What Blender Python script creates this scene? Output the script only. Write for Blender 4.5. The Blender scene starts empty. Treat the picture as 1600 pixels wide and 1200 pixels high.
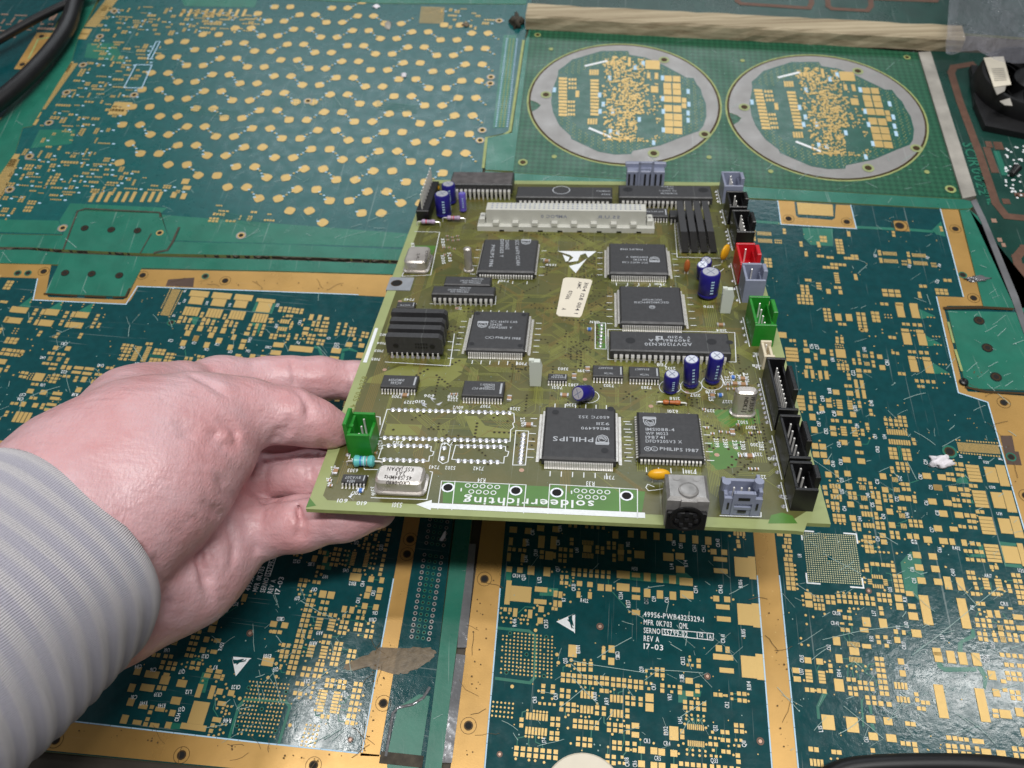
import bpy, math, random
import numpy as np
from mathutils import Vector, Matrix
random.seed(7)
SC = bpy.context.scene
COL = SC.collection
# ---------------------------------------------------------------- camera
FPX, PITCH, ROLL, YAW = 1280.0, math.radians(55.627), math.radians(-1.7236), math.radians(-6.789)
HC = 0.317
FW = Vector((0, math.cos(PITCH), -math.sin(PITCH)))
_r0 = Vector((1, 0, 0)); _u0 = _r0.cross(FW)
RT = math.cos(ROLL) * _r0 + math.sin(ROLL) * _u0
UP = -math.sin(ROLL) * _r0 + math.cos(ROLL) * _u0
CAM = Vector((0, 0, HC))
cd = bpy.data.cameras.new('camera'); co = bpy.data.objects.new('camera', cd); COL.objects.link(co)
m = Matrix((RT, UP, -FW)).transposed().to_4x4(); m.translation = CAM; co.matrix_world = m
cd.sensor_width = 36; cd.lens = FPX / 1600 * 36; cd.clip_start = 0.01; cd.clip_end = 50
cd.dof.use_dof = True; cd.dof.focus_distance = 0.285; cd.dof.aperture_fstop = 20
SC.camera = co
# ---------------------------------------------------------------- world, lamps, exposure
wd = bpy.data.worlds.new('World'); SC.world = wd; wd.use_nodes = True
wd.node_tree.nodes['Background'].inputs[0].default_value = (0.93, 0.95, 1.0, 1)
wd.node_tree.nodes['Background'].inputs[1].default_value = 0.12
def lamp(name, loc, aim, sx, sy, watts, colr=(1, .985, .96), rz=None):
    l = bpy.data.lights.new(name, 'AREA'); l.shape = 'RECTANGLE'; l.size = sx; l.size_y = sy; l.energy = watts; l.color = colr
    o = bpy.data.objects.new(name, l); COL.objects.link(o)
    d = (Vector(aim) - Vector(loc)).normalized(); x = Vector((1, 0, 0)); x = (x - d * x.dot(d)).normalized(); y = (-d).cross(x)
    mm = Matrix((x, y, -d)).transposed().to_4x4(); mm.translation = loc; o.matrix_world = mm
    return o
lamp('ceiling_tube', (0.10, -0.14, 1.75), (0.05, .2, 0), 1.0, 0.10, 26)
lamp('ceiling_tube', (-0.55, 0.42, 1.75), (-.05, .1, 0), 0.32, 0.06, 4.4)
lamp('ceiling_tube', (1.16, 0.48, 1.75), (.2, .1, 0), 0.48, 0.08, 4.6)
lamp('rear_sheen_light', (0.1, 2.8, 1.9), (0, .35, 0), 2.6, 0.6, 22, (.90, .95, 1))  # added light, no known fixture: cool hazy sheen on far boards and chip tops
vs = SC.view_settings; vs.view_transform = 'Standard'; vs.look = 'None'; vs.exposure = 0; vs.gamma = 1
SC.render.engine = 'CYCLES'
try:
    SC.cycles.use_denoising = True; SC.cycles.max_bounces = 6; SC.cycles.caustics_reflective = False; SC.cycles.caustics_refractive = False
    SC.cycles.sample_clamp_indirect = 3
except Exception: pass
# ---------------------------------------------------------------- survey: photo point -> point on a real plane
def ray(px, py): return (RT * (px - 800) - UP * (py - 600) + FW * FPX) / FPX
def T(px, py, z=0.0):
    d = ray(px, py); return CAM + d * ((z - HC) / d.z)
TU = Vector((math.cos(YAW), math.sin(YAW), 0)); TV = Vector((math.sin(YAW), -math.cos(YAW), 0))   # table axes: right, toward the viewer
# held board frame (metres)
BW, BD = 0.170, 0.2454
X_ = Vector((0.9943, -0.0996, 0.0390)).normalized()
Y_ = Vector((0.1065, 0.9555, -0.2752)); Y_ = (Y_ - X_ * Y_.dot(X_)).normalized(); N_ = X_.cross(Y_)
O_ = Vector((-0.0697, 0.1211, 0.0812 - 0.328 + HC))
def Bd(px, py, h=0.0):
    d = ray(px, py); o = O_ + N_ * h; t = (o - CAM).dot(N_) / d.dot(N_); q = CAM + d * t - o
    return Vector((q.dot(X_), q.dot(Y_), h))
MB_ = Matrix((X_, Y_, N_)).transposed().to_4x4(); MB_.translation = O_
# ---------------------------------------------------------------- materials
def lin(c): return tuple(((v / 255) / 12.92 if v <= 10 else ((v / 255 + .055) / 1.055) ** 2.4) for v in c)
MATS = {}
def mat(name, rgb, rough=.5, metal=0., var=.0, vscale=300., bump=0., bscale=900., rvar=0., coat=0., rgb2=None, det=4., spec=.5, sss=0., scr=0., alpha=1., trans=0.):
    if name in MATS: return MATS[name]
    mt = bpy.data.materials.new(name); mt.use_nodes = True; nt = mt.node_tree; n = nt.nodes; L = nt.links; b = n['Principled BSDF']
    c = lin(rgb); b.inputs['Base Color'].default_value = (*c, 1); b.inputs['Roughness'].default_value = rough; b.inputs['Metallic'].default_value = metal
    b.inputs['Specular IOR Level'].default_value = spec; b.inputs['Coat Weight'].default_value = coat; b.inputs['Coat Roughness'].default_value = .12
    if sss: b.inputs['Subsurface Weight'].default_value = sss; b.inputs['Subsurface Radius'].default_value = (.004, .0016, .001); b.inputs['Subsurface Scale'].default_value = 1.0
    b.inputs['Alpha'].default_value = alpha; b.inputs['Transmission Weight'].default_value = trans
    tc = n.new('ShaderNodeTexCoord'); co_ = tc.outputs['Object']
    def noise(sc, d=det, r=.55):
        t = n.new('ShaderNodeTexNoise'); t.inputs['Scale'].default_value = sc; t.inputs['Detail'].default_value = d; t.inputs['Roughness'].default_value = r; L.new(co_, t.inputs['Vector']); return t
    colout = None
    if var or rgb2:
        t = noise(vscale); rp = n.new('ShaderNodeValToRGB'); L.new(t.outputs['Fac'], rp.inputs['Fac'])
        rp.color_ramp.elements[0].position = .33; rp.color_ramp.elements[1].position = .67
        c2 = lin(rgb2) if rgb2 else tuple(min(1, v * (1 + var)) for v in c); c1 = c if rgb2 else tuple(v * (1 - var) for v in c)
        rp.color_ramp.elements[0].color = (*c1, 1); rp.color_ramp.elements[1].color = (*c2, 1); colout = rp.outputs['Color']
    hsum = None
    if scr:
        prev = None
        for k, (ang, sx, sy) in enumerate(((.5, 900, 14), (-.9, 1200, 20), (1.9, 700, 11), (.1, 1500, 30))):
            mp = n.new('ShaderNodeMapping'); mp.inputs['Rotation'].default_value = (0, 0, ang); mp.inputs['Scale'].default_value = (sx, sy, 1); mp.inputs['Location'].default_value = (k * 3.3, k * 1.7, 0)
            L.new(co_, mp.inputs['Vector']); t = n.new('ShaderNodeTexNoise'); t.inputs['Scale'].default_value = 1; t.inputs['Detail'].default_value = 1.5; L.new(mp.outputs[0], t.inputs['Vector'])
            r_ = n.new('ShaderNodeMapRange'); r_.inputs[1].default_value = .71; r_.inputs[2].default_value = .78; L.new(t.outputs['Fac'], r_.inputs[0])
            if prev is None: prev = r_.outputs[0]
            else:
                mx = n.new('ShaderNodeMath'); mx.operation = 'MAXIMUM'; L.new(prev, mx.inputs[0]); L.new(r_.outputs[0], mx.inputs[1]); prev = mx.outputs[0]
        mu = n.new('ShaderNodeMath'); mu.operation = 'MULTIPLY'; mu.inputs[1].default_value = scr; L.new(prev, mu.inputs[0])
        mx = n.new('ShaderNodeMix'); mx.data_type = 'RGBA'; L.new(mu.outputs[0], mx.inputs[0])
        if colout: L.new(colout, mx.inputs[6])
        else: mx.inputs[6].default_value = (*c, 1)
        mx.inputs[7].default_value = (.55, .6, .58, 1); colout = mx.outputs[2]
    if colout: L.new(colout, b.inputs['Base Color'])
    if rvar:
        t = noise(vscale * .6, 5); r_ = n.new('ShaderNodeMapRange'); r_.inputs[1].default_value = .3; r_.inputs[2].default_value = .7; r_.inputs[3].default_value = max(.03, rough - rvar); r_.inputs[4].default_value = rough + rvar
        L.new(t.outputs['Fac'], r_.inputs[0]); L.new(r_.outputs[0], b.inputs['Roughness'])
    if bump:
        t = noise(bscale, 3); bp = n.new('ShaderNodeBump'); bp.inputs['Strength'].default_value = 1; bp.inputs['Distance'].default_value = bump; L.new(t.outputs['Fac'], bp.inputs['Height']); L.new(bp.outputs['Normal'], b.inputs['Normal'])
    MATS[name] = mt; return mt
M = dict(
 mask=mat('teal_solder_mask', (15, 66, 70), .17, 0, .12, 240, .00006, 420, .05, scr=.22),
 mask2=mat('teal_solder_mask_far', (18, 84, 84), .3, 0, .10, 240, .00003, 420, .06, scr=.15),
 green=mat('green_solder_mask', (38, 108, 90), .3, 0, .10, 90, .00003, 500, .1, scr=.3),
 fr4=mat('bare_laminate_edge', (150, 160, 100), .5, 0, .15, 200),
 gold=mat('gold_plating', (204, 172, 108), .36, .36, .07, 900, .000012, 2500, .08, det=6),
 goldb=mat('gold_border_plating', (190, 150, 86), .34, .38, .10, 45, .000012, 1800, .12, det=7, scr=.05),
 tin=mat('tinned_ring', (152, 150, 148), .42, .3, .06, 120, .00001, 1500, .1, scr=.2),
 silk=mat('white_silkscreen', (226, 230, 232), .6, 0, .05, 900),
 silkb=mat('bluish_silkscreen', (178, 210, 232), .6),
 ring=mat('hole_wall', (70, 52, 26), .5, .5), dark=mat('hole_dark', (12, 11, 9), .8),
 brown=mat('brown_patch', (78, 60, 50), .55, 0, .1, 100), copper=mat('bare_copper', (104, 76, 62), .5, .25, .15, 200),
 glue=mat('dried_glue', (118, 104, 84), .5, 0, .25, 420, .0002, 900, .1, det=6, alpha=.8), film=mat('clear_film', (124, 125, 128), .16, .3, .25, 50, .0006, 130, .1),
 grime=mat('joint_grime', (64, 58, 48), .8, 0, .4, 260, .0004, 400), wood=mat('wooden_batten', (176, 160, 128), .7, 0, .22, 60, .0003, 500, det=8),
 tabletop=mat('tabletop_board', (70, 64, 56), .8, 0, .3, 40), white=mat('white_strip_paint', (154, 150, 142), .6, 0, .25, 60, .0002, 300, det=8),
 olive=mat('olive_solder_mask', (98, 93, 48), .32, 0, 0, 38, .00003, 900, .1, rgb2=(74, 80, 38), scr=.16),
 olived=mat('olive_green_area', (74, 118, 44), .34, 0, .1, 80), oedge=mat('olive_laminate_margin', (150, 160, 108), .42, 0, .08, 60),
 trace=mat('olive_trace', (122, 124, 60), .35), traceb=mat('brown_trace', (116, 100, 50), .35),
 black=mat('black_moulded_plastic', (56, 56, 58), .48, 0, .12, 700, .00003, 4000, .06, scr=.1), blackd=mat('black_connector_plastic', (17, 17, 19), .38, 0, .2, 500, .00002, 3000),
 chipmark=mat('chip_marking', (172, 176, 182), .6), chipdim=mat('chip_dimple', (26, 26, 29), .45),
 pin=mat('tinned_pin', (226, 224, 220), .32, .35, .1, 800), can=mat('nickel_can', (196, 190, 184), .30, .6, .06, 200, .00001, 900, .08),
 canmark=mat('can_marking', (60, 54, 50), .6), capblue=mat('blue_sleeve', (34, 30, 120), .28, 0, .08, 300), capviolet=mat('violet_sleeve', (104, 92, 190), .35),
 captop=mat('aluminium_top', (206, 208, 216), .36, .6), greyp=mat('grey_connector_plastic', (134, 140, 162), .45, 0, .06, 300), din=mat('pale_grey_connector_plastic', (196, 196, 188), .5, 0, .05, 200),
 redp=mat('red_connector_plastic', (196, 22, 36), .4), greenp=mat('green_connector_plastic', (34, 132, 40), .4, 0, .1, 300), cream=mat('cream_connector_plastic', (216, 204, 178), .5),
 nylon=mat('white_nylon', (206, 212, 204), .4, sss=.0), yellow=mat('yellow_ceramic', (228, 168, 30), .35), orange=mat('brown_ceramic', (176, 98, 48), .4),
 tan=mat('tan_ceramic', (160, 124, 90), .5), bluec=mat('blue_chip', (60, 110, 190), .4), teal=mat('teal_resistor_body', (96, 186, 184), .35), lilac=mat('lilac_resistor_body', (170, 150, 178), .4),
 sticker=mat('cream_sticker', (222, 214, 196), .6, 0, .04, 100), ink=mat('sticker_ink', (60, 56, 60), .7), metalgrey=mat('grey_metal_shell', (150, 148, 146), .42, .45, .25, 220, .00004, 900, .1, det=6),
 tab=mat('zinc_tab', (158, 162, 168), .45, .5, .1, 200), via=mat('via_hole', (30, 26, 12), .6), viaring=mat('via_ring', (96, 92, 48), .4, .3), fid=mat('bare_fiducial', (186, 150, 130), .4, .5),
 solder=mat('solder_joint', (206, 206, 210), .3, .7, .1, 900),
 cable=mat('black_cable_jacket', (20, 20, 22), .42, 0, .2, 200), fan=mat('black_fan_plastic', (20, 20, 22), .5, 0, .2, 300), crumb=mat('white_foam_crumb', (232, 228, 234), .8, 0, .05, 400, .0004, 900),
 darkg=mat('dark_green_mask', (22, 62, 54), .3, 0, .2, 50, .00004, 300, .1, scr=.2), lettering=mat('mask_lettering', (40, 112, 90), .35),
)
def disc_panel_mat():
    mt = mat('dotted_green_mask', (26, 82, 58), .36, 0, .0, 60, .00003, 400, .1); nt = mt.node_tree; n = nt.nodes; L = nt.links; b = n['Principled BSDF']
    tc = n.new('ShaderNodeTexCoord'); mp = n.new('ShaderNodeMapping'); mp.inputs['Rotation'].default_value = (0, 0, math.radians(45)); mp.inputs['Scale'].default_value = (390, 390, 390); L.new(tc.outputs['Object'], mp.inputs['Vector'])
    ck = n.new('ShaderNodeTexChecker'); ck.inputs['Scale'].default_value = 1; ck.inputs[1].default_value = (*lin((34, 92, 66)), 1); ck.inputs[2].default_value = (*lin((20, 74, 52)), 1); L.new(mp.outputs[0], ck.inputs['Vector']); L.new(ck.outputs[0], b.inputs['Base Color']); return mt
M['dots'] = disc_panel_mat()
def wood_mat():
    mt = mat('wooden_batten', (176, 160, 128)); n = mt.node_tree.nodes; L = mt.node_tree.links; b = n['Principled BSDF']
    for nd in list(n):
        if nd.type in ('BUMP',): n.remove(nd)
    tc = n.new('ShaderNodeTexCoord'); mp = n.new('ShaderNodeMapping'); mp.inputs['Rotation'].default_value = (0, 0, -YAW); mp.inputs['Scale'].default_value = (5, 300, 300); L.new(tc.outputs['Object'], mp.inputs[0])
    t = n.new('ShaderNodeTexNoise'); t.inputs['Scale'].default_value = 1; t.inputs['Detail'].default_value = 7; t.inputs['Roughness'].default_value = .65; L.new(mp.outputs[0], t.inputs[0])
    r = n.new('ShaderNodeValToRGB'); L.new(t.outputs['Fac'], r.inputs[0]); e = r.color_ramp.elements; e[0].position = .30; e[1].position = .62; e[0].color = (*lin((122, 106, 80)), 1); e[1].color = (*lin((184, 170, 142)), 1); L.new(r.outputs[0], b.inputs['Base Color'])
    bp = n.new('ShaderNodeBump'); bp.inputs['Distance'].default_value = .0002; L.new(t.outputs['Fac'], bp.inputs['Height']); L.new(bp.outputs[0], b.inputs['Normal']); return mt
M['wood'] = wood_mat()
M['scuff'] = mat('pale_scuff', (150, 176, 170), .55); M['hasl'] = mat('pale_ball_land', (206, 202, 160), .35, .2); M['disc'] = mat('round_board_mask', (26, 84, 70), .3, 0, .1, 240, .00003, 420, .06); M['dust'] = mat('dusty_plastic', (84, 80, 80), .7, 0, .3, 220); M['dirt'] = mat('dark_speck', (92, 72, 42), .8)
# ---------------------------------------------------------------- mesh building
class MB:
    def __init__(s): s.v = []; s.f = []; s.mi = []; s.m = []; s.k = 0
    def jit(s): s.k = (s.k + 1) % 9; return s.k * .0000035
    def slot(s, m):
        m = M[m] if isinstance(m, str) else m
        if m not in s.m: s.m.append(m)
        return s.m.index(m)
    def add(s, vs, fs, m):
        k = len(s.v); i = s.slot(m); s.v += [tuple(v) for v in vs]; s.f += [tuple(k + a for a in f) for f in fs]; s.mi += [i] * len(fs)
    def prism(s, poly, z0, z1, m, bottom=False, side=None):
        n = len(poly); a = sum(poly[i][0] * poly[(i + 1) % n][1] - poly[(i + 1) % n][0] * poly[i][1] for i in range(n))
        if a < 0: poly = poly[::-1]
        vs = [(p[0], p[1], z1) for p in poly] + [(p[0], p[1], z0) for p in poly]
        s.add(vs, [tuple(range(n))], m); s.add(vs, [(i, n + i, n + (i + 1) % n, (i + 1) % n) for i in range(n)], side or m)
        if bottom: s.add(vs, [tuple(range(2 * n - 1, n - 1, -1))], side or m)
    def flat(s, poly, z, m):
        z += s.jit(); n = len(poly); a = sum(poly[i][0] * poly[(i + 1) % n][1] - poly[(i + 1) % n][0] * poly[i][1] for i in range(n))
        if a < 0: poly = poly[::-1]
        s.add([(p[0], p[1], z) for p in poly], [tuple(range(n))], m)
    def box(s, x0, y0, z0, x1, y1, z1, m, ch=0.):
        if x0 > x1: x0, x1 = x1, x0
        if y0 > y1: y0, y1 = y1, y0
        if not ch:
            s.add([(x0, y0, z0), (x1, y0, z0), (x1, y1, z0), (x0, y1, z0), (x0, y0, z1), (x1, y0, z1), (x1, y1, z1), (x0, y1, z1)], [(3, 2, 1, 0), (4, 5, 6, 7), (0, 1, 5, 4), (1, 2, 6, 5), (2, 3, 7, 6), (3, 0, 4, 7)], m); return
        c = ch; z = z1 - c
        o = [(x0, y0), (x1, y0), (x1, y1), (x0, y1)]; i_ = [(x0 + c, y0 + c), (x1 - c, y0 + c), (x1 - c, y1 - c), (x0 + c, y1 - c)]
        vs = [(*p, z0) for p in o] + [(*p, z) for p in o] + [(*p, z1) for p in i_]
        fs = [(3, 2, 1, 0), (8, 9, 10, 11)] + [(k, (k + 1) % 4, 4 + (k + 1) % 4, 4 + k) for k in range(4)] + [(4 + k, 4 + (k + 1) % 4, 8 + (k + 1) % 4, 8 + k) for k in range(4)]
        s.add(vs, fs, m)
    def cone(s, p0, p1, r0, r1, m, n=14, caps=True):
        p0, p1 = Vector(p0), Vector(p1); d = (p1 - p0).normalized(); a = d.orthogonal().normalized(); b = d.cross(a)
        vs = []
        for p, r in ((p0, r0), (p1, r1)): vs += [p + (a * math.cos(t) + b * math.sin(t)) * r for t in [2 * math.pi * i / n for i in range(n)]]
        fs = [(i, (i + 1) % n, n + (i + 1) % n, n + i) for i in range(n)]
        s.add(vs, fs, m)
        if caps: s.add(vs, [tuple(range(n - 1, -1, -1)), tuple(range(n, 2 * n))], m)
    def lathe(s, p0, d, prof, m, n=18):
        p0 = Vector(p0); d = Vector(d).normalized(); a = d.orthogonal().normalized(); b = d.cross(a); vs = []
        for (r, h) in prof: vs += [p0 + d * h + (a * math.cos(2 * math.pi * i / n) + b * math.sin(2 * math.pi * i / n)) * r for i in range(n)]
        fs = []
        for k in range(len(prof) - 1): fs += [(k * n + i, k * n + (i + 1) % n, (k + 1) * n + (i + 1) % n, (k + 1) * n + i) for i in range(n)]
        s.add(vs, fs + [tuple(range((len(prof) - 1) * n, len(prof) * n))], m)
    def disc(s, x, y, z, r, m, n=10, r2=0.):
        z += s.jit()
        o = [(x + r * math.cos(2 * math.pi * i / n), y + r * math.sin(2 * math.pi * i / n), z) for i in range(n)]
        if not r2: s.add(o, [tuple(range(n))], m)
        else:
            q = [(x + r2 * math.cos(2 * math.pi * i / n), y + r2 * math.sin(2 * math.pi * i / n), z) for i in range(n)]
            s.add(o + q, [(i, (i + 1) % n, n + (i + 1) % n, n + i) for i in range(n)], m)
    def line(s, pts, w, z, m):
        pts = [Vector((p[0], p[1])) for p in pts]
        for a, b in zip(pts, pts[1:]):
            d = b - a
            if d.length < 1e-7: continue
            d.normalize(); zz = z + s.jit(); q = Vector((-d.y, d.x)) * w / 2; a2, b2 = a - d * w * .35, b + d * w * .35
            s.add([(*(a2 + q), zz), (*(a2 - q), zz), (*(b2 - q), zz), (*(b2 + q), zz)], [(0, 1, 2, 3)], m)
    def tube(s, pts, r, m, n=8, caps=True):
        pts = [Vector(p) for p in pts]; vs = []; k = len(pts); up = Vector((.13, .21, 1)).normalized()
        for i, p in enumerate(pts):
            d = (pts[min(i + 1, k - 1)] - pts[max(i - 1, 0)]).normalized(); a = d.cross(up)
            if a.length < .05: a = d.orthogonal()
            a.normalize(); b = a.cross(d); rr = r[i] if isinstance(r, (list, tuple)) else r
            vs += [p + (a * math.cos(2 * math.pi * j / n) + b * math.sin(2 * math.pi * j / n)) * rr for j in range(n)]
        fs = [(i * n + (j + 1) % n, i * n + j, (i + 1) * n + j, (i + 1) * n + (j + 1) % n) for i in range(k - 1) for j in range(n)]
        s.add(vs, fs + ([tuple(range(n)), tuple(range(k * n - 1, (k - 1) * n - 1, -1))] if caps else []), m)
    def mesh(s, name):
        me = bpy.data.meshes.new(name); me.from_pydata(s.v, [], s.f)
        for q in s.m: me.materials.append(q)
        if len(s.m) > 1: me.polygons.foreach_set('material_index', s.mi)
        me.validate(); me.update(); return me
    def obj(s, name, parent=None, smooth=False, kind=None, label=None, loc=None):
        if not s.v: return None
        me = s.mesh(name)
        if smooth: me.polygons.foreach_set('use_smooth', [True] * len(me.polygons)); me.set_sharp_from_angle(angle=math.radians(38))
        o = bpy.data.objects.new(name, me); COL.objects.link(o)
        if parent: o.parent = parent
        if kind: o['kind'] = kind
        if label: o['label'] = label
        if loc is not None: o.location = loc
        return o
def thing(name, label, cat, mw=None, group=None):
    o = bpy.data.objects.new(name, None); COL.objects.link(o); o.empty_display_size = .01
    if mw is not None: o.matrix_world = mw
    o['label'] = label; o['category'] = cat
    if group: o['group'] = group
    return o
def tag(o, label, cat, group=None):
    o['label'] = label; o['category'] = cat
    if group: o['group'] = group
    return o
def inst(name, me, parent, loc, scale=(1, 1, 1), rz=0, label=None):
    o = bpy.data.objects.new(name, me); COL.objects.link(o); o.parent = parent; o.location = loc; o.scale = scale; o.rotation_euler = (0, 0, rz)
    if label: o['label'] = label
    return o
# glyphs of the built-in font
GL = {}
def glyph(ch):
    if ch in GL: return GL[ch]
    c = bpy.data.curves.new('glyph', 'FONT'); c.body = ch; c.resolution_u = 2; c.offset = .012
    o = bpy.data.objects.new('glyph', c); COL.objects.link(o); bpy.context.view_layer.update()
    me = o.evaluated_get(bpy.context.evaluated_depsgraph_get()).to_mesh()
    v = [(p.co.x, p.co.y) for p in me.vertices]; f = [tuple(p.vertices) for p in me.polygons]
    bpy.data.objects.remove(o); bpy.data.curves.remove(c)
    x0 = min([p[0] for p in v], default=0); x1 = max([p[0] for p in v], default=.3)
    GL[ch] = ([(a - x0, b) for a, b in v], f, x1 - x0); return GL[ch]
CAPH = None
def text(mb, s, p0, p1, hgt, z, m='silk', mono=False, bold=0):
    global CAPH
    if CAPH is None: CAPH = max(p[1] for p in glyph('H')[0])
    p0 = Vector((p0[0], p0[1])); p1 = Vector((p1[0], p1[1])); lay = []; x = 0.
    for ch in s:
        if ch == ' ': x += .36; continue
        v, f, w = glyph(ch)
        if mono: lay.append((v, f, x + (.5 - w) / 2)); x += .64
        else: lay.append((v, f, x)); x += w + .13
    tot = max(x - .13, .1); d = p1 - p0; sx = d.length / tot; sy = hgt / CAPH; d.normalize(); up = Vector((-d.y, d.x))
    for v, f, ox in lay:
        mb.add([(*(p0 + d * (a + ox) * sx + up * b * sy), z) for a, b in v], f, m)
# ---------------------------------------------------------------- table top and panel frames
def frame(px, py):
    mm = Matrix((TU, -TV, Vector((0, 0, 1)))).transposed().to_4x4(); mm.translation = T(px, py); return mm
class Fr:
    def __init__(s, mw): s.mw = mw; s.inv = mw.inverted()
    def __call__(s, px, py, z=0.):
        q = s.inv @ T(px, py, z); return (q.x, q.y)
    def poly(s, pts): return [s(*p) for p in pts]
    def size(s, px, py, w, h):
        o = Vector(s(px, py)); ax = Vector(s(px + 2, py)) - o; ay = Vector(s(px, py + 2)) - o
        J = np.array([[ax.x, ay.x], [ax.y, ay.y]]) / 2; I = np.linalg.inv(J); return w / abs(I[0, 0]), h / abs(I[1, 1])
ZG, ZB, ZP, ZS = .00006, .00013, .00020, .00026
b_ = MB(); g0 = T(760, 500)
b_.box(g0.x - 1.0, g0.y - .75, -.030, g0.x + 1.0, g0.y + .95, -.00164, 'tabletop')
tt = b_.obj('tabletop'); tt['kind'] = 'structure'
# ---- the two copies of the bordered dark teal board
R0 = frame(1200, 700); FR = Fr(R0)
_P = [((869.25, 971.5), (370.75, 1057)), ((898.5, 958.75), (365.75, 1026.75)), ((898.2, 990), (390.5, 1028.75)), ((1571, 727.5), (299.4, 453)), ((1559.4, 695.6), (269.4, 451)), ((894.75, 1017), (415.75, 1033.75))]
_a = np.array([complex(*T(*p[0])[:2]) for p in _P]); _b = np.array([complex(*T(*p[1])[:2]) for p in _P])
_s = np.linalg.lstsq(np.c_[_a, np.ones(len(_a))], _b, rcond=None)[0]
SIM = Matrix(((_s[0].real, -_s[0].imag, 0, _s[1].real), (_s[0].imag, _s[0].real, 0, _s[1].imag), (0, 0, abs(_s[0]), 0), (0, 0, 0, 1)))
FL = Fr(SIM @ R0)
PADS, DOTS, TRC, GRN, FID, TXT = [], [], [], [], [], []
def tile(ox, oy, sc, s):
    for e in s.replace('\n', ' ').split(';'):
        e = e.split()
        if not e: continue
        if e[0] == 't':
            x0, y0, x1, y1 = map(float, e[2:6]); h = float(e[6]) if len(e) > 6 else 42
            p0, p1 = (ox + x0 * sc, oy + y0 * sc), (ox + x1 * sc, oy + y1 * sc); TXT.append((e[1].replace('_', ' '), FR(*p0), FR(*p1), h * sc * .000245)); continue
        k = e[0] if e[0] in 'olpf' else ''
        v = [float(a) for a in (e[1:] if k else e)]
        if k == 'o':
            r = v[-1] if len(v) % 2 else 13; v = v[:len(v) - len(v) % 2]
            for i in range(0, len(v), 2):
                p = (ox + v[i] * sc, oy + v[i + 1] * sc); DOTS.append((*FR(*p), FR.size(*p, r * sc, 1)[0]))
        elif k == 'l': TRC.append([FR(ox + v[i] * sc, oy + v[i + 1] * sc) for i in range(0, len(v), 2)])
        elif k == 'p': GRN.append([FR(ox + v[i] * sc, oy + v[i + 1] * sc) for i in range(0, len(v), 2)])
        elif k == 'f': p = (ox + v[0] * sc, oy + v[1] * sc); FID.append((*FR(*p), FR.size(*p, v[2] * sc, 1)[0]))
        else:
            if len(v) == 2: v += [42, 42]
            p = (ox + v[0] * sc, oy + v[1] * sc); x, y = FR(*p)
            if len(v) == 4: w, h = FR.size(*p, v[2] * sc, v[3] * sc); PADS.append((x, y, w, h)); continue
            nx, ny, dx, dy, w, h = v[2:8]; dx, dy = FR.size(*p, dx * sc, dy * sc); w, h = FR.size(*p, w * sc, h * sc)
            for i in range(int(nx)):
                for j in range(int(ny)): PADS.append((x + i * dx, y - j * dy, w, h))
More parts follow.
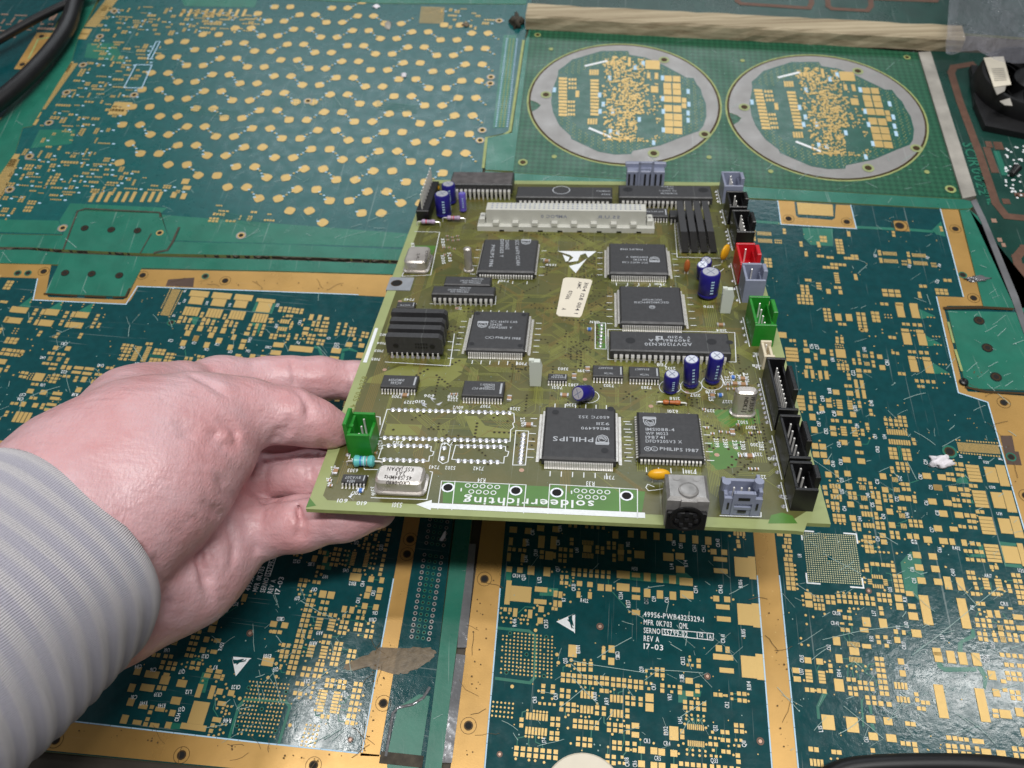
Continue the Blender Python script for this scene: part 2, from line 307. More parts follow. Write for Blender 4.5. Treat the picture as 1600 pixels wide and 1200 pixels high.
tile(780, 1020, .15, """832 116;885 116;953 118;832 172;882 173;952 175;o 752 75 788 117 783 167 886 77 955 77 705 133 617 107 600 20;733 135 26 30;
665 228 7 2 57 57 42 42;1072 262 2 2 50 57 42 42;1187 276 3 2 57 57 42 42;1362 295 1 2 0 57 42 42;1423 302 2 2 55 57 42 42;o 1036 317 1362 250 1423 397 1533 250 10;1533 190 26 30;1533 317 26 30;1557 375 30 30;
460 345;560 352;455 403;555 410;o 410 398 452 470 551 480 14;422 527 28 28;472 532 28 28;525 535 28 28;573 540 28 28;655 390;722 400;652 450;718 457;1067 395 2 1 53 0 42 42;860 433 4 1 36 0 26 78;857 587 4 1 36 0 26 80;1168 475 4 1 36 0 26 78;1168 627 4 1 36 0 26 80;
o 853 358 897 362 975 372 800 400 1160 405 1197 383 1350 417 12;1335 467;1397 473;1473 482;1335 527;1396 533;1473 540;1565 468 85 85;1565 570 85 85;650 530;716 536;776 543;647 590;714 597;775 603;o 818 557 818 605 690 670 720 650 13;1020 570;1018 630;1090 578;1090 637;o 1020 530;1335 602;1335 662;o 853 662 899 672 937 667 1155 690 1230 700 1298 710 12;
790 708 5 2 57 57 42 42;o 715 785 1178 850 14;1143 745;1207 751;1268 757;1340 770;1143 805;1207 808;1268 818;1340 828;1418 760 78 58;1418 855 78 58;o 1303 765 10;823 895;890 900;948 908;820 953;887 962;945 966;o 745 945;292 657 7 1 33.5 0 24 72;283 808 7 1 33.5 0 24 78;o 295 600 362 607 397 611 430 615 465 618 497 622 275 870 310 875 345 877 412 883 447 886 13;
233 697;230 757;556 688;613 690;553 747;612 752;547 837;605 840;543 893;602 898;o 610 797 10;180 993 7 2 68 62 45 45;o 172 1105 310 1118 375 1125 467 1143 14;1198 933;1257 938;1335 943;1410 950;1197 992;1256 998;1335 1007;1410 1015;o 1372 1012 1468 905 12;1482 1012 70 70;1482 1158 70 70;1128 1077;1193 1085;1127 1142;1192 1150;1280 1088 30 30;1252 1147 30 30;1302 1153 30 30;o 1133 982;f 5 1057 24;1590 1020 30 70;
l 665 210 665 150 705 133;l 235 680 240 620 295 600;l 185 975 190 890 275 870;l 310 880 305 950 320 985;l 378 860 380 930 450 965 455 1000;l 890 330 893 400;l 950 330 935 400;l 1187 350 1197 430;l 1300 360 1290 400 1240 415 1240 440;l 1090 650 1092 730 1125 748;l 960 800 955 905;l 1298 830 1300 920 1280 985;l 1280 1085 1340 1010;l 1470 910 1468 980;l 1480 1050 1480 1130;l 1133 990 1128 1060;l 690 620 690 665;
t Q35 712 112 706 55;t AR10 1022 500 1012 410;t AR9 1142 545 1135 470;t CR9 612 490 606 420;t CR8 394 525 388 458;t U74 492 955 487 885;t Q29 1505 205 1498 145;t CR10 1255 75 1248 0;t CR18 1358 1185 1345 1090;t CR3 1505 940 1572 945;t CR6 1438 1190 1430 1125""")
tile(1000, 1020, .15, """175 173;235 178;175 230;235 236;o 117 165 118 220 237 278 13;115 320 26 28;90 375 28 28;232 340;232 395;518 77 28 28;o 516 42;497 127 26 26;545 131 26 26;610 82 44 42;611 140 44 42;895 48 150 55;902 185 150 52;1132 148 155 228;1253 148 88 270;510 295 75 52;303 348 28 28;353 352 28 28;415 360 44 44;415 413 44 44;598 345 46 42;598 402 46 42;515 427 78 52;330 407 30 28;o 638 348 565 475 600 478;
p 398 392 640 400 625 460 490 460 488 520 398 518;468 512;536 520;603 525;668 532;470 570;536 577;603 583;668 592;o 489 615;498 768 9 1 20 0 13 58;503 940 9 1 20 0 13 60;o 484 652 536 648 603 657 663 662 480 690 541 695 606 703 665 708 465 743 686 783 451 946 689 955 489 1010 549 1015 619 1020 680 1028 489 1057 550 1065 620 1072 680 1075 14;
352 840 95 145;438 818 44 48;440 877 44 48;o 400 965 14;785 435;838 440;900 447 26 28;955 427 28 28;1030 425;1086 430;957 480 28 28;1036 495;1091 501;o 875 445 1126 432 1130 505;755 827 30 30;858 825 40 44;910 830 40 44;732 883 28 28;783 890 30 30;860 908;917 914;732 950;790 955;763 1016 30 30;868 1028;922 1034;741 1073 28 28;793 1080 30 28;o 838 1083 921 972 823 892 12;1000 755 44 46;1060 760 44 46;1002 815;1062 822;o 1100 825 980 965;999 910 28 28;1051 912 30 30;1030 970 30 30;1018 1070 46 46;1025 1135 46 46;o 972 1065;
145 1022 70 72;225 1035 70 72;352 1048 72 70;145 1175 70 72;228 1182 70 72;355 1190 72 60;o 142 943 403 1052;428 1155 5 1 61 0 42 46;750 1185 5 1 68 0 42 46;f 702 245 28;f 1253 922 32;
l 67 190 67 317;l 505 740 484 690;l 530 740 500 690;l 548 740 541 700;l 565 740 560 690 536 650;l 590 740 590 690 603 660;l 610 740 640 690 663 662;l 640 740 665 710;l 520 970 489 1010;l 540 970 500 1050;l 560 970 549 1015;l 600 970 619 1020;l 640 970 680 1028;l 955 427 1030 427;l 957 480 1036 490;l 795 975 793 1070;l 12 1030 15 1140;l 352 1080 352 1160;l 860 845 860 900;
t CR7 165 390 160 322;t R35 462 305 455 240;t CR22 470 130 462 45;t VR7 332 500 330 432;t U45 442 740 436 670;t E102 292 860 286 770;t CR2 928 580 925 515;t R104 1158 390 1150 300;t Q32 808 820 803 757;t Q11 1105 985 1100 920;t Q33 735 1145 810 1152;t CR4 245 967 315 972;t CR5 148 1120 216 1127""")
tile(780, 820, .15, """147 52 78 60;303 65 70 60;432 37 75 58;592 47 75 60;737 10 30 30;795 15 30 30;910 20 30 30;970 25 30 30;1030 30 30 30;1085 35 30 30;122 173 40 78;265 187 40 80;440 178 66 125;567 187 66 130;108 253 36 40;154 258 34 36;216 264 34 36;264 268 34 36;100 337 40 85;246 348 40 85;755 153 38 32;755 197 38 32;446 285 42 38;443 336 42 38;520 322 80 85;576 322 28 60;640 255 2 2 50 65 36 38;750 268 36 36;750 320 36 36;633 373 36 36;683 377 36 36;870 183 8 1 15 0 9 45;870 318 8 1 15 0 9 50;918 250 85 70;1022 235 36 36;1076 245 36 36;1022 283 36 36;1076 290 36 36;1197 195 36 36;1197 240 36 36;1197 320 36 36;1197 368 36 36;1140 190 36 36;1140 238 36 36;1247 230 4 1 14 0 8 60;1247 345 4 1 14 0 8 60;1267 287 65 50;1355 283 42 35;1355 360 42 35;1210 105 60 75;1370 97 60 70;1505 107 60 75;1460 312 105 75;
104 463 58 56;216 472 58 56;332 475 70 92;497 490 70 92;o 549 492 233 412 12;92 705 55 250;226 722 213 160;p 70 490 128 492 122 582 70 580;436 675 130 52;587 720 40 66;638 730 40 66;p 500 655 615 665 612 745 420 738 420 705 500 706;427 803 130 50;583 820 40 66;633 825 40 66;560 873 28 32;593 878 28 32;o 533 687 533 823 742 805 677 730;62 882 36 40;113 886 36 40;167 915 44 88;322 930 44 88;437 880 56 62;427 1000 56 62;o 362 868 388 937 398 843 22 870 15 922 103 922 75 970 30 968 45 1010 123 978 122 1018 240 947 277 952 275 893 224 988 256 990 298 993 228 1027 296 1033 472 947 512 927 395 1040 378 1100 13;
653 543 34 38;704 545 34 38;650 605 36 36;700 608 36 36;o 683 443 658 490 703 492 697 650 733 635 772 555 770 590 652 573 11;775 467 7 1 61 0 36 36;772 515 7 1 61 0 36 36;836 613 56 52;946 623 56 52;827 727 40 66;944 737 42 68;1057 653 66 70;1140 660 66 68;o 830 672 946 683 1192 662 1355 908 12;1292 520 135 78;1290 652 133 78;1424 525 85 46;1540 545 68 85;1424 677 85 50;1424 757 85 48;1540 712 66 86;1424 915 85 52;p 1360 490 1600 505 1600 600 1225 560 1360 555;f 1050 1060 30;
l 195 920 270 855 362 860;l 1137 560 1137 630;l 720 550 750 580 735 630;l 1180 700 1240 770 1330 870;
t R440 318 215 310 150;t C16 634 215 626 158;t CR34 138 548 215 555;t Q21 275 580 268 520;t L12 440 605 436 545;t Q17 632 490 624 430;t CR21 795 690 793 620;t R422 845 805 925 815;t R7 694 800 690 760;t C554 1286 780 1286 705;t R527 1368 865 1360 785;t C60 1555 830 1550 770;t H50 1380 475 1440 482;t R416 182 1060 178 980;t CR20 510 1080 505 990;t C81 368 110 364 55;t C84 655 70 648 10;t CR39 400 330 400 260;t R546 300 390 295 320;t U61 830 290 824 240;t P102 1362 230 1358 180""")
tile(1000, 820, .15, """37 105 60 75;172 120 60 75;305 130 62 75;440 142 62 80;575 155 62 80;710 168 64 80;23 312 45 75;295 337 108 80;415 330 90 65;420 468 90 68;75 545 68 85;205 560 68 85;338 572 70 85;480 595 138 78;75 712 66 84;207 727 66 84;342 740 68 84;487 730 138 80;p 0 500 380 520 380 495 480 500 545 555 550 590 410 600 410 622 0 582;765 282 60 55;877 288 60 55;835 360 140 46;840 482 145 50;793 770 62 58;907 778 64 58;862 857 142 50;872 983 145 52;o 718 275 987 260 745 763 970 780 712 228 347 267 932 118 1020 130 1078 132 13;985 80 4 1 32 0 24 62;1020 175 38 38;1028 222 38 40;705 37 60 20;927 45 40 20;1059 440 148 202;1168 450 74 236;1098 935 165 222;1209 945 78 250;
1455 92 62 54;1537 100 66 54;1515 153 2 2 42 33 34 28;1500 228 2 1 50 0 38 36;1522 273 2 1 46 0 36 30;1528 320 2 1 44 0 34 30;1515 360 2 1 50 0 40 40;1525 413 2 4 50 49 42 40;1543 610 2 2 52 50 42 42;
t R106 1068 660 1062 575;t CR43 833 235 825 150;t CR42 860 720 855 630;t R74 500 440 490 370;t C374 602 715 596 640;t L14 350 465 345 405;t C60 86 830 82 770;t C59 165 805 162 748;t C61 299 815 296 760;t R105 1100 1170 1093 1090;t C86 372 220 365 165;t C85 446 250 440 195;t C560 588 285 580 210;t C562 685 288 678 215""")
tile(780, 930, .225, """510 388 60 85;725 392 26 32;725 432 26 32;780 375 42 50;778 460 42 50;o 725 365 500 452 401 413 410 470 252 245 90 635;1525 370 44 44;1585 380 30 44;1540 430 110 40;1320 595 48 40;t CR10 838 450 834 392 28;t E101 562 405 560 350 28;t CR41 1568 335 1565 275 28;t R35 1284 605 1280 552 28""")
tile(1220, 1020, .15, """282 80 70 62;403 92 70 62;157 185 75 56;170 275 75 56;287 190 1 4 0 34 70 28;422 203 1 4 0 34 70 28;606 62 70 90;717 68 9 1 15 0 9 58;515 135;520 190;o 457 97 507 87 480 198 241 288 361 393;606 338 98 130;273 385 44 46;328 390 44 46;398 395 44 46;453 402 44 46;705 278 2 1 55 0 42 42;822 310;880 315;945 322;832 367;890 373;953 380;718 367;776 373;727 425;784 432;900 465;968 468;910 520;975 525;1042 530 52 50;1127 538 52 50;996 62 2 7 53 59 42 42;1250 92 62 62;1268 215 62 65;1195 340 4 1 36 0 26 70;1220 483 4 1 36 0 26 62;
1410 433;1420 493;1480 518;1530 522;1438 580;1488 585;1320 738 50 46;1378 745 50 46;1270 943 46 46;1328 950 46 46;1393 955 50 50;1405 1015 50 50;493 725 130 155;745 750 125 160;935 692 92 78;1115 713 90 78;962 872 95 78;1150 890 105 80;312 1003 48 50;370 1010 48 50;318 1140 4 1 37 0 28 75;550 1033 48 46;607 1038 50 46;563 1145 3 1 25 0 18 30;957 1018 44 46;968 1085 46 50;
o 685 142 735 163 780 143 786 198 851 187 881 142 942 172 520 1105 590 1105 13;p 440 400 490 420 400 570 410 690 380 690 368 560;p 830 500 870 460 850 520 870 770 850 770;p 910 545 945 545 955 640 930 640;p 930 735 965 740 985 800 955 820;
l 750 100 700 130 695 265;l 770 100 740 160 760 265;l 800 100 860 190;l 815 100 870 140;l 790 100 790 200 825 290;l 840 110 880 170 940 175;l 860 190 990 280 1000 340;l 403 120 372 180 385 220;l 640 60 710 65;l 880 190 920 120 990 115;
t CR15 240 105 236 30;t U37 238 230 230 165;t E104 630 255 622 178;t L15 440 825 425 760;t C63 915 935 905 880""")
tile(1220, 840, .15, """285 605 72 66;293 692 74 70;345 612 3 2 40 38 28 30;360 700 3 2 40 38 30 32;485 618 2 2 55 55 42 42;600 608 7 2 59 55 40 40;o 595 570 653 577 714 580 773 587 838 593 893 600 145 292 150 340 155 387 160 436 167 487 172 535 275 550 225 610 230 655 235 703 258 810 335 828 455 797 268 902 208 1050 215 1115 285 1122 715 740 760 742 805 745 1207 165 1030 152 1072 155 1120 158 810 45 847 30 850 88 968 45 985 148 1020 103 1158 255 855 347 865 420 873 467 1080 550 1143 698 14;
1018 595 3 2 54 55 40 40;890 290 1 2 0 50 42 40;953 275 2 1 50 0 42 38;1065 285 3 1 50 0 42 38;1172 343 42 38;955 405 5 1 24 0 16 40;965 505 5 1 24 0 16 40;925 440 1 3 0 20 45 13;1085 440 1 4 0 18 45 12;1185 400 2 4 53 50 42 40;1225 633 75 72;1238 720 75 72;1040 737 44 40;1050 790 44 42;612 763 52 24;712 770 44 24;666 833;718 840;638 895 44 22;728 905 44 22;643 960;696 965;697 1107 9 1 15 0 9 50;764 1185 100 82;580 1078 75 90;890 880 85 98;867 965 90 45;1065 895 82 98;893 1133 92 46;1007 1035 42 38;1020 1090;1090 1040 46 40;1103 1127 44 38;1197 980 42 48;1212 1068 62 62;1280 990 38 48;1412 1000 100 80;1365 718 78 56;1378 820 100 78;1342 585 80 52;1510 755 100 310;1415 183 85 65;1440 312 85 64;1465 450 85 66;
884 40 2 1 50 0 42 38;893 95 2 2 50 46 42 40;1075 48 62 50;f 915 555 26;l 720 780 718 900;l 738 920 742 990;l 650 980 660 1040 700 1085;l 700 985 720 1080;l 945 290 940 380;l 1010 290 1018 350;l 1095 370 1130 375 1160 395;l 1100 445 1160 445;l 975 105 1020 103;l 1212 1000 1212 1040;l 1325 990 1370 995;
t L57 990 820 985 765;t F2 1242 955 1236 920;t F1 1150 1105 1145 1075;t R30 965 1085 960 1030;t CR38 538 805 620 812;t CR40 522 910 605 917;t C62 520 1175 515 1120;t R31 1315 675 1308 625;t L10 1330 940 1320 880;t CR17 1303 1170 1298 1090;t U35 1160 570 1152 520;t C34 1366 240 1358 180;t C36 1390 360 1382 310;t C35 1410 480 1402 425;t U8 216 210 212 175""")
tile(1360, 840, .15, """648 198 85 64;675 328 85 66;703 462 85 66;805 475 75 135;938 485 78 135;972 790 95 315;p 312 258 420 145 520 205 575 485 490 487 490 575 510 665 440 590 365 590;p 1340 40 1520 60 1520 90 1380 90 1410 270 1570 280 1590 320 1400 300;p 1110 60 1170 80 1200 210 1040 200 1040 175 1150 170;p 1045 950 1085 960 1095 1040 960 1100 960 1200 910 1200 910 1100 940 1070 1050 1010;
597 25 80 62;760 38 88 62;850 45 55 66;975 55 55 66;1060 62 50 42;1125 70 44 40;990 140 2 1 50 0 40 36;1105 148 2 1 50 0 44 38;1013 228 2 1 48 0 38 36;1125 237 2 1 50 0 40 36;1255 88 1 5 0 38 150 32;1465 180 170 178;1582 180 60 240;1262 308 2 1 50 0 40 40;1018 363 2 2 48 55 40 40;1090 480 40 36;1105 527 40 36;1067 585 2 1 50 0 40 40;1280 587 2 1 50 0 42 40;1195 435 1 4 0 31 65 25;1325 445 1 4 0 31 70 25;1487 392 2 1 53 0 42 42;1508 453 2 1 52 0 42 42;1440 507;1455 557;1520 512 2 1 55 0 42 42;1535 570 2 1 50 0 42 42;1545 620 2 1 50 0 42 42;1560 680 2 1 50 0 44 42;
1120 687 2 1 52 0 42 40;1132 752 26 26;1143 797 26 26;1240 795 54 78;1322 798 54 78;1363 730 46 22;1457 740 46 22;1535 830 105 55;1570 945 100 52;1108 857 42 40;1172 862 42 40;1235 868 44 40;1118 912;1182 917;1247 922;1412 877 2 1 52 0 44 42;1428 940 2 1 52 0 44 42;1330 938 4 1 15 0 9 56;1362 1003 56 50;1360 1062 4 1 15 0 9 58;1132 1000;1193 1008;1145 1055;1203 1063;1288 1013;1303 1068;1442 1012;1508 1020;1455 1065;1520 1073;1590 1045 55 70;690 1190 85 80;o 1312 410 1272 343 1305 280 1005 570 1405 460 1395 560 782 308 755 90 605 72 1135 430 1155 590 1238 582 1365 592 1208 828 1185 775 1332 878 1188 967 1282 980 13;
l 1105 428 1135 430;l 1150 590 1150 530 1180 520;l 1250 470 1265 590;l 1405 460 1430 445 1490 450;l 1100 820 1132 760;l 1380 790 1420 850;l 1250 870 1320 890;l 1000 170 1040 205;
t C12 425 65 485 70;t R402 855 125 935 135;t C66 740 160 735 105;t AR17 1187 415 1265 422;t CR11 1355 708 1432 715;t C400 885 405 870 330;t L17 768 1060 760 1010;t U25 1535 358 1598 368;t P16 1080 760 1078 712;t U24 1295 1160 1288 1110""")
tile(1360, 1020, .15, """705 45 85 105;838 45 85 130;960 60 85 130;1103 70 88 135;735 505 100 350;1165 545 100 350;1370 22 4 1 65 0 44 44;1417 125 2 1 55 0 44 44;1550 135 2 1 50 0 42 40;1265 235 80 95;1425 213 3 1 62 0 46 44;1440 270 3 1 62 0 46 40;1385 298 55 40;1310 418 75 80;1400 388 50 40;1475 410 2 1 62 0 46 46;1485 470 2 1 62 0 46 46;1300 605 60 40;1305 660 60 40;1405 640 120 90;1550 620 80 90;815 885 2 1 65 0 50 46;810 970 2 1 65 0 50 46;820 1030 2 1 65 0 50 50;940 900 2 1 60 0 46 42;955 980 2 2 60 70 46 46;1090 920 2 1 60 0 60 50;1110 1000 46 50;1120 1070 46 50;1215 1080 100 160;1370 1090 95 150;1500 1000 2 2 70 70 50 50;1590 830 50 90;o 605 1125 675 1130 20;p 690 100 745 105 760 150 1100 150 1110 195 780 200 700 150;p 1105 145 1160 145 1225 250 1200 385 1175 360 1170 250;t CR18 400 190 390 125;t C54 1240 100 1232 30;t C53 1190 110 1182 30""")
tile(1240, 680, .15, """222 115 66 60;303 122 68 60;233 202 68 60;312 207 66 60;343 280 66 52;528 78 62 52;670 88 66 54;660 178 36 36;707 182 40 36;550 258 80 56;704 272 80 56;362 412 66 58;446 385 38 34;452 425 36 34;560 402 66 58;930 430 66 60;1000 68 9 1 25.5 0 19 52;1005 145 2 3 46 43 40 36;1145 158 2 3 48 43 40 36;1080 297 3 2 50 46 36 36;1022 343 1 2 0 38 38 32;1247 48 38 32;1258 88 36 32;690 460 2 1 48 0 38 36;690 545 4 1 17 0 12 48;708 655 4 1 17 0 12 50;1030 462 4 1 16 0 11 48;1050 568 4 1 16 0 11 46;1105 838 4 1 16 0 11 50;1122 945 4 1 16 0 11 50;385 530 4 1 30 0 24 48;435 585 60 44;398 640 4 1 30 0 24 50;575 535 66 60;583 605 2 2 50 44 38 38;797 502 36 34;805 545 36 34;593 722 68 58;405 712 2 2 48 46 38 38;820 600 2 2 58 42 40 38;952 570 66 56;947 632 2 2 60 48 38 36;1135 510 2 1 50 0 40 36;1147 562 2 1 50 0 40 36;1125 655 58 54;1193 662 58 54;1255 645 38 36;1263 690 38 36;880 697 64 50;890 762 62 50;1000 797 66 60;708 748 36 36;755 752 40 36;
720 820 4 1 30 0 24 52;857 820 38 36;865 862 38 36;425 838 3 2 46 46 38 38;615 865 66 58;623 930 2 2 55 46 38 38;737 938 4 1 31 0 24 50;872 918 2 2 55 44 40 38;1025 938 66 60;1022 1015 2 2 58 46 38 38;1105 762 2 1 48 0 38 36;1215 895 3 2 52 45 38 36;1207 1053 52 56;1277 1057 54 56;1395 1090 84 66;928 1047 62 50;940 1113 62 50;745 1060 2 3 45 50 38 38;1385 425 86 56;1545 437 80 56;1500 547 82 60;1443 692 84 60;1595 705 60 60;1560 818 80 64;1502 973 84 62;1560 1105 80 60;325 545 45 44;335 605 40 44;350 690 30 40;360 740 30 30;
o 480 60 268 60 680 40 790 35 830 22 1090 378 1145 380 1195 385 1010 420 1075 425 1105 510 665 495 695 505 745 505 850 552 1260 600 1080 797 1108 797 415 790 465 795 435 915 485 922 530 928 375 475 460 478 490 685 790 1010 680 1110 712 1102 835 1065 840 1110 1020 740 1157 1085 905 867 885 1170 1405 1140 12;l 700 95 770 95 795 40;l 660 625 700 630;l 990 570 1040 570;l 1065 490 1105 510;l 1060 945 1115 945;l 1085 920 1180 890;l 770 845 840 870;l 1085 115 1100 180 1100 260;l 1105 115 1120 180 1120 260;l 1200 560 1210 500 1300 470;
t CR12 893 185 888 120;t C11 890 515 885 465;t C13 520 495 515 450;t U51 525 615 515 565;t C60 490 130 484 72;t CR40 430 335 425 272;t CR31 510 315 505 255;t C14 548 795 545 745;t C15 842 755 835 705;t C10 955 880 950 825;t C72 1095 695 1090 645;t C36 1402 735 1395 685;t C29 1395 310 1388 260;t U44 710 900 703 850;t C24 895 1110 890 1060;t C12 1222 1122 1282 1130;t U41 1205 865 1197 810;t C30 1340 465 1335 415;t C20 1448 570 1442 525;t C31 1518 840 1510 790;t C37 1460 1015 1453 965;t U42 1130 480 1122 430;t U40 795 650 785 605""")
tile(1400, 680, .125, """775 145 38 1 13.7 0 8 115;730 360 58 48;808 368 62 50;760 427 46 38;815 432 52 40;648 487 46 40;700 490 42 40;777 495 46 40;828 502 46 42;660 550 46 42;718 558 50 46;385 512 100 72;570 527 100 70;520 657 104 70;710 673 100 70;805 678 62 48;885 685 60 54;838 745 52 44;895 750 58 48;455 832 100 72;645 850 102 72;720 805 42 52;775 813 44 42;850 820 42 42;908 825 50 44;737 878 52 48;795 882 48 46;590 985 104 74;785 1000 104 72;885 1003 62 52;965 1012 68 54;915 1077 50 44;975 1083 54 44;800 1140 42 42;853 1147 42 42;930 1152 44 42;990 1158 46 42;720 1175 100 60;935 633 48 44;993 637 48 44;1018 958 48 44;1077 962 48 44;950 393 1 5 0 43 165 38;1032 713 1 5 0 43 172 38;1117 1040 1 5 0 45 172 40;
1190 497 146 192;1330 507 118 264;1275 815 150 200;1418 828 120 275;1365 1137 150 190;1508 1150 120 270;
o 750 62 790 65 885 72 918 74 952 78 988 82 1022 85 1058 87 1092 89 1125 91 1158 93 1192 96 1225 99 1262 100 768 213 812 222 845 227 878 231 912 234 946 238 980 241 1015 243 1048 247 1082 250 1116 253 1152 256 1186 259 1220 262 1255 264 1290 267 716 312 905 342 850 428 925 683 930 750 920 890 1012 1010 1015 1083 12;p 755 555 850 495 880 510 915 625 870 605 750 598;p 940 810 960 810 975 860 940 850;
t U29 1090 352 1160 362;t U30 1168 668 1240 673;t U31 1258 998 1325 1003;t 17 830 285 825 250;t 34 1070 300 1064 270;t J1 1318 320 1310 290;t J1 1315 150 1310 130""")
tile(1210, 510, .125, """100 110 100 70;203 178 36 34;250 180 36 34;382 190 40 34;390 233 40 36;400 303 72 54;603 317 66 66;512 357 42 36;517 402 42 36;418 433 66 56;625 460 72 70;210 287 1 4 0 44 155 36;403 510 40 36;450 513 42 36;395 595 42 100;475 600 42 105;572 608 46 105;650 612 48 105;710 310 40 34;717 353 42 34;828 340 122 108;782 150 38 36;842 152 40 36;785 192 40 36;846 195 42 36;800 483 3 2 53 44 40 36;925 607 42 36;932 653 42 36;1095 50 2 1 48 0 38 36;1045 327 40 36;1052 367 42 36;1215 335 42 34;1222 378 42 34;1315 382 66 54;1348 517 72 60;1110 370 4 1 17 0 11 46;1130 468 4 1 17 0 11 46;988 420 36 36;997 462 38 36;1060 420 36 36;1068 462 40 36;1233 445 40 36;1242 495 38 40;1052 555 66 46;1062 620 66 48;1135 560 42 36;1185 563 42 36;1445 137 40 36;1497 143 44 36;1482 330 40 36;1537 340 40 36;895 745 44 38;947 748 42 36;1020 720 44 105;1095 727 48 105;1038 845 46 105;1118 850 46 108;770 825 80 62;940 838 86 60;445 838 2 3 48 52 38 38;320 885 1 4 0 48 100 40;675 928 68 48;685 993 68 48;805 930 1 4 0 30 68 24;938 940 1 4 0 29 66 23;1060 955 40 38;1067 1000 42 38;450 1020 54 70;588 1030 62 66;815 1088 72 58;982 1103 74 66;475 1135 76 80;1200 1052 42 38;1210 1100 42 38;
o 258 235 835 118 765 230 790 228 820 235 850 240 770 260 800 262 830 265 860 268 790 420 820 425 850 430 885 435 800 445 860 455 890 450 865 568 915 572 355 590 522 600 690 615 472 685 572 675 700 900 740 930 745 965 750 995 990 915 998 958 1130 962 1180 940 1190 985 1250 1118 575 980 345 1075 1245 250 1185 125 1262 128 1345 42 1350 85 1525 88 1468 298 1540 990 11;l 300 320 330 295 370 300;l 440 305 480 320 510 345;l 418 460 418 590;l 630 490 635 560;
t U36 752 445 742 395 55;t C36 490 285 478 225 55;t C37 560 290 540 225 55;t U43 1150 320 1138 265 55;t CR1 1435 495 1422 425 55;t C22 1012 620 1000 555 55;t R18 718 840 702 775 55;t C80 630 945 612 870 55;t U35 1036 1060 1020 990 55;t U41 1240 1000 1225 930 55;t C81 775 1130 760 1060 55;t R434 540 1105 635 1085 45""")
tile(1230, 580, .125, """568 617 2 1 55 0 42 40;725 628 2 1 58 0 44 40;570 715 72 54;580 785 74 54;700 705 1 4 0 30 70 24;835 715 1 4 0 30 70 24;938 742 42 38;945 790 44 40;995 665 44 36;1005 715 44 40;338 735 76 76;1255 757 9 1 29 0 22 68;1228 605 44 38;1290 613 44 38;1357 622 44 38;1410 625 44 38;1470 628 44 38;1237 660 44 38;1300 667 44 38;1365 672 44 38;1422 675 44 38;1482 680 44 38;1403 577 44 38;1463 582 44 38;o 1220 575 1283 580 1350 585 1245 705 1315 705 1395 712 1450 725 1485 728 1010 755 890 745 900 790 650 790 640 725 1025 845 1075 825 892 848 11;
t C82 512 790 500 720 55;t C84 900 715 885 660 55;t CR9 1125 850 1110 790 50;t U34 1240 850 1228 795 50;t C87 420 695 410 630 50""")
tile(1360, 480, .125, """372 45 95 165;552 50 100 175;430 290 96 35;455 395 105 150;615 305 95 38;645 405 105 150;515 635 92 40;540 735 100 150;698 648 98 42;728 752 102 150;415 212 40 34;468 216 44 34;550 222 46 38;618 226 52 40;492 558 2 1 55 0 42 36;632 568 2 1 70 0 48 42;365 832 42 38;418 836 42 38;577 922 4 1 70 0 44 40;605 992 2 1 50 0 40 34;25 75 2 3 50 43 38 34;
p 605 20 810 110 630 150;p 685 350 895 470 715 490;p 775 690 985 825 795 835;o 690 25 735 30 770 30 715 128 755 130 795 133 780 367 820 370 860 372 800 470 840 475 880 478 862 715 905 720 945 720 890 832 935 835 975 838 745 237 830 583 920 948 505 295 545 297 585 635 625 640 545 357 780 1010 830 1012 12""")
tile(1160, 310, .125, """190 437 10 1 18 0 11 45;200 527 10 1 18 0 11 48;145 415 36 26;145 445 36 26;145 490 36 26;150 520 36 26;522 395 38 30;525 432 38 28;985 488 2 2 45 42 40 34;947 560 40 34;957 595 40 34;730 555 38 30;735 590 38 30;795 680 38 30;798 712 38 30;1178 525 2 5 48 38 42 30;1325 430 40 30;1330 462 40 30;950 722 2 1 48 0 40 30;1070 740 2 1 48 0 42 30;1290 748 2 1 48 0 42 32;1375 720 2 2 48 34 42 30;1118 825 4 1 52 0 42 32;1025 862 4 1 50 0 42 32;290 765 2 3 52 40 42 32;1170 940 1 5 0 28 60 20;1165 1115 2 1 50 0 42 34;1225 1175 46 50;800 1022 2 1 42 0 38 32;950 1065 1 3 0 32 60 20;745 1100 2 3 60 42 42 34;1075 1165 55 60;1410 965 40 34;1418 1000 44 34;410 525 4 2 24 28 16 18;p 750 370 1130 380 1130 600 850 580 770 500""")
tile(1170, 250, .26875, """288 790 4 3 24 20 18 15;440 870 2 4 24 20 18 15;520 915 36 40;582 917 36 40;635 895 2 2 30 22 22 17;640 930 2 4 30 18 22 14;720 890 2 3 26 22 20 17;790 900 3 2 18 16 8 7;530 955 2 1 26 0 20 15;510 1000 4 1 0 0 10 10""")
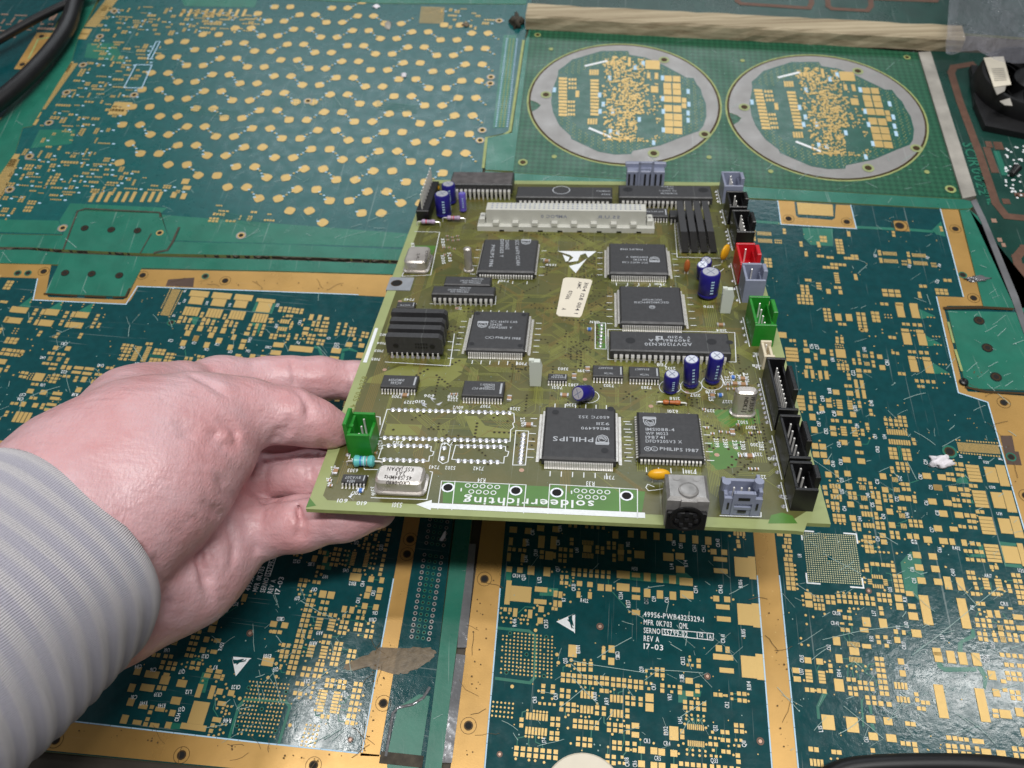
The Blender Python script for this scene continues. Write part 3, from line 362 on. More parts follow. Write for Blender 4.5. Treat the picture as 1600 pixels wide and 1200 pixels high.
tile(1320, 330, .125, """430 505 40 32;437 540 40 30;447 600 40 30;455 632 40 30;790 525 36 30;797 560 36 30;803 615 38 30;810 645 38 30;480 527 9 1 20 0 13 44;495 622 9 1 20 0 13 46;845 550 9 1 20 0 13 44;865 648 9 1 20 0 13 46;715 625 4 1 18 0 12 22;720 665 4 1 18 0 12 24;1080 655 4 1 18 0 12 22;1090 688 4 1 18 0 12 24;605 265 36 30;612 305 38 30;495 995 3 2 80 52 66 40;465 1160 2 1 55 0 44 34;1255 865 2 1 55 0 46 36;1150 985 3 2 55 40 46 34;950 938 2 1 52 0 42 36;930 1030 40 40;938 1070 44 36;130 805 36 30;140 845 40 34;1200 205 36 30;1210 240 36 30;680 1165 95 40;860 1175 95 40;p 1090 235 1200 130 1260 320 1140 290;
t U33 400 580 395 545 50;t U38 815 715 830 680 50;t U32 1040 605 1055 575 50;t U39 1190 705 1205 670 50;t C28 1160 910 1180 870 50""")
# lands of the two ball-grid sites
p = lambda x, y: Vector(FR(780 + x * .225, 930 + y * .225))
a, b2, c2 = p(28, 258), p(368, 290), p(12, 538)
for i in range(14):
    for j in range(12):
        q = a + (b2 - a) * i / 13 + (c2 - a) * j / 11
        if any((q - p(*h)).length < .0013 for h in ((75, 265), (327, 290), (50, 538), (310, 563), (190, 412))) or (i < 1 and j % 3 == 0) or (i == 11 and j in (4, 10)): continue
        DOTS.append((q.x, q.y, .00037))
BHOLE = [p(*h) for h in ((75, 265), (327, 290), (50, 538), (310, 563), (190, 412))]
p = lambda x, y: Vector(FR(780 + x * .15, 1020 + y * .15))
for i in range(6):
    for j in range(4):
        q = p(-60, 512) + (p(145, 532) - p(-60, 512)) * i / 5 + (p(-75, 655) - p(-60, 512)) * j / 3; DOTS.append((q.x, q.y, .00040))
GA, GB_, GC_ = Vector(FR(1255.5, 833)), Vector(FR(1335, 837.5)), Vector(FR(1263.8, 908))
SQ = []
for i in range(24):
    for j in range(24):
        if 9 < i < 12 and 10 < j < 13: continue
        q = GA + (GB_ - GA) * i / 23 + (GC_ - GA) * j / 23; SQ.append((q.x, q.y, .00048, .00042))
FT = {'big': [((780 + .225 * a, 930 + .225 * b), (780 + .225 * c, 930 + .225 * d), s) for s, a, b, c, d in (('49956-PWB4325329-1', 1003, 150, 1420, 190), ('MFR 0K703', 1003, 205, 1198, 224), ('QML', 1248, 228, 1312, 236), ('SERNO', 1003, 262, 1118, 272), ('55799-02', 1142, 276, 1308, 292), ('12', 1390, 290, 1416, 294), ('A', 1455, 304, 1475, 306), ('REV A', 1003, 318, 1110, 328), ('17-03', 1003, 373, 1138, 385))]}
UNIT = MB(); UNIT.box(-.5, -.5, 0, .5, .5, 1, 'gold'); UNIT = UNIT.mesh('gold_pad')
def bordered_board(fr, label, base_poly, golds, lanes):
    t = thing('bare_circuit_board', label, 'circuit board', fr.mw, 'bare circuit boards glued over the table top')
    b = MB(); b.prism(fr.poly(base_poly), -.0016, 0, 'mask', True, 'fr4'); b.obj('laminate', t)
    for nm, pl, mt in golds:
        b = MB(); b.prism(fr.poly(pl), -.0004, ZB if mt != 'brown' else ZP, mt, False); b.obj(nm, t)
    g = MB()
    for q in GRN: g.flat(q, ZG, 'green')
    for q in TRC: g.line(q, .00035, ZG + .00002, 'green')
    for pl in lanes: g.flat(fr.poly(pl), ZG, 'green')
    A = Vector(FR(770, 979)); 
    ring = [FR(*q) for q in ((775, 981), (826, 986), (836, 993), (836, 1058), (828, 1067), (775, 1060))]; g.line(ring, .0011, ZG, 'green')
    g.obj('copper_pour', t, kind='stuff')
    order = sorted(PADS, key=lambda q: -q[2] * q[3]); 
    for i, (x, y, w, h) in enumerate(order[:298]): inst('gold_pad', UNIT, t, (x, y, 0), (w, h, ZP + (i % 7) * .000004))
    s = MB()
    for i, (x, y, w, h) in enumerate(order[298:]): s.box(x - w / 2, y - h / 2, -.0001, x + w / 2, y + h / 2, ZP - .00003 - (i % 7) * .000004, 'gold')
    for (x, y, w, h) in SQ: s.box(x - w / 2, y - h / 2, 0, x + w / 2, y + h / 2, ZP, 'hasl')
    for (x, y, r) in DOTS: s.disc(x, y, ZP, r, 'gold', 8)
    rr = random.Random(3)
    for k in range(260):
        x, y = FR(rr.uniform(800, 1560), rr.uniform(340, 1180))
        if all(abs(x - q[0]) > q[2] * .5 + .0006 or abs(y - q[1]) > q[3] * .5 + .0006 for q in PADS): s.disc(x, y, ZP, .00026, 'gold', 6)
    s.obj('small_gold_land', t, kind='stuff')
    for (x, y, r) in FID:
        f = MB(); f.disc(0, 0, ZP, r * .62, 'fid', 14); f.disc(0, 0, ZP, r * 1.25, 'copper', 16, r * .8); f.obj('fiducial_mark', t, loc=(x, y, 0))
    for q in BHOLE:
        f = MB(); f.disc(0, 0, ZP + .00005, .0005, 'dark', 12); f.disc(0, 0, ZP, .0008, 'green', 12, .0005); f.obj('drilled_hole', t, loc=(q.x, q.y, 0))
    s = MB()
    for tx, p0, p1, h in TXT: text(s, tx, p0, p1, h, ZS, 'silk')
    for p0, p1, tx in FT['big']: text(s, tx, FR(*p0), FR(*p1), .0021 if len(tx) > 2 else .0016, ZS, 'silk')
    bx = [FR(780 + .225 * x, 930 + .225 * y) for x, y in ((1130, 236), (1487, 268), (1484, 314), (1132, 276), (1130, 236))]; s.line(bx, .00028, ZS, 'silk')
    for x0, y0, x1, y1 in ((1373, 259, 1375, 303), (1443, 265, 1445, 310)): s.line([FR(780 + .225 * x0, 930 + .225 * y0), FR(780 + .225 * x1, 930 + .225 * y1)], .00028, ZS, 'silk')
    # white warning triangle: two white pieces round a dark slash, with a small hand shape left out
    tr = [Vector(FR(*q)) for q in ((869.2, 971.5), (898.6, 958.6), (898.2, 990.2))]; P = lambda a, c: tr[0] * (1 - a - c) + tr[1] * a + tr[2] * c
    for pl in ([(0, 0), (.97, 0), (.60, .02), (.18, .62)], [(1, 0), (.03, .97), (0, 1), (.0, .97), (.12, .76), (.88, .0)] if 0 else [(.93, .07), (0, 1), (.10, .74), (.80, .05)], [(0, 0), (.18, .62), (.04, .86)]): s.flat([P(*q) for q in pl], ZS, 'silk')
    s.flat([P(*q) for q in ((.42, .16), (.60, .16), (.50, .34), (.36, .40))], ZS + .00004, 'mask')
    s.line([P(.62, .18), P(.34, .56)], .0005, ZS + .00004, 'mask'); s.line([P(.36, .44), P(.22, .62), P(.20, .72)], .0003, ZS + .00004, 'mask')
    for cx, cy, dx, dy in ((1251.5, 829.5, 1, 1), (1337.5, 835, -1, 1), (1349, 919, -1, -1), (1261, 911, 1, -1)):
        o = Vector(FR(cx, cy)); s.line([o + Vector((dx * .005, 0)), o, o + Vector((0, -dy * .004))], .0006, ZS, 'silk')
    return t, s
def dashes(mb, fr, pts, dash=.0078, gap=.0005, w=.0005):
    for a, b in zip(pts, pts[1:]):
        a, b = Vector(fr(*a)), Vector(fr(*b)); L_ = (b - a).length; d = (b - a).normalized(); x = 0
        while x < L_: mb.line([a + d * x, a + d * min(L_, x + dash)], w, ZS, 'silkb'); x += dash + gap
def holes(fr, t, pts, r=.0024, m='goldb', ringm=True):
    dz = .0004 if t.name.startswith('laminate') else 0.
    for (x, y) in pts:
        f = MB(); f.disc(0, 0, ZS, r * .52, 'dark', 16); f.disc(0, 0, ZS, r * .72, 'ring', 16, r * .52)
        if ringm: f.disc(0, 0, ZS, r * 1.25, 'ring', 24, r * 1.18)
        else: f.disc(0, 0, ZS, r, m, 20, r * .72)
        f.obj('screw_hole', t, loc=(*fr(x, y), dz))
def wear(fr, t, boxes, seed, dirt=()):
    r = random.Random(seed); b = MB()
    for (x0, y0, x1, y1, n) in boxes:
        for _ in range(n):
            x, y = r.uniform(x0, x1), r.uniform(y0, y1); p = Vector(fr(x, y)); a = r.choice((.5, .7, 2.4, r.uniform(0, 3.14))) + r.uniform(-.2, .2); L_ = r.uniform(.001, .009) * r.choice((.5, 1, 1, 1.8)); pts = [p]
            for k in range(3): a += r.uniform(-.15, .15); pts.append(pts[-1] + Vector((math.cos(a), math.sin(a))) * L_ / 3)
            b.line(pts, r.uniform(.00008, .00022), ZS + .0002, 'scuff')
            if r.random() < .5: b.disc(*fr(r.uniform(x0, x1), r.uniform(y0, y1)), ZS + .0002, r.uniform(.0001, .00035), 'scuff', 5)
    for (x0, y0, x1, y1, n) in dirt:
        for _ in range(n): b.disc(*fr(x0 + (x1 - x0) * (q := r.random()) + r.uniform(-12, 12), y0 + (y1 - y0) * q + r.uniform(-8, 8)), ZS + .00025, r.uniform(.0001, .0004), 'dirt', 6)
        for _ in range(n // 4):
            q = r.random(); p = Vector(fr(x0 + (x1 - x0) * q + r.uniform(-10, 10), y0 + (y1 - y0) * q + r.uniform(-8, 8))); a = r.uniform(0, 3.1); pts = [p]
            for k in range(4): a += r.uniform(-.5, .5); pts.append(pts[-1] + Vector((math.cos(a), math.sin(a))) * r.uniform(.0008, .003))
            b.line(pts, r.uniform(.0001, .00022), ZS + .00022, 'dirt')
    return b
# right-hand board
rb = [(820, 294), (1497, 328), (1535, 481), (1640, 485), (1850, 1345), (686, 1345)]
RBg = [(1470, 327), (1497, 328), (1535, 478), (1480, 478), (1475, 483), (1502, 595), (1512, 612), (1640, 622), (1790, 1345), (1748, 1345), (1599, 824), (1544, 628), (1498, 614), (1464, 463), (1506, 465)]
golds = [('gold_border', [(797, 474), (819, 474), (782.5, 900), (756, 1200), (743, 1345), (686, 1345), (704, 1200), (742.5, 900)], 'goldb'),
 ('gold_border', [(1166, 700), (1196, 700), (1220, 930), (1246, 1200), (1260, 1345), (1219, 1345), (1207.5, 1200), (1185, 930)], 'goldb'), ('gold_border', RBg, 'goldb'),
 ('gold_border', [(1215.6, 313.8), (1241, 315), (1243.5, 337), (1247, 340), (1300, 344), (1304.5, 341), (1306, 320), (1329, 321), (1338, 357.5), (1220.5, 350.5)], 'goldb'),
 ('gold_border', [(1395.6, 345), (1417, 346), (1421.8, 361.8), (1399.4, 360.6)], 'goldb'),
 ('gold_tongue', [(1245, 316.5), (1301, 320), (1302, 338), (1247, 335)], 'gold'), ('brown_patch', [(1562.5, 681), (1581, 681), (1585.6, 705.6), (1591.3, 706), (1596.3, 727.5), (1573, 726)], 'brown')]
RB, s = bordered_board(FR, 'dark teal bare board with gold lands in front of and right of the held board', rb, golds, [[(1165, 343), (1220, 347), (1220, 351), (1165, 347)], [(1338, 353), (1398, 356), (1398, 360), (1338, 357)], [(1421, 357), (1458, 360), (1458, 364), (1421, 361)]])
dashes(s, FR, [(1183, 900), (1206, 1200)]); dashes(s, FR, [(1217.5, 900), (1221, 930), (1247, 1200)]); dashes(s, FR, [(781.5, 920), (757.5, 1200)]); dashes(s, FR, [(1469, 327), (1505, 464)]); dashes(s, FR, [(1463, 464), (1497, 614), (1543, 629), (1600, 828)], .006)
dashes(s, FR, [(1215, 314), (1220, 351), (1338, 358), (1329, 321)])
s.obj('printing', RB)
holes(FR, RB, [(757, 905), (732, 1134), (1232, 342), (1323, 347), (1492.5, 358), (1521, 466), (1568, 629.5), (1603, 775)]); holes(FR, RB, [(1405.5, 353)], .0034, 'dark'); holes(FR, RB, [(1483.5, 706)], .0032, 'green', False); holes(FR, RB, [(1579.4, 714.4), (1504, 430)], .0022, 'green', False)
b = wear(FR, RB, [(1230, 560, 1590, 1180, 150), (800, 880, 1170, 1180, 60), (1170, 340, 1480, 560, 30)], 31, [(760, 900, 730, 1190, 24), (1205, 900, 1228, 1190, 18), (1520, 560, 1590, 760, 20)])
for pl in (((1425, 1024), (1470, 990), (1513, 955), (1560, 918)), ((1008, 1046), (1060, 1049), (1098, 1052)), ((890, 1032), (930, 1040), (1010, 1052)), ((1285, 1000), (1350, 985), (1420, 978))): b.line([FR(*q) for q in pl], .0002, ZS + .0002, 'scuff')
b.obj('wear_mark', RB, kind='stuff')
# left-hand board
lb = [(-160, 408.5), (750, 433), (662, 1230), (-160, 1152)]
golds = [('gold_border', [(-160, 409), (80, 414), (72, 459), (76, 464.5), (192, 468.5), (199, 465), (221, 421), (430, 425), (742, 434), (738, 471), (430, 455), (217, 447), (205, 468), (198, 475), (52, 468), (59, 435), (-160, 428)], 'goldb'),
 ('gold_border', [(690, 480), (712, 480), (641, 900), (592.5, 1182), (563, 1181), (616, 900)], 'goldb'), ('gold_border', [(-160, 1096), (107.5, 1127.5), (400, 1161), (640, 1184), (637, 1229), (362, 1200), (-160, 1150)], 'goldb'),
 ('gold_border', [(-60, 684), (60, 693), (58, 728), (-60, 718)], 'goldb'), ('brown_patch', [(263, 437), (304, 434), (302, 449), (259, 447)], 'brown')]
LB, s = bordered_board(FL, 'dark teal bare board with gold border lying under the hand', lb, golds, [])
dashes(s, FL, [(430, 456), (215, 448), (197, 476), (52, 469), (59, 436)]); dashes(s, FL, [(560, 461), (430, 456)]); dashes(s, FL, [(615, 905), (566, 1175)]); dashes(s, FL, [(108, 1126.5), (400, 1160), (560, 1177)]); dashes(s, FL, [(-40, 730), (60, 737)])
s.obj('printing', LB)
holes(FL, LB, [(68.5, 424.5), (223, 430.5), (352, 439), (87, 1156), (284, 1180), (490, 1196)]); holes(FL, LB, [(641, 843), (636, 866), (599, 1099)]); holes(FL, LB, [(267.5, 504.5), (44, 427), (28, 427), (321, 432)], .002, 'green', False)
# through-hole connector field of the left board
b = MB(); b2 = MB()
for k in range(21):
    for i in range(4):
        y = 812 + k * 9.15; x = 672 - (y - 812) * .158 + i * 9.0; yy = y + i * 1.3
        if k == 5 or 1005 < yy < 1052: continue
        (b if yy < 995 else b).disc(*FL(x, yy), ZP, .00082, 'tin' if i in (0, 3) else 'green', 10, .0005); b.disc(*FL(x, yy), ZP + .00004, .0005, 'dark', 8)
b.obj('plated_hole', LB, kind='stuff')

b = wear(FL, LB, [(0, 470, 560, 620, 60), (0, 600, 150, 680, 20), (330, 930, 560, 1150, 60)], 33, [(110, 1140, 560, 1190, 30), (600, 1000, 575, 1170, 30), (240, 440, 560, 448, 26)]); b.obj('wear_mark', LB, kind='stuff')
def inside(p, pl):
    r = False
    for (x0, y0), (x1, y1) in zip(pl, pl[1:] + pl[:1]):
        if (y0 > p[1]) != (y1 > p[1]) and p[0] < (x1 - x0) * (p[1] - y0) / (y1 - y0) + x0: r = not r
    return r
# ---------------------------------------------------------------- rails, joints, other boards on the table
def wpoly(pts, z=0): return [tuple(T(x, y, z)[:2]) for x, y in pts]
WF = Fr(Matrix.Identity(4))
def strip(name, label, cat, pts, z1, m, z0=-.0016, group=None, side=None):
    o = T(*pts[0]); mw = Matrix.Translation((o.x, o.y, 0)); b = MB(); f = Fr(mw); b.prism(f.poly(pts), z0, z1, m, True, side); ob = b.obj(name, loc=(o.x, o.y, 0)); tag(ob, label, cat, group); return ob, f
GR = 'green laminate rails between the boards'
def rail(label, pts, extra=None):
    o = T(*pts[0]); mw = Matrix.Translation((o.x, o.y, 0)); f = Fr(mw); t = thing('laminate_rail', label, 'rail', mw, GR)
    b = MB(); b.prism(f.poly(pts), -.0016, .0004, 'green', True, 'fr4'); b.obj('strip', t); xs = [q[0] for q in pts]; ys = [q[1] for q in pts]; w_ = wear(lambda x, y: f(x, y), t, [(max(0, min(xs)), max(0, min(ys)), min(1600, max(xs)), min(1200, max(ys)), 18)], len(label)); P_ = [f(*q) for q in pts]; keep = [i for i in range(len(w_.f)) if all(inside((w_.v[k][0], w_.v[k][1]), P_) for k in w_.f[i])]; w_.f = [w_.f[i] for i in keep]; w_.mi = [w_.mi[i] for i in keep]; w_.obj('wear_mark', t, kind='stuff', loc=(0, 0, .0003)); return t, f
t, f = rail('green rail with a tab of three holes just above the dark crack', [(-160, 364), (98, 368.5), (121, 330), (251, 334), (256, 350), (266, 378), (430, 382), (812, 398), (806, 414), (430, 400.5), (222, 396.5), (99, 390.5), (45, 387), (-160, 385)])
holes(f, t, [(133, 357.5), (174.5, 360), (215.5, 361.5)], .0021, 'dark', False)
b = MB(); b.line([f(*q) for q in ((100, 390), (122, 331), (134, 327), (250, 333), (251, 340))], .0009, ZP, 'grime'); b.line([f(*q) for q in ((220, 396), (237, 366))], .0006, ZP, 'grime'); b.line([f(*q) for q in ((280, 357), (270, 380), (262, 392), (242, 396))], .0013, ZP, 'grime'); b.obj('routed_slot', t, loc=(0, 0, .0004))
t, f = rail('green rail with a wide tab dipping into the gold border below the crack', [(-160, 390.5), (45, 391), (96, 396), (220, 401.5), (430, 406.5), (806, 420), (744, 433), (430, 424), (222, 419.5), (197.5, 464), (71, 459), (92, 414), (-160, 408)])
holes(f, t, [(102.5, 427.5), (144, 429), (187, 431.5)], .0021, 'dark', False)
b = MB(); b.line([f(*q) for q in ((70, 460), (120, 463.5))], .001, ZP, 'ring'); b.line([f(*q) for q in ((134, 464), (165, 465.5))], .001, ZP, 'ring'); b.line([f(*q) for q in ((178, 466), (197, 465), (203, 452))], .001, ZP, 'ring'); b.obj('routed_slot', t, loc=(0, 0, .0004))
b = MB(); o = T(0, 388); mw = Matrix.Translation((o.x, o.y, 0)); f = Fr(mw); rr = random.Random(5); pu = []; pd = []
for i in range(160):
    x = -160 + i * 6; y = 387.5 + (x > 60) * (x - 60) * .034 + rr.uniform(-.8, .8); pu.append(f(x, y - .6 - rr.random() ** 3 * 4)); pd.append(f(x, y + .8 + rr.random() ** 3 * 4))
b.prism(pu + pd[::-1], -.0015, .0002, 'grime'); ob = b.obj('dirt_filled_crack', loc=(o.x, o.y, 0)); tag(ob, 'dark jagged crack filled with dirt between the two horizontal green rails', 'crack')
t, f = rail('upright green rail beside the plated hole field in front of the board', [(757, 450), (778, 450), (727.5, 900), (690, 1200), (671, 1345), (640, 1345), (664, 1200), (700.5, 900)])
t, f = rail('green rail running behind the held board along the disc panel', [(758, 268), (801, 271), (1505, 312.5), (1530, 318), (1514, 327), (1497, 327.5), (1150, 309), (752, 290)])
t, f = rail('green rail outside the right gold border below the white strip', [(1499, 329), (1514, 328), (1535, 345), (1590, 470), (1640, 600), (1640, 484), (1536, 480)])
t, f = rail('green tab with three holes set in the notch of the right gold border', [(1480.5, 486), (1640, 490), (1640, 612), (1515, 607.5), (1505, 590)])
holes(f, t, [(1529, 502), (1542, 544.5), (1555.5, 590)], .0026, 'dark', False)
b = MB(); b.line([f(*q) for q in ((1475, 482.5), (1536, 481.5), (1580, 484))], .0016, ZP, 'ring')
for q in (((1481, 505), (1489, 536)), ((1492, 548), (1502, 580))): b.line([f(*a) for a in q], .0011, ZP, 'fr4')
b.line([f(*q) for q in ((1509, 606), (1540, 613), (1600, 616))], .0012, ZP, 'ring'); b.obj('routed_slot', t, loc=(0, 0, .0004))
b = MB(); k = f(1505, 598); b.lathe((*k, .0002), (0, 0, 1), [(.0018, 0), (.0021, .0004), (.0018, .0012), (.0011, .0016), (.0006, .0012)], 'blackd', 16); ob = b.obj('screw', smooth=True); ob.location = t.location; tag(ob, 'small black cross head screw at the corner of the right green tab', 'screw')
t, f = rail('wide green rail at the left between far board and dot board', [(120, -20), (163, -20), (122, 61), (112, 97), (50, 198), (36, 200), (24, 240), (-40, 330), (-90, 330), (-20, 215), (30, 150), (72, 90)])
t, f = rail('green rail along the top edge behind the dot board', [(163, -60), (835, -60), (822, 7), (600, 6), (166, -14)])
t, f = rail('short green rail between the dot board and the disc panel', [(821, 63), (829, 45), (802, 268), (758, 266), (762, 216), (800, 208)])
# clear film gap beside the upright rail, resin puddle, glue smear
film = MB(); o = T(700, 1100); mw = Matrix.Translation((o.x, o.y, 0)); f = Fr(mw)
for pl in ([(728, 850), (744, 850), (729, 1012), (714.5, 1012)], [(713, 1022), (727.5, 1024), (706, 1192), (690.5, 1192)]): film.prism(f.poly(pl), -.001, .0003, 'film')
ob = film.obj('film_seal', loc=(o.x, o.y, 0)); tag(ob, 'crinkled grey clear film sealing the gap beside the upright green rail', 'film')
b = MB(); o = T(600, 1030); f = Fr(Matrix.Translation((o.x, o.y, 0)))
pl = [(538, 1044), (545, 1035), (570, 1026), (595, 1011), (640, 1013), (668, 1011), (682, 1016), (679, 1026), (664, 1040), (641, 1050), (622, 1055), (600, 1050), (580, 1044), (560, 1043), (548, 1048)]
rg_ = random.Random(8); pl = [(a[0] + (b_[0] - a[0]) * t + rg_.uniform(-2.5, 2.5), a[1] + (b_[1] - a[1]) * t + rg_.uniform(-1.8, 1.8)) for a, b_ in zip(pl, pl[1:] + pl[:1]) for t in (0, .25, .5, .75)]
c = f(612, 1032); N = len(pl); q = [f(*a) for a in pl]; vs = [(*a, ZS + .00005) for a in q] + [(a[0] * .8 + c[0] * .2, a[1] * .8 + c[1] * .2, .00042) for a in q] + [(*c, .0005)]
b.add(vs, [(i, (i + 1) % N, N + (i + 1) % N, N + i) for i in range(N)] + [(N + i, N + (i + 1) % N, 2 * N) for i in range(N)], 'glue'); ob = b.obj('glue_smear', smooth=True, loc=(o.x, o.y, 0)); tag(ob, 'brown grey smear of dried glue across the gold bar and hole field', 'glue smear')
b = MB(); o = T(640, 1120); f = Fr(Matrix.Translation((o.x, o.y, 0)))
b.flat(f.poly([(622, 1105), (655, 1085), (672, 1088), (655, 1200), (605, 1215), (605, 1180)]), ZS, 'green'); b.tube([(*f(*q), .0002) for q in ((672, 1074), (662, 1090), (645, 1101), (622, 1106), (614, 1115), (610, 1140), (603, 1182))], .0006, 'film', 8); b.line([f(*q) for q in ((600, 1184), (655, 1190))], .004, ZS + .0001, 'grime')
ob = b.obj('corner_patch', loc=(o.x, o.y, 0)); tag(ob, 'green laminate corner patch with a grey film edge below the hole field', 'patch')
# ---- board with the staggered gold dots
o = T(450, 200); mw = frame(450, 200); f = Fr(mw); DB = thing('bare_circuit_board', 'teal bare board covered in staggered gold dots, behind the hand', 'circuit board', mw, 'bare circuit boards glued over the table top')
bp = [(165, -15), (833, -15), (820, 62), (799, 206), (761, 214), (737, 394), (265, 377), (252, 333), (122, 329), (100, 367), (-160, 363), (-45, 330), (23, 240), (35, 198), (50, 197), (112, 97), (121, 61)]
b = MB(); b.prism(f.poly(bp), -.0016, 0.0001, 'mask2', True, 'fr4'); b.obj('laminate', DB)
b = MB()
for pl in ([(253, 336), (700, 370), (738, 390), (266, 376)], [(92, 345), (-60, 342), (-100, 360), (98, 366)], [(100, 365), (120, 329), (252, 333), (262, 325), (110, 318), (93, 345)], [(137, 68), (180, 68), (196, 98), (132, 90)], [(62, 203), (118, 203), (112, 225), (48, 232)], [(280, -10), (405, -10), (398, 12), (288, 10)], [(787, 55), (807, 55), (790, 200), (770, 200)]): b.flat(f.poly(pl), ZG + .0001, 'green')
b.line([f(*q) for q in ((818, 64), (797, 205), (785, 213), (760, 216), (755, 262))], .0016, ZG + .0002, 'fr4')
b.obj('copper_pour', DB, kind='stuff')
dm = MB(); rd = f.size(480, 170, 15.6, 1)[0] / 2; dm.flat([(rd * (.95 + .06 * math.cos(4 * a)) * math.cos(a), rd * (.95 + .06 * math.cos(4 * a)) * math.sin(a)) for a in [i * math.pi / 16 for i in range(32)]], 0, 'gold')
dm = dm.mesh('gold_dot')
e0, ex, ey, eo = Vector(f(468.5, 23.6)), Vector(f(559, 25.5)), Vector(f(459, 46.3)), Vector(f(510.2, 35.5)); pr = Vector(f(493.2, 23.6)) - e0
ex -= e0; ey -= e0; eo -= e0
dpoly = [f(*q) for q in ((262, 52), (300, 55), (420, 5), (570, 3), (580, 20), (632, 30), (700, 34), (775, 40), (762, 120), (742, 215), (735, 262), (690, 285), (655, 325), (600, 345), (440, 352), (330, 300), (245, 262), (160, 256))]
dots = []; sm = MB(); sp = MB(); rr = random.Random(11)
for i in range(-6, 6):
    for j in range(-3, 30):
        for k in (0, 1):
            for h in (0, 1):
                q = e0 + ex * i + ey * j + eo * k + pr * h
                if inside(q, dpoly): dots.append((q, h, k))
for q, h, k in dots[:300]:
    inst('gold_dot', dm, DB, (q.x, q.y, ZP + .0001), rz=rr.uniform(0, 1.5))
for q, h, k in dots[300:]: sm.disc(q.x, q.y, ZP + .0001, rd * .9, 'gold', 12)
for q, h, k in dots:
    if h and rr.random() < .8:
        for n_ in range(4):
            d = (eo + pr * -1) if not k else (ex - eo - pr); c = q + d * (.25 + .16 * n_) + Vector((rr.uniform(-.0006, .0006), rr.uniform(-.0006, .0006)))
            (sm if n_ % 2 else sp).box(c.x - .0006, c.y - .0004, 0, c.x + .0006, c.y + .0004, ZP + .0002, 'gold' if n_ % 2 else 'silkb')
    if h == 0 and rr.random() < .7: sp.box(q.x - .0036, q.y + .0004, 0, q.x - .002, q.y + .0012, ZP + .0002, 'silkb')
def clutter(mb, sk, fr, poly, n, seed, sz=(.0008, .0016), m='gold', z=.0003):
    r = random.Random(seed); P = fr.poly(poly); xs = [p[0] for p in P]; ys = [p[1] for p in P]; c = 0; used = []
    for _ in range(n * 8):
        if c >= n: break
        x, y = r.uniform(min(xs), max(xs)), r.uniform(min(ys), max(ys))
        if not inside((x, y), P): continue
        nx, ny = r.choice(((1, 2), (2, 1), (2, 2), (3, 2), (4, 1), (1, 4), (2, 4), (6, 1), (3, 1))); w = r.uniform(*sz); h = w * r.choice((.7, 1, 1, 1.5)); dx, dy = w * 1.35, h * 1.35
        if any(abs(x - a) < (dx * nx + c1) * .6 and abs(y - b) < (dy * ny + d1) * .6 for a, b, c1, d1 in used): continue
        used.append((x, y, dx * nx, dy * ny)); c += 1
        for i in range(nx):
            for j in range(ny):
                u, v = x + (i - (nx - 1) / 2) * dx, y + (j - (ny - 1) / 2) * dy; mb.box(u - w / 2, v - h / 2, 0, u + w / 2, v + h / 2, z, m)
        if sk is not None and r.random() < .5: u = x + dx * nx * .5 + .0012; sk.box(u, y - .0005, 0, u + .0016, y + .0004, z, 'silkb')
clutter(sm, sp, f, [(162, 8), (285, 14), (410, 22), (400, 48), (250, 55), (150, 58)], 75, 1); clutter(sm, sp, f, [(148, 62), (205, 66), (255, 75), (190, 170), (165, 225), (70, 235), (62, 200), (110, 135)], 90, 2)
clutter(sm, sp, f, [(40, 235), (160, 240), (200, 262), (285, 300), (120, 300), (10, 345), (-20, 330)], 85, 3, (.0008, .0014)); clutter(sm, sp, f, [(300, 18), (405, 22), (400, 50), (320, 50)], 14, 4); clutter(sm, sp, f, [(690, 12), (770, 14), (768, 46), (690, 44)], 14, 5); clutter(sm, None, f, [(335, 318), (430, 335), (425, 350), (330, 345)], 10, 6)
big = [(290 - 5 + k * 11.6 + (k > 2) * 2 + (k > 5) * 2, 20.5, 4.5, 11) for k in range(9)] + [(145 + k * 12 + (k > 2) * 3 + (k > 5) * 5, 308, 5.5, 16) for k in range(9)] + [(188, 170, 28, 20), (272, 305, 8, 9), (287, 307, 8, 9), (290, 284, 11, 8), (292, 294, 12, 6)]
for x, y, w, h in big: w, h = f.size(x, y, w, h); inst('gold_pad', UNIT, DB, (*f(x, y), 0), (w, h, ZP + .0001))
fg = MB()
for (x0, y0), (x1, y1), n in (((175, 0), (140, 44), 16), ((112, 100), (60, 172), 34), ((20, 250), (-20, 330), 34)):
    a, c = Vector(f(x0, y0)), Vector(f(x1, y1))
    for i in range(n): q = a + (c - a) * i / n; w = (c - a).length / n; sm.box(q.x - .0042, q.y - w * .36, 0, q.x + .0042, q.y + w * .36, ZP + .0001, 'gold')
for x, y, w, h in ((134, 50, 15, 9), (130, 57, 15, 9), (106, 101, 14, 9), (101, 109, 14, 9), (56, 180, 14, 9), (51, 191, 16, 9), (20, 246, 18, 10), (15, 256, 18, 10)): w, h = f.size(x, y, w, h); inst('gold_pad', UNIT, DB, (*f(x, y), 0), (w, h, ZP + .0001))
for i in range(17):
    for j in range(14): q = Vector(f(659, 12)) + (Vector(f(694, 13)) - Vector(f(659, 12))) * i / 16 + (Vector(f(656, 36)) - Vector(f(659, 12))) * j / 13; sm.disc(q.x, q.y, ZP + .0002, .00045, 'gold', 6)
for i in range(42):
    for j in range(4): q = Vector(f(792, 62)) + (Vector(f(775, 198)) - Vector(f(792, 62))) * i / 41 + (Vector(f(803, 62)) - Vector(f(787, 62))) * j / 3; sm.disc(q.x, q.y, ZP + .0002, .0006, 'fr4' if j in (1, 2) else 'silkb', 6)
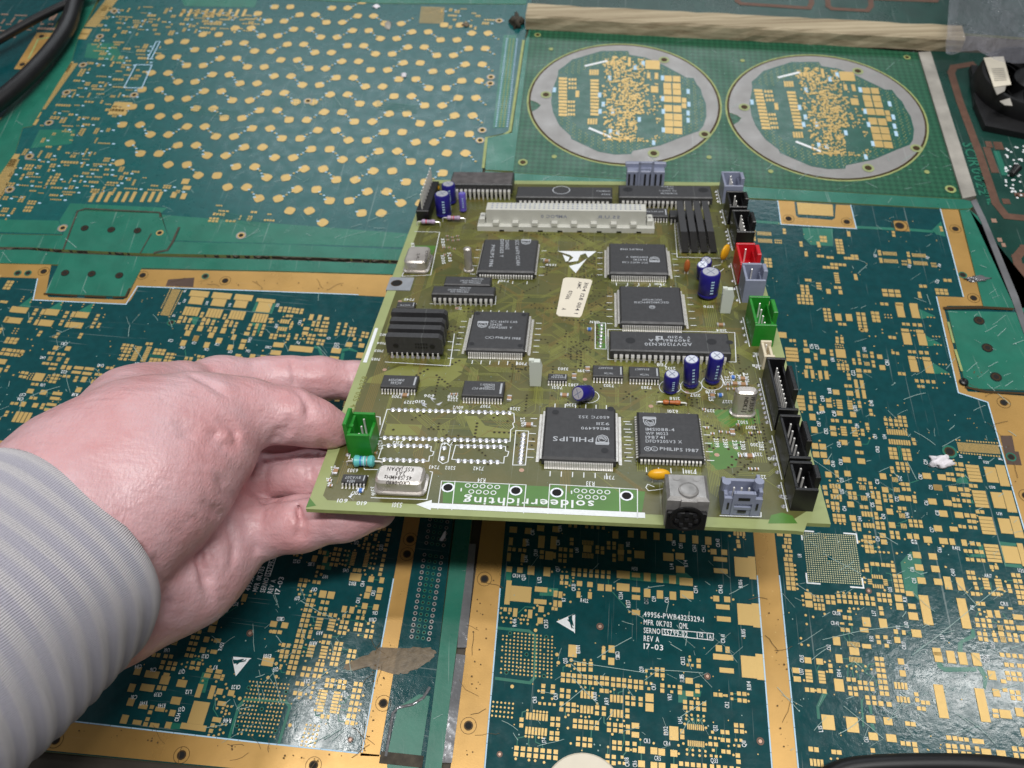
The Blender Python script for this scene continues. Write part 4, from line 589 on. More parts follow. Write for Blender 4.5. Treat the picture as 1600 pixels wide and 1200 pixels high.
for x0, y0, x1, y1 in ((425, 155, 545, 158), (590, 160, 650, 166), (285, 165, 370, 175), (340, 330, 420, 348)):
    for i in range(26):
        for j in range(4): sm.disc(*f(x0 + (x1 - x0) * i / 25, y0 + (y1 - y0) * i / 25 + j * 3.4), ZG + .0003, .0004, 'green', 5)
sm.obj('small_gold_land', DB, kind='stuff')
for pl in ([(250.5, 66), (236.5, 93), (231, 93), (244.5, 66), (250.5, 66)], [(213, 102), (238, 102.5), (222, 138.5), (194, 138), (213, 102)]): sp.line([f(*q) for q in pl], .0006, ZS + .0002, 'silkb')
sp.obj('printing', DB)
for x, y in ((179, 18), (156.5, 57.5), (130, 102), (104.5, 145), (77, 192.5), (210, 149), (46.5, 245), (16, 297), (98.5, 357), (250, 364.5), (377, 368.5), (481.5, 158.5), (780, 33), (767, 121), (766, 131), (753.5, 204), (750, 220)):
    g = MB(); g.disc(0, 0, .0004, .0013, 'dark', 14); g.disc(0, 0, .0004, .0020, 'gold', 16, .0013); g.disc(0, 0, .00036, .0028, 'tin', 18, .0020); g.obj('screw_hole', DB, loc=(*f(x, y), 0))
b = wear(f, DB, [(100, 60, 780, 360, 110), (380, 340, 700, 375, 20)], 35); b.obj('wear_mark', DB, kind='stuff')
# ---- panel with the two round boards
mw = frame(1130, 180); f = Fr(mw); DP = thing('bare_circuit_board', 'dotted green panel holding two round boards with silver rims', 'circuit board', mw, 'bare circuit boards glued over the table top')
b = MB(); b.prism(f.poly([(826, 44), (1200, 63), (1434, 82), (1508, 311), (801, 269.5)]), -.0016, 0, 'dots', True, 'fr4'); b.obj('laminate', DP)
for x, y, r in ((840, 55, .0022), (817, 254, .0028), (1417, 90, .0022), (1485, 296, .003)):
    g = MB(); g.disc(0, 0, ZS, r * .6, 'ring', 12); g.disc(0, 0, ZS, r, 'fr4', 14, r * .6); g.obj('tooling_hole', DP, loc=(*f(x, y), 0))
for x, y in ((861, 77), (866, 245), (1160, 95), (1108, 246), (1204, 268), (1448, 269)):
    g = MB(); g.disc(0, 0, ZS, .0015, 'fr4', 12); g.obj('fiducial_mark', DP, loc=(*f(x, y), 0))
e1 = [(970, 69), (1124.5, 170), (985, 257.5), (832.5, 145), (862.5, 100), (1082.5, 110), (1087.5, 227.5), (882.5, 230)]
qs = np.array([f(*q) for q in e1]); sol = np.linalg.lstsq(np.c_[2 * qs, np.ones(len(qs))], (qs ** 2).sum(1), rcond=None)[0]; DC = Vector(sol[:2]); DR = math.sqrt(sol[2] + DC.length_squared)
e2 = [(1275, 87), (1451, 204), (1326, 281), (1170, 110), (1237, 265), (1406.5, 137), (1420, 252.6)]
qs = np.array([f(*q) for q in e2]); sol = np.linalg.lstsq(np.c_[2 * qs, np.ones(len(qs))], (qs ** 2).sum(1), rcond=None)[0]; DC2 = Vector(sol[:2])
dq = lambda x, y: Vector(f(800 + x * .25, y * .25)) - DC
inner = [dq(*q) for q in ((320, 420), (375, 375), (560, 320), (725, 320), (735, 345), (830, 360), (940, 405), (1060, 470), (1090, 487), (1135, 490), (1155, 530), (1180, 560), (1190, 600), (1212, 650), (1215, 730), (1195, 790), (1170, 820), (1085, 850), (930, 910), (755, 945), (745, 965), (640, 968), (540, 950), (370, 870), (365, 850), (300, 790), (285, 765), (255, 700), (245, 640), (250, 570), (285, 480), (290, 440))]
notch = dq(175, 660)
dpads = [(600 + 20 * i, 397, 15, 28) for i in range(4)] + [(490 + 15 * i, 455, 12, 34) for i in range(4)] + [(318, 495 + k * 20.5, 52, 15) for k in range(12)] + [(516, 507 + k * 21, 52, 15) for k in range(11)] + [(478 + 16 * i, 762, 12, 36) for i in range(4)] + [(360 + (k % 3) * 18, 500 + (k // 3) * 26, 13, 15) for k in range(9)] + [(355 + (k % 3) * 16, 640 + (k // 3) * 26, 12, 15) for k in range(12)] + [(408, 590, 22, 40)]
dbig = [(975, 495, 46, 36), (1028, 497, 46, 36), (970, 540, 48, 36), (1028, 542, 50, 36), (972, 577, 48, 34), (1030, 580, 50, 34), (975, 622, 50, 38), (1030, 625, 50, 38), (975, 680, 50, 42), (1032, 684, 50, 42), (978, 732, 52, 40), (1035, 735, 52, 40), (980, 775, 54, 38), (1036, 777, 52, 36), (980, 818, 52, 38), (1037, 823, 52, 38), (878, 408, 90, 55), (890, 562, 46, 40), (853, 475, 20, 36), (902, 478, 22, 40), (733, 390, 18, 56), (1075, 630, 28, 30), (1075, 665, 28, 30)]
for n_, (cc, lb_) in enumerate(((DC, 'left'), (DC2, 'right'))):
    rt = bpy.data.objects.new('round_board', None); COL.objects.link(rt); rt.parent = DP; rt.location = (cc.x, cc.y, 0)
    g = MB(); nn = 56; a0 = math.atan2(notch.y, notch.x); ring = [Vector((math.cos(a0 + .1 + i * (6.2832 - .2) / nn), math.sin(a0 + .1 + i * (6.2832 - .2) / nn))) * DR for i in range(nn + 1)]
    nd = notch.normalized(); ring += [nd * (DR - .004) + Vector((-nd.y, nd.x)) * -.0030, nd * (DR - .0062), nd * (DR - .004) + Vector((-nd.y, nd.x)) * .0030]
    g.prism(ring, -.001, .00022, 'tin', False, 'fr4'); g.obj('silver_rim', rt)
    g = MB(); g.disc(0, 0, ZG, DR + .0022, 'fr4', 60, DR + .0012); g.disc(0, 0, ZG, DR + .0012, 'ring', 60, DR); g.obj('routed_slot', rt)
    g = MB(); g.prism([tuple(q) for q in inner], 0, .0003, 'disc'); g.obj('inner_field', rt)
    s_ = MB(); k_ = MB(); fz = lambda x, y, w, h: (dq(x, y), *f.size(800 + x * .25, y * .25, w * .25, h * .25))
    for q in dpads: c, w, h = fz(*q); s_.box(c.x - w / 2, c.y - h / 2, .0003, c.x + w / 2, c.y + h / 2, .0004, 'gold')
    r2 = random.Random(21)
    for _ in range(1050):
        x, y = r2.gauss(720, 95), r2.uniform(360, 890)
        if not (570 < x < 930) or (780 < x < 880 and 720 < y < 860) or any(abs(x - q[0]) < q[2] / 2 + 8 and abs(y - q[1]) < q[3] / 2 + 8 for q in dbig): continue
        c, w, h = fz(x, y, r2.choice((6, 8, 11, 17)), r2.choice((6, 8, 11))); s_.box(c.x - w / 2, c.y - h / 2, .0003, c.x + w / 2, c.y + h / 2, .00042 + (_ % 40) * .000003, 'gold')
    for x, y in ((265, 565), (610, 490), (630, 700), (570, 655), (550, 700), (795, 750), (940, 490), (940, 620), (1100, 575), (1105, 655), (1100, 710), (1100, 755), (615, 825), (660, 835), (885, 895), (820, 400), (770, 425), (548, 597), (945, 700), (945, 815)): c, w, h = fz(x, y, 20, 30); k_.box(c.x - w / 2, c.y - h / 2, .0003, c.x + w / 2, c.y + h / 2, .00045, 'silkb')
    for x0, y0, x1, y1 in ((460, 415, 590, 385), (485, 805, 615, 860)): k_.line([dq(x0, y0), dq(x1, y1)], .0018, .00043, 'silk')
    r2 = random.Random(22); ip = [tuple(q * .97) for q in inner]
    for i in range(-40, 41):
        for j in range(-40, 41):
            c = Vector((i * .0019 + (j % 2) * .0009, j * .0014))
            if inside(c, ip) and (c.length > DR * .66) and not any((c - dq(q[0], q[1])).length < .004 for q in dbig) and (c.x > .022 or c.y > .024 or c.y < -.017): k_.disc(c.x, c.y, .00036, .0004, 'fr4' if (i + j) % 2 else 'green', 5)
    s_.obj('small_gold_land', rt, kind='stuff'); k_.obj('printing', rt)
    for q in dbig: c, w, h = fz(*q); inst('gold_pad', UNIT, rt, (c.x, c.y, .0003), (w, h, .00014))
    for x, y in ((950, 377), (212, 595), (885, 962), (1203, 843)):
        c = dq(x, y); g = MB(); g.disc(0, 0, .0005, .0020, 'ring', 12); g.disc(0, 0, .00046, .0034, 'oedge', 14, .0020); g.obj('screw_hole', rt, loc=(c.x, c.y, 0))
b = wear(f, DP, [(830, 60, 1440, 120, 30), (830, 240, 1490, 300, 50), (1120, 80, 1170, 260, 10)], 36); b.obj('wear_mark', DP, kind='stuff')
# ---- wooden batten, white strip, far boards
o = T(820, 44); mw = Matrix.Translation(o); f = Fr(mw); b = MB(); z = .009
a0, a1, c0, c1 = f(821, 45.5), f(1500, 82), f(821, 45.5), f(1500, 82); dv = Vector(a1) - Vector(a0); nv = Vector((-dv.y, dv.x)).normalized()
if nv.y < 0: nv = -nv
fr_, bk = nv * 0, nv * .016; A, B_ = Vector(a0), Vector(a1); r3 = random.Random(4); N = 30; vs = []
for i in range(N + 1):
    q = A + (B_ - A) * i / N
    for off, zz in ((0, 0), (.0004, .004), (.0008, z - .0012), (.002, z), (.015, z), (.016, 0)):
        w = q + nv * (off + r3.uniform(-.0004, .0004)); vs.append((w.x, w.y, zz + (r3.uniform(-.0003, .0003) if zz else 0)))
fs = [(i * 6 + j, (i + 1) * 6 + j, (i + 1) * 6 + j + 1, i * 6 + j + 1) for i in range(N) for j in range(5)] + [(0, 1, 2, 3, 4, 5), tuple(N * 6 + j for j in (5, 4, 3, 2, 1, 0))]
b.add(vs, fs, 'wood'); ob = b.obj('wooden_batten', loc=tuple(o)); tag(ob, 'pale worn wooden batten lying behind the disc panel', 'batten')
strip('white_strip', 'scuffed white painted strip along the right edge of the disc panel', 'strip', [(1434, 84), (1453, 83), (1524, 308), (1503, 312.5)], .0012, 'white')
strip('film_strip', 'torn grey clear tape along the seam of the right green rail', 'tape', [(1516, 316), (1524, 312), (1540, 345), (1590, 465), (1620, 560), (1612, 560), (1580, 470), (1532, 348)], .0008, 'film')
mw = frame(1560, 300); f = Fr(mw); t = thing('bare_circuit_board', 'dark green board with copper outlines under the black fan', 'circuit board', mw, 'bare circuit boards glued over the table top')
b = MB(); b.prism(f.poly([(1454, 80), (1760, 90), (1790, 860), (1642, 600), (1600, 480), (1525, 309)]), -.0016, 0, 'darkg', True, 'fr4'); b.obj('laminate', t)
b = MB(); b.line([f(*q) for q in ((1520, 100), (1490, 105), (1486, 114), (1500, 160), (1530, 240), (1556, 318), (1572, 338), (1640, 345))], .0045, ZP, 'copper'); b.line([f(*q) for q in ((1640, 385), (1600, 388), (1588, 402), (1600, 460), (1640, 560))], .0045, ZP, 'copper'); b.obj('copper_outline', t)
b = MB(); text(b, 'SC1R0022', f(1503, 223), f(1530, 305), .0062, ZP, 'lettering'); text(b, 'RITMLLINE', f(1528, 262), f(1543, 320), .0058, ZP, 'lettering'); b.obj('mask_lettering', t)
b = MB()
for x, y, w, h, m in ((1548, 250, 12, 40, 'copper'), (1563, 255, 10, 38, 'green'), (1560, 228, 14, 12, 'copper'), (1545, 226, 10, 10, 'copper'), (1572, 315, 12, 8, 'copper'), (1598, 305, 26, 6, 'copper'), (1600, 425, 20, 26, 'copper'), (1553, 345, 8, 6, 'fid'), (1562, 375, 7, 6, 'fid'), (1568, 383, 6, 6, 'fid'), (1582, 430, 6, 4, 'silk')):
    w, h = f.size(x, y, w, h); c = f(x, y); b.box(c[0] - w / 2, c[1] - h / 2, 0, c[0] + w / 2, c[1] + h / 2, ZP, m)
for k in range(50): b.disc(*f(random.uniform(1570, 1600), random.uniform(225, 310)), ZP, .0007, 'silk', 6)
b.obj('small_land', t, kind='stuff')
mw = frame(1200, 0); f = Fr(mw); t = thing('bare_circuit_board', 'dark green board with rounded copper outlines beyond the batten', 'circuit board', mw, 'bare circuit boards glued over the table top')
b = MB(); b.prism(f.poly([(822, -70), (1760, -70), (1760, 70), (1480, 50), (822, 20)]), -.0016, 0, 'darkg', True, 'fr4'); b.obj('laminate', t)
for pl in (((1150, -30), (1152, 2), (1158, 6), (1264, 13), (1268, 5), (1265, -30)), ((1290, -30), (1294, 10), (1300, 14), (1355, 17), (1361, 10), (1358, -30)), ((1362, -2), (1462, 2), (1466, -6))):
    g = MB(); g.line([f(*q) for q in pl], .0035, ZP, 'copper'); g.obj('copper_outline', t)
mw = frame(40, 80); f = Fr(mw); t = thing('bare_circuit_board', 'dark board with a square gold land under the cables', 'circuit board', mw, 'bare circuit boards glued over the table top')
b = MB(); b.prism(f.poly([(-260, -70), (142, -70), (118, -20), (30, 148), (-22, 214), (-92, 330), (-300, 330)]), -.0016, 0, 'mask', True, 'fr4'); b.obj('laminate', t)
b = MB(); b.prism(f.poly([(58, 51), (94, 52), (71, 85), (48, 109), (22, 108)]), 0, ZB, 'goldb'); b.line([f(*q) for q in ((82, 58), (60, 62), (45, 92))], .0012, ZS, 'fr4'); b.obj('gold_border', t); holes(f, t, [(35, 101), (65, 57)], .0026)
b = MB(); clutter(b, None, f, [(-30, 20), (40, 25), (20, 60), (-40, 70)], 26, 8, (.0008, .0015), 'fid'); clutter(b, None, f, [(60, 18), (100, 18), (85, 45), (40, 50)], 12, 9, (.0008, .0016), 'fid'); clutter(b, None, f, [(-30, 180), (0, 130), (10, 150), (-20, 200)], 8, 19, (.0015, .003)); b.obj('small_gold_land', t, kind='stuff')
# ---- loose things on the table
def spline(pts, n=10):
    out = []; P = [Vector(p) for p in pts]; P = [P[0]] + P + [P[-1]]
    for i in range(1, len(P) - 2):
        for k in range(n):
            t = k / n; a, b, c, d = P[i - 1:i + 3]; out.append(.5 * ((2 * b) + (c - a) * t + (2 * a - 5 * b + 4 * c - d) * t * t + (3 * b - a - 3 * c + d) * t ** 3))
    return out + [P[-2]]
for pts, r, lb_ in (([(-60, 95, .008), (0, 61, .010), (55, 30, .010), (100, 8, .009), (160, -20, .008)], .0028, 'thin black cable crossing the upper left corner above a thicker one'), ([(-90, 215, .010), (-25, 175, .0095), (30, 132, .0085), (75, 85, .0075), (103, 45, .0075), (116, 8, .0075), (125, -40, .0075)], .0052, 'thick black cable bending down the upper left corner')):
    b = MB(); b.tube(spline([T(*p) for p in pts], 8), r, 'cable', 12); ob = b.obj('black_cable', smooth=True); tag(ob, lb_, 'cable', 'black cables at the edges of the picture')
b = MB(); b.tube(spline([T(1260, 1240, .004), T(1300, 1210, .005), T(1345, 1197, .005), T(1450, 1193, .005), T(1550, 1196, .005), T(1650, 1210, .004)], 8), .0034, 'cable', 12); ob = b.obj('black_cable', smooth=True); tag(ob, 'black cable lying along the bottom edge over the front of a teal board', 'cable', 'black cables at the edges of the picture')
def blob(name, label, cat, px, py, rx, ry, h, m, seed, rough=.25, sub=3):
    me = bpy.data.meshes.new(name); import bmesh; bm = bmesh.new(); bmesh.ops.create_icosphere(bm, subdivisions=sub, radius=1); r = random.Random(seed); ph = [r.uniform(0, 6) for _ in range(9)]
    for v in bm.verts:
        n = 1 + rough * (math.sin(v.co.x * 4 + ph[0]) * math.sin(v.co.y * 5 + ph[1]) + .6 * math.sin(v.co.x * 9 + ph[2]) * math.sin(v.co.y * 8 + ph[3] + v.co.z * 3)) + r.uniform(-.06, .06) * rough * 4
        v.co = Vector((v.co.x * rx * n, v.co.y * ry * n, max(-.02 * h, v.co.z * h * n)))
    bm.to_mesh(me); bm.free(); me.materials.append(M[m]); me.polygons.foreach_set('use_smooth', [True] * len(me.polygons)); ob = bpy.data.objects.new(name, me); COL.objects.link(ob); p_ = T(px, py); ob.location = (p_.x, p_.y, .0003); tag(ob, label, cat); return ob
blob('foam_crumb', 'white ragged crumb of foam lying on the right teal board', 'crumb', 1468, 722, .0048, .0030, .0032, 'crumb', 4, .3)
blob('foam_crumb', 'small white crumb resting between gold dots behind the held board', 'crumb', 631, 119, .0017, .0019, .0018, 'crumb', 6)
blob('paper_scrap', 'grey paper scrap lying on the dot board', 'scrap', 606, 40, .0022, .0050, .0004, 'white', 9)
blob('white_crumb', 'white crumb at the far end of the dot board', 'crumb', 588, 11, .0024, .0024, .0010, 'crumb', 8)
blob('solder_scrap', 'small crumpled brown scrap beside the ball grid of the dot board', 'scrap', 728, 40, .0024, .0022, .0016, 'glue', 12)
blob('plastic_scrap', 'clump of brown debris at the left end of the wooden batten', 'debris', 808, 38, .0042, .0065, .0050, 'grime', 13, .4)
blob('film_flake', 'clear curled flake of film on the gold right border', 'flake', 1526, 437, .0058, .0020, .0012, 'film', 14, .4)
blob('paper_scrap', 'pale scrap beside the wooden batten front', 'scrap', 1215, 64, .0050, .0016, .0012, 'white', 15, .4)
strip('white_sliver', 'white torn sliver on the shaded hole field in front of the held board', 'scrap', [(687, 845), (694, 832), (697, 830), (696, 840), (691, 846)], .0007, 'crumb', .0002)
b = MB(); o = T(912, 1247); n = 40; b.lathe((0, 0, .0003), (0, 0, 1), [(.0143, 0), (.0145, .0006), (.0140, .0010)], 'sticker', 40); ob = b.obj('round_white_disc', loc=(o.x, o.y, 0)); tag(ob, 'round pale disc half out of the picture at the bottom edge', 'disc')
b = MB(); c = T(1578, 277); b.cone((0, 0, .002), (.004, .004, .0035), .0016, .0026, 'blackd', 10); ob = b.obj('rubber_foot', smooth=True, loc=(c.x, c.y, 0)); tag(ob, 'tiny black rubber plug on the dark green board by the fan', 'plug')
# ---- fan and plastic bag in the far right corner
c = T(1600, 150); FT_ = thing('cooling_fan', 'black cooling fan with a white label at the upper right', 'fan', Matrix.Translation((c.x, c.y, 0)))
R_ = .030; b = MB(); b.lathe((0, 0, 0), (0, 0, 1), [(R_ * 1.02, 0), (R_ * 1.06, .003), (R_ * 1.03, .012), (R_, .014), (R_ * .93, .014), (R_ * .90, .004)], 'fan', 48); b.obj('housing', FT_, smooth=True)
b = MB(); b.lathe((0, 0, .002), (0, 0, 1), [(.011, 0), (.011, .010), (.009, .0118)], 'fan', 28); b.obj('hub', FT_, smooth=True)
for k in range(9):
    a = k * 2 * math.pi / 9; b = MB(); vs = []
    for i in range(5):
        r = .011 + i * .0038; t0 = a + i * .07
        vs += [(r * math.cos(t0), r * math.sin(t0), .0045), (r * math.cos(t0 + .42), r * math.sin(t0 + .42), .011)]
    b.add(vs, [(2 * i, 2 * i + 2, 2 * i + 3, 2 * i + 1) for i in range(4)], 'fan'); b.obj('blade', FT_, smooth=True)
b = MB(); f = Fr(Matrix.Translation((c.x, c.y, 0))); zz = .0150
pl = lambda *a: [tuple((T(x, y, zz) - c)[:2]) for x, y in a]
b.prism(pl((1537, 90), (1568, 88), (1580, 132), (1553, 136)), zz - .0004, zz, 'sticker'); b.prism(pl((1553, 137), (1572, 134), (1570, 142), (1558, 148)), zz - .0004, zz, 'white')
b.prism(pl((1562, 158), (1578, 153), (1582, 165), (1570, 164)), zz - .0004, zz, 'white')
for k in range(7):
    y = 108 + k * 3; b.line([tuple((T(1550 + k * .7, y, zz) - c)[:2]), tuple((T(1568 + k * .7, y - 1, zz) - c)[:2])], .00045, zz + .0001, 'ink')
b.obj('paper_label', FT_)
strip('fan_bracket', 'black angled bracket arm under the fan rim', 'bracket', [(1513, 110), (1535, 112), (1600, 188), (1640, 205), (1640, 226), (1535, 205), (1520, 170)], .004, 'fan', .0002)
bag = bpy.data.materials.new('clear_bag_plastic'); bag.use_nodes = True; pb = bag.node_tree.nodes['Principled BSDF']; pb.inputs['Base Color'].default_value = (.6, .6, .68, 1); pb.inputs['Roughness'].default_value = .15; pb.inputs['Alpha'].default_value = .34; M['bag'] = bag; pb.inputs['Roughness'].default_value = .1; _n = bag.node_tree.nodes.new('ShaderNodeTexNoise'); _n.inputs['Scale'].default_value = 70; _b = bag.node_tree.nodes.new('ShaderNodeBump'); _b.inputs['Distance'].default_value = .006; bag.node_tree.links.new(_n.outputs['Fac'], _b.inputs['Height']); bag.node_tree.links.new(_b.outputs[0], pb.inputs['Normal'])
b = MB(); P0 = [T(1477, 84, .018), T(1640, 122, .026), T(1660, -50, .03), T(1487, -50, .02)]; n = 22; r = random.Random(2); vs = []
for i in range(n + 1):
    for j in range(n + 1):
        u, v = i / n, j / n; q = P0[0] * (1 - u) * (1 - v) + P0[1] * u * (1 - v) + P0[2] * u * v + P0[3] * (1 - u) * v; q = q + Vector((0, 0, .003 * math.sin(u * 9 + v * 4) * math.sin(v * 7 + 1) * min(1, u * 4) + r.uniform(-.0006, .0006) + (.006 * math.sin(u * 3.1) * (u > .1)))); vs.append(q)
b.add(vs, [(i * (n + 1) + j, (i + 1) * (n + 1) + j, (i + 1) * (n + 1) + j + 1, i * (n + 1) + j + 1) for i in range(n) for j in range(n)], 'bag'); ob = b.obj('plastic_bag', smooth=True); tag(ob, 'clear crinkled plastic bag above the fan in the upper right corner', 'bag')
# ---------------------------------------------------------------- the held circuit board
HB = thing('held_circuit_board', 'olive green populated circuit board held up by the hand', 'circuit board', MB_)
def q2(px, py, h=0.): v = Bd(px, py, h); return (v.x, v.y)
out = [(0, 0), (BW * .935, 0), (BW * .947, -.0003), (BW * .957, .0035), (BW, .0035), (BW, BD), (0, BD)]
b = MB(); b.prism([(x, y) for x, y in out], -.0016, 0, 'oedge', True, 'fr4'); b.obj('laminate', HB)
MG = .0042
b = MB(); b.flat([(MG, MG + .002), (MG + .002, MG), (BW - .012, MG), (BW - MG - .001, .0095), (BW - MG, BD - MG), (MG, BD - MG)], .00003, 'olive'); b.obj('solder_mask', HB)
PM = lambda pts, h=0: [q2(x, y, h) for x, y in pts]
g = MB()
for pl in ([(692, 752), (1008, 768), (1004, 796), (858, 792), (692, 786)], [(862, 757), (992, 765), (1003, 776), (1003, 800), (860, 796)], [(478, 793), (484, 778), (494, 790)], [(1200, 818), (1205, 805), (1222, 801), (1238, 806), (1246, 818)], [(934, 505), (946, 505), (948, 546), (932, 546)], [(648, 384), (682, 384), (676, 398), (644, 396)]): g.flat(PM(pl), .00005, 'olived')
for pl in ([(1112, 640), (1185, 640), (1188, 662), (1130, 668)], [(1105, 690), (1160, 690), (1150, 730), (1112, 736)]): g.flat(PM(pl), .00005, 'olived')
for pl in ([(578, 590), (625, 572), (700, 574), (722, 584), (700, 600), (655, 605), (572, 598)], [(705, 560), (730, 560), (722, 580), (690, 582)], [(725, 650), (745, 650), (758, 665), (800, 672), (800, 684), (740, 682)], [(605, 662), (660, 664), (655, 680), (600, 680)]): g.flat(PM(pl), .00004, 'trace')
g.obj('copper_pour', HB, kind='stuff')
# traces and vias
KEEP = []   # footprints (u0,v0,u1,v1)
r = random.Random(17); tr = MB(); ANG = [0, 1, 1, 0, -1]
for k in range(330):
    x, y = r.uniform(.008, BW - .014), r.uniform(.022, BD - .02); d0 = r.choice((0, math.pi / 2, math.pi / 4, -math.pi / 4)); n = r.choice((1, 3, 5, 7)); pts = [(x, y)]
    for s_ in range(r.choice((2, 3, 4))):
        L_ = r.uniform(.004, .020); x2, y2 = pts[-1][0] + math.cos(d0) * L_, pts[-1][1] + math.sin(d0) * L_
        if not (.006 < x2 < BW - .012 and .012 < y2 < BD - .012): break
        pts.append((x2, y2)); d0 += r.choice((-1, 1)) * math.pi / 4
    for i in range(n):
        nx = -math.sin(d0) * .00075 * i; ny = math.cos(d0) * .00075 * i; tr.line([(p[0] + nx, p[1] + ny) for p in pts], .00026, .00006, 'trace' if k % 3 else 'traceb')
for i in range(7): tr.line([(BW - .016 - i * .0008, .03), (BW - .016 - i * .0008, .06 + i * .004), (BW - .024 - i * .0008, .072 + i * .004), (BW - .024 - i * .0008, BD - .04)], .0003, .00006, 'trace')
for i in range(6): tr.line([(.0075 + i * .0007, .012 + i * .001), (.0075 + i * .0007, .085 - i * .002), (.012 + i * .0007, .095), (.012 + i * .0007, .150)], .0003, .00006, 'traceb')
tr.obj('copper_trace', HB, kind='stuff')
SK = MB()
def sl(pts, w=.00032, close=False, m='silk'): P = PM(pts); SK.line(P + P[:1] if close else P, w, .00012, m)
def st(s, x0, y0, x1, y1, h=.0021, m='silk'): text(SK, s, q2(x0, y0), q2(x1, y1), h, .00012, m)
# ---- part builders (local metres)
def chip(name, u0, v0, u1, v1, z0, z1, ch=.0006, m='black', parent=HB, label=None):
    b = MB(); cu, cv = (u0 + u1) / 2, (v0 + v1) / 2; b.box(u0 - cu, v0 - cv, z0, u1 - cu, v1 - cv, z1, m, ch)
    o = b.obj(name, parent, loc=(cu, cv, 0), label=label); return o, Vector((cu, cv))
def pins(o, c, sides, rng, n, out_, w, z0, z1, style='gull', stuff=True, us=None):
    """rows of leads. sides: string of f b l r; rng = half sizes (hu,hv)"""
    hu, hv = rng; b = MB()
    for s_ in sides:
        along, half = (hu, hv) if s_ in 'fb' else (hv, hu); nn = n[0] if s_ in 'fb' else n[1]
        for i in range(nn):
            a = -along * .9 + 2 * along * .9 * i / (nn - 1)
            def P(o_, z, e): # outward distance, height, along offset
                d = half + o_; t = a + e
                return {'f': (t, -d, z), 'b': (t, d, z), 'l': (-d, t, z), 'r': (d, t, z)}[s_]
            prof = {'gull': [(0, z1), (out_ * .35, z1), (out_ * .55, .00025), (out_, .00025)], 'dip': [(0, z1), (out_ * .7, z1), (out_, z1 - .0008), (out_, -.0002)], 'j': [(0, z1), (out_, z1 - .0003), (out_, .0005), (out_ * .5, .0001)]}[style]
            tw = [w, w, w, w] if style != 'dip' else [w, w, w, w * .45]
            vs = []
            for (oo, z), ww in zip(prof, tw): vs += [P(oo, z, -ww / 2), P(oo, z, ww / 2)]
            k = len(prof); t_ = .00018
            vs2 = [(x, y, z - t_) for x, y, z in vs]
            fs = [(2 * j, 2 * j + 1, 2 * j + 3, 2 * j + 2) for j in range(k - 1)]; b.add(vs, fs, 'pin')
            b.add(vs + vs2, [(2 * j, 2 * j + 2, 2 * k + 2 * j + 2, 2 * k + 2 * j) for j in range(k - 1)] + [(2 * j + 1, 2 * k + 2 * j + 1, 2 * k + 2 * j + 3, 2 * j + 3) for j in range(k - 1)], 'pin')
    b.obj('pin_row', o, kind='stuff')
def label_on(o, c, h, items, m='chipmark'):
    b = MB()
    for it in items:
        s, x0, y0, x1, y1 = it[:5]; hh = it[5]; p0, p1 = Vector(q2(x0, y0, h)) - c, Vector(q2(x1, y1, h)) - c; text(b, s, p0, p1, hh, h + .00006, it[6] if len(it) > 6 else m)
    return b
def shield(b, c, h, cx, cy, w, up=1, m='chipmark'):
    """small shield emblem with a circle and waves"""
    o = Vector(q2(cx, cy, h)) - c; s_ = w / 2; z = h + .00006; Y = lambda pts: [(o.x + x * s_ * up, o.y + y * s_ * up) for x, y in pts]
    b.line(Y([(-1, 1.1), (1, 1.1), (1, -.2), (.75, -.85), (0, -1.2), (-.75, -.85), (-1, -.2), (-1, 1.1)]), w * .08, z, m); b.line(Y([(-1, .75), (1, .75)]), w * .22, z, m)
    b.disc(o.x, o.y - .2 * s_ * up, z, s_ * .75, m, 18, s_ * .62); b.line(Y([(-.6, -.35), (-.25, -.1), (.1, -.4), (.5, -.15)]), w * .07, z, m); b.line(Y([(-.5, -.6), (-.2, -.4), (.15, -.65), (.45, -.45)]), w * .07, z, m)
def dimple(b, c, h, pts, r=.0011):
    for x, y in pts: o = Vector(q2(x, y, h)) - c; b.disc(o.x, o.y, h + .00005, r, 'chipdim', 16)
def tick(rng, c, n, sides='lrfb', gap=.0028, L_=.0022):
    hu, hv = rng
    for s_ in sides:
        al, ha = (hu, hv) if s_ in 'fb' else (hv, hu)
        for i in range(n):
            a = -al * .75 + 1.5 * al * i / (n - 1); P = lambda d: {'f': (c.x + a, c.y - d), 'b': (c.x + a, c.y + d), 'l': (c.x - d, c.y + a), 'r': (c.x + d, c.y + a)}[s_]
            SK.line([P(ha + gap), P(ha + gap + L_)], .00034, .00012, 'silk')
def quad(name, fl, frr, rl, h, n, style='gull', out_=.0021, w=.00045, ticks=5, label=None, sides='fblr', z0=.0006):
    A, B_, C_ = Bd(*fl, h), Bd(*frr, h), Bd(*rl, h); u0, u1, v0, v1 = A.x, B_.x, (A.y + B_.y) / 2, C_.y; KEEP.append((u0, v0, u1, v1))
    o, c = chip(name, u0, v0, u1, v1, z0, h, .0007, label=label); rng = ((u1 - u0) / 2, (v1 - v0) / 2); pins(o, c, sides, rng, n, out_, w, 0, h * .55, style)
    if ticks: tick(rng, c, ticks, gap=out_ + .001)
    return o, c, rng
H4 = .0036
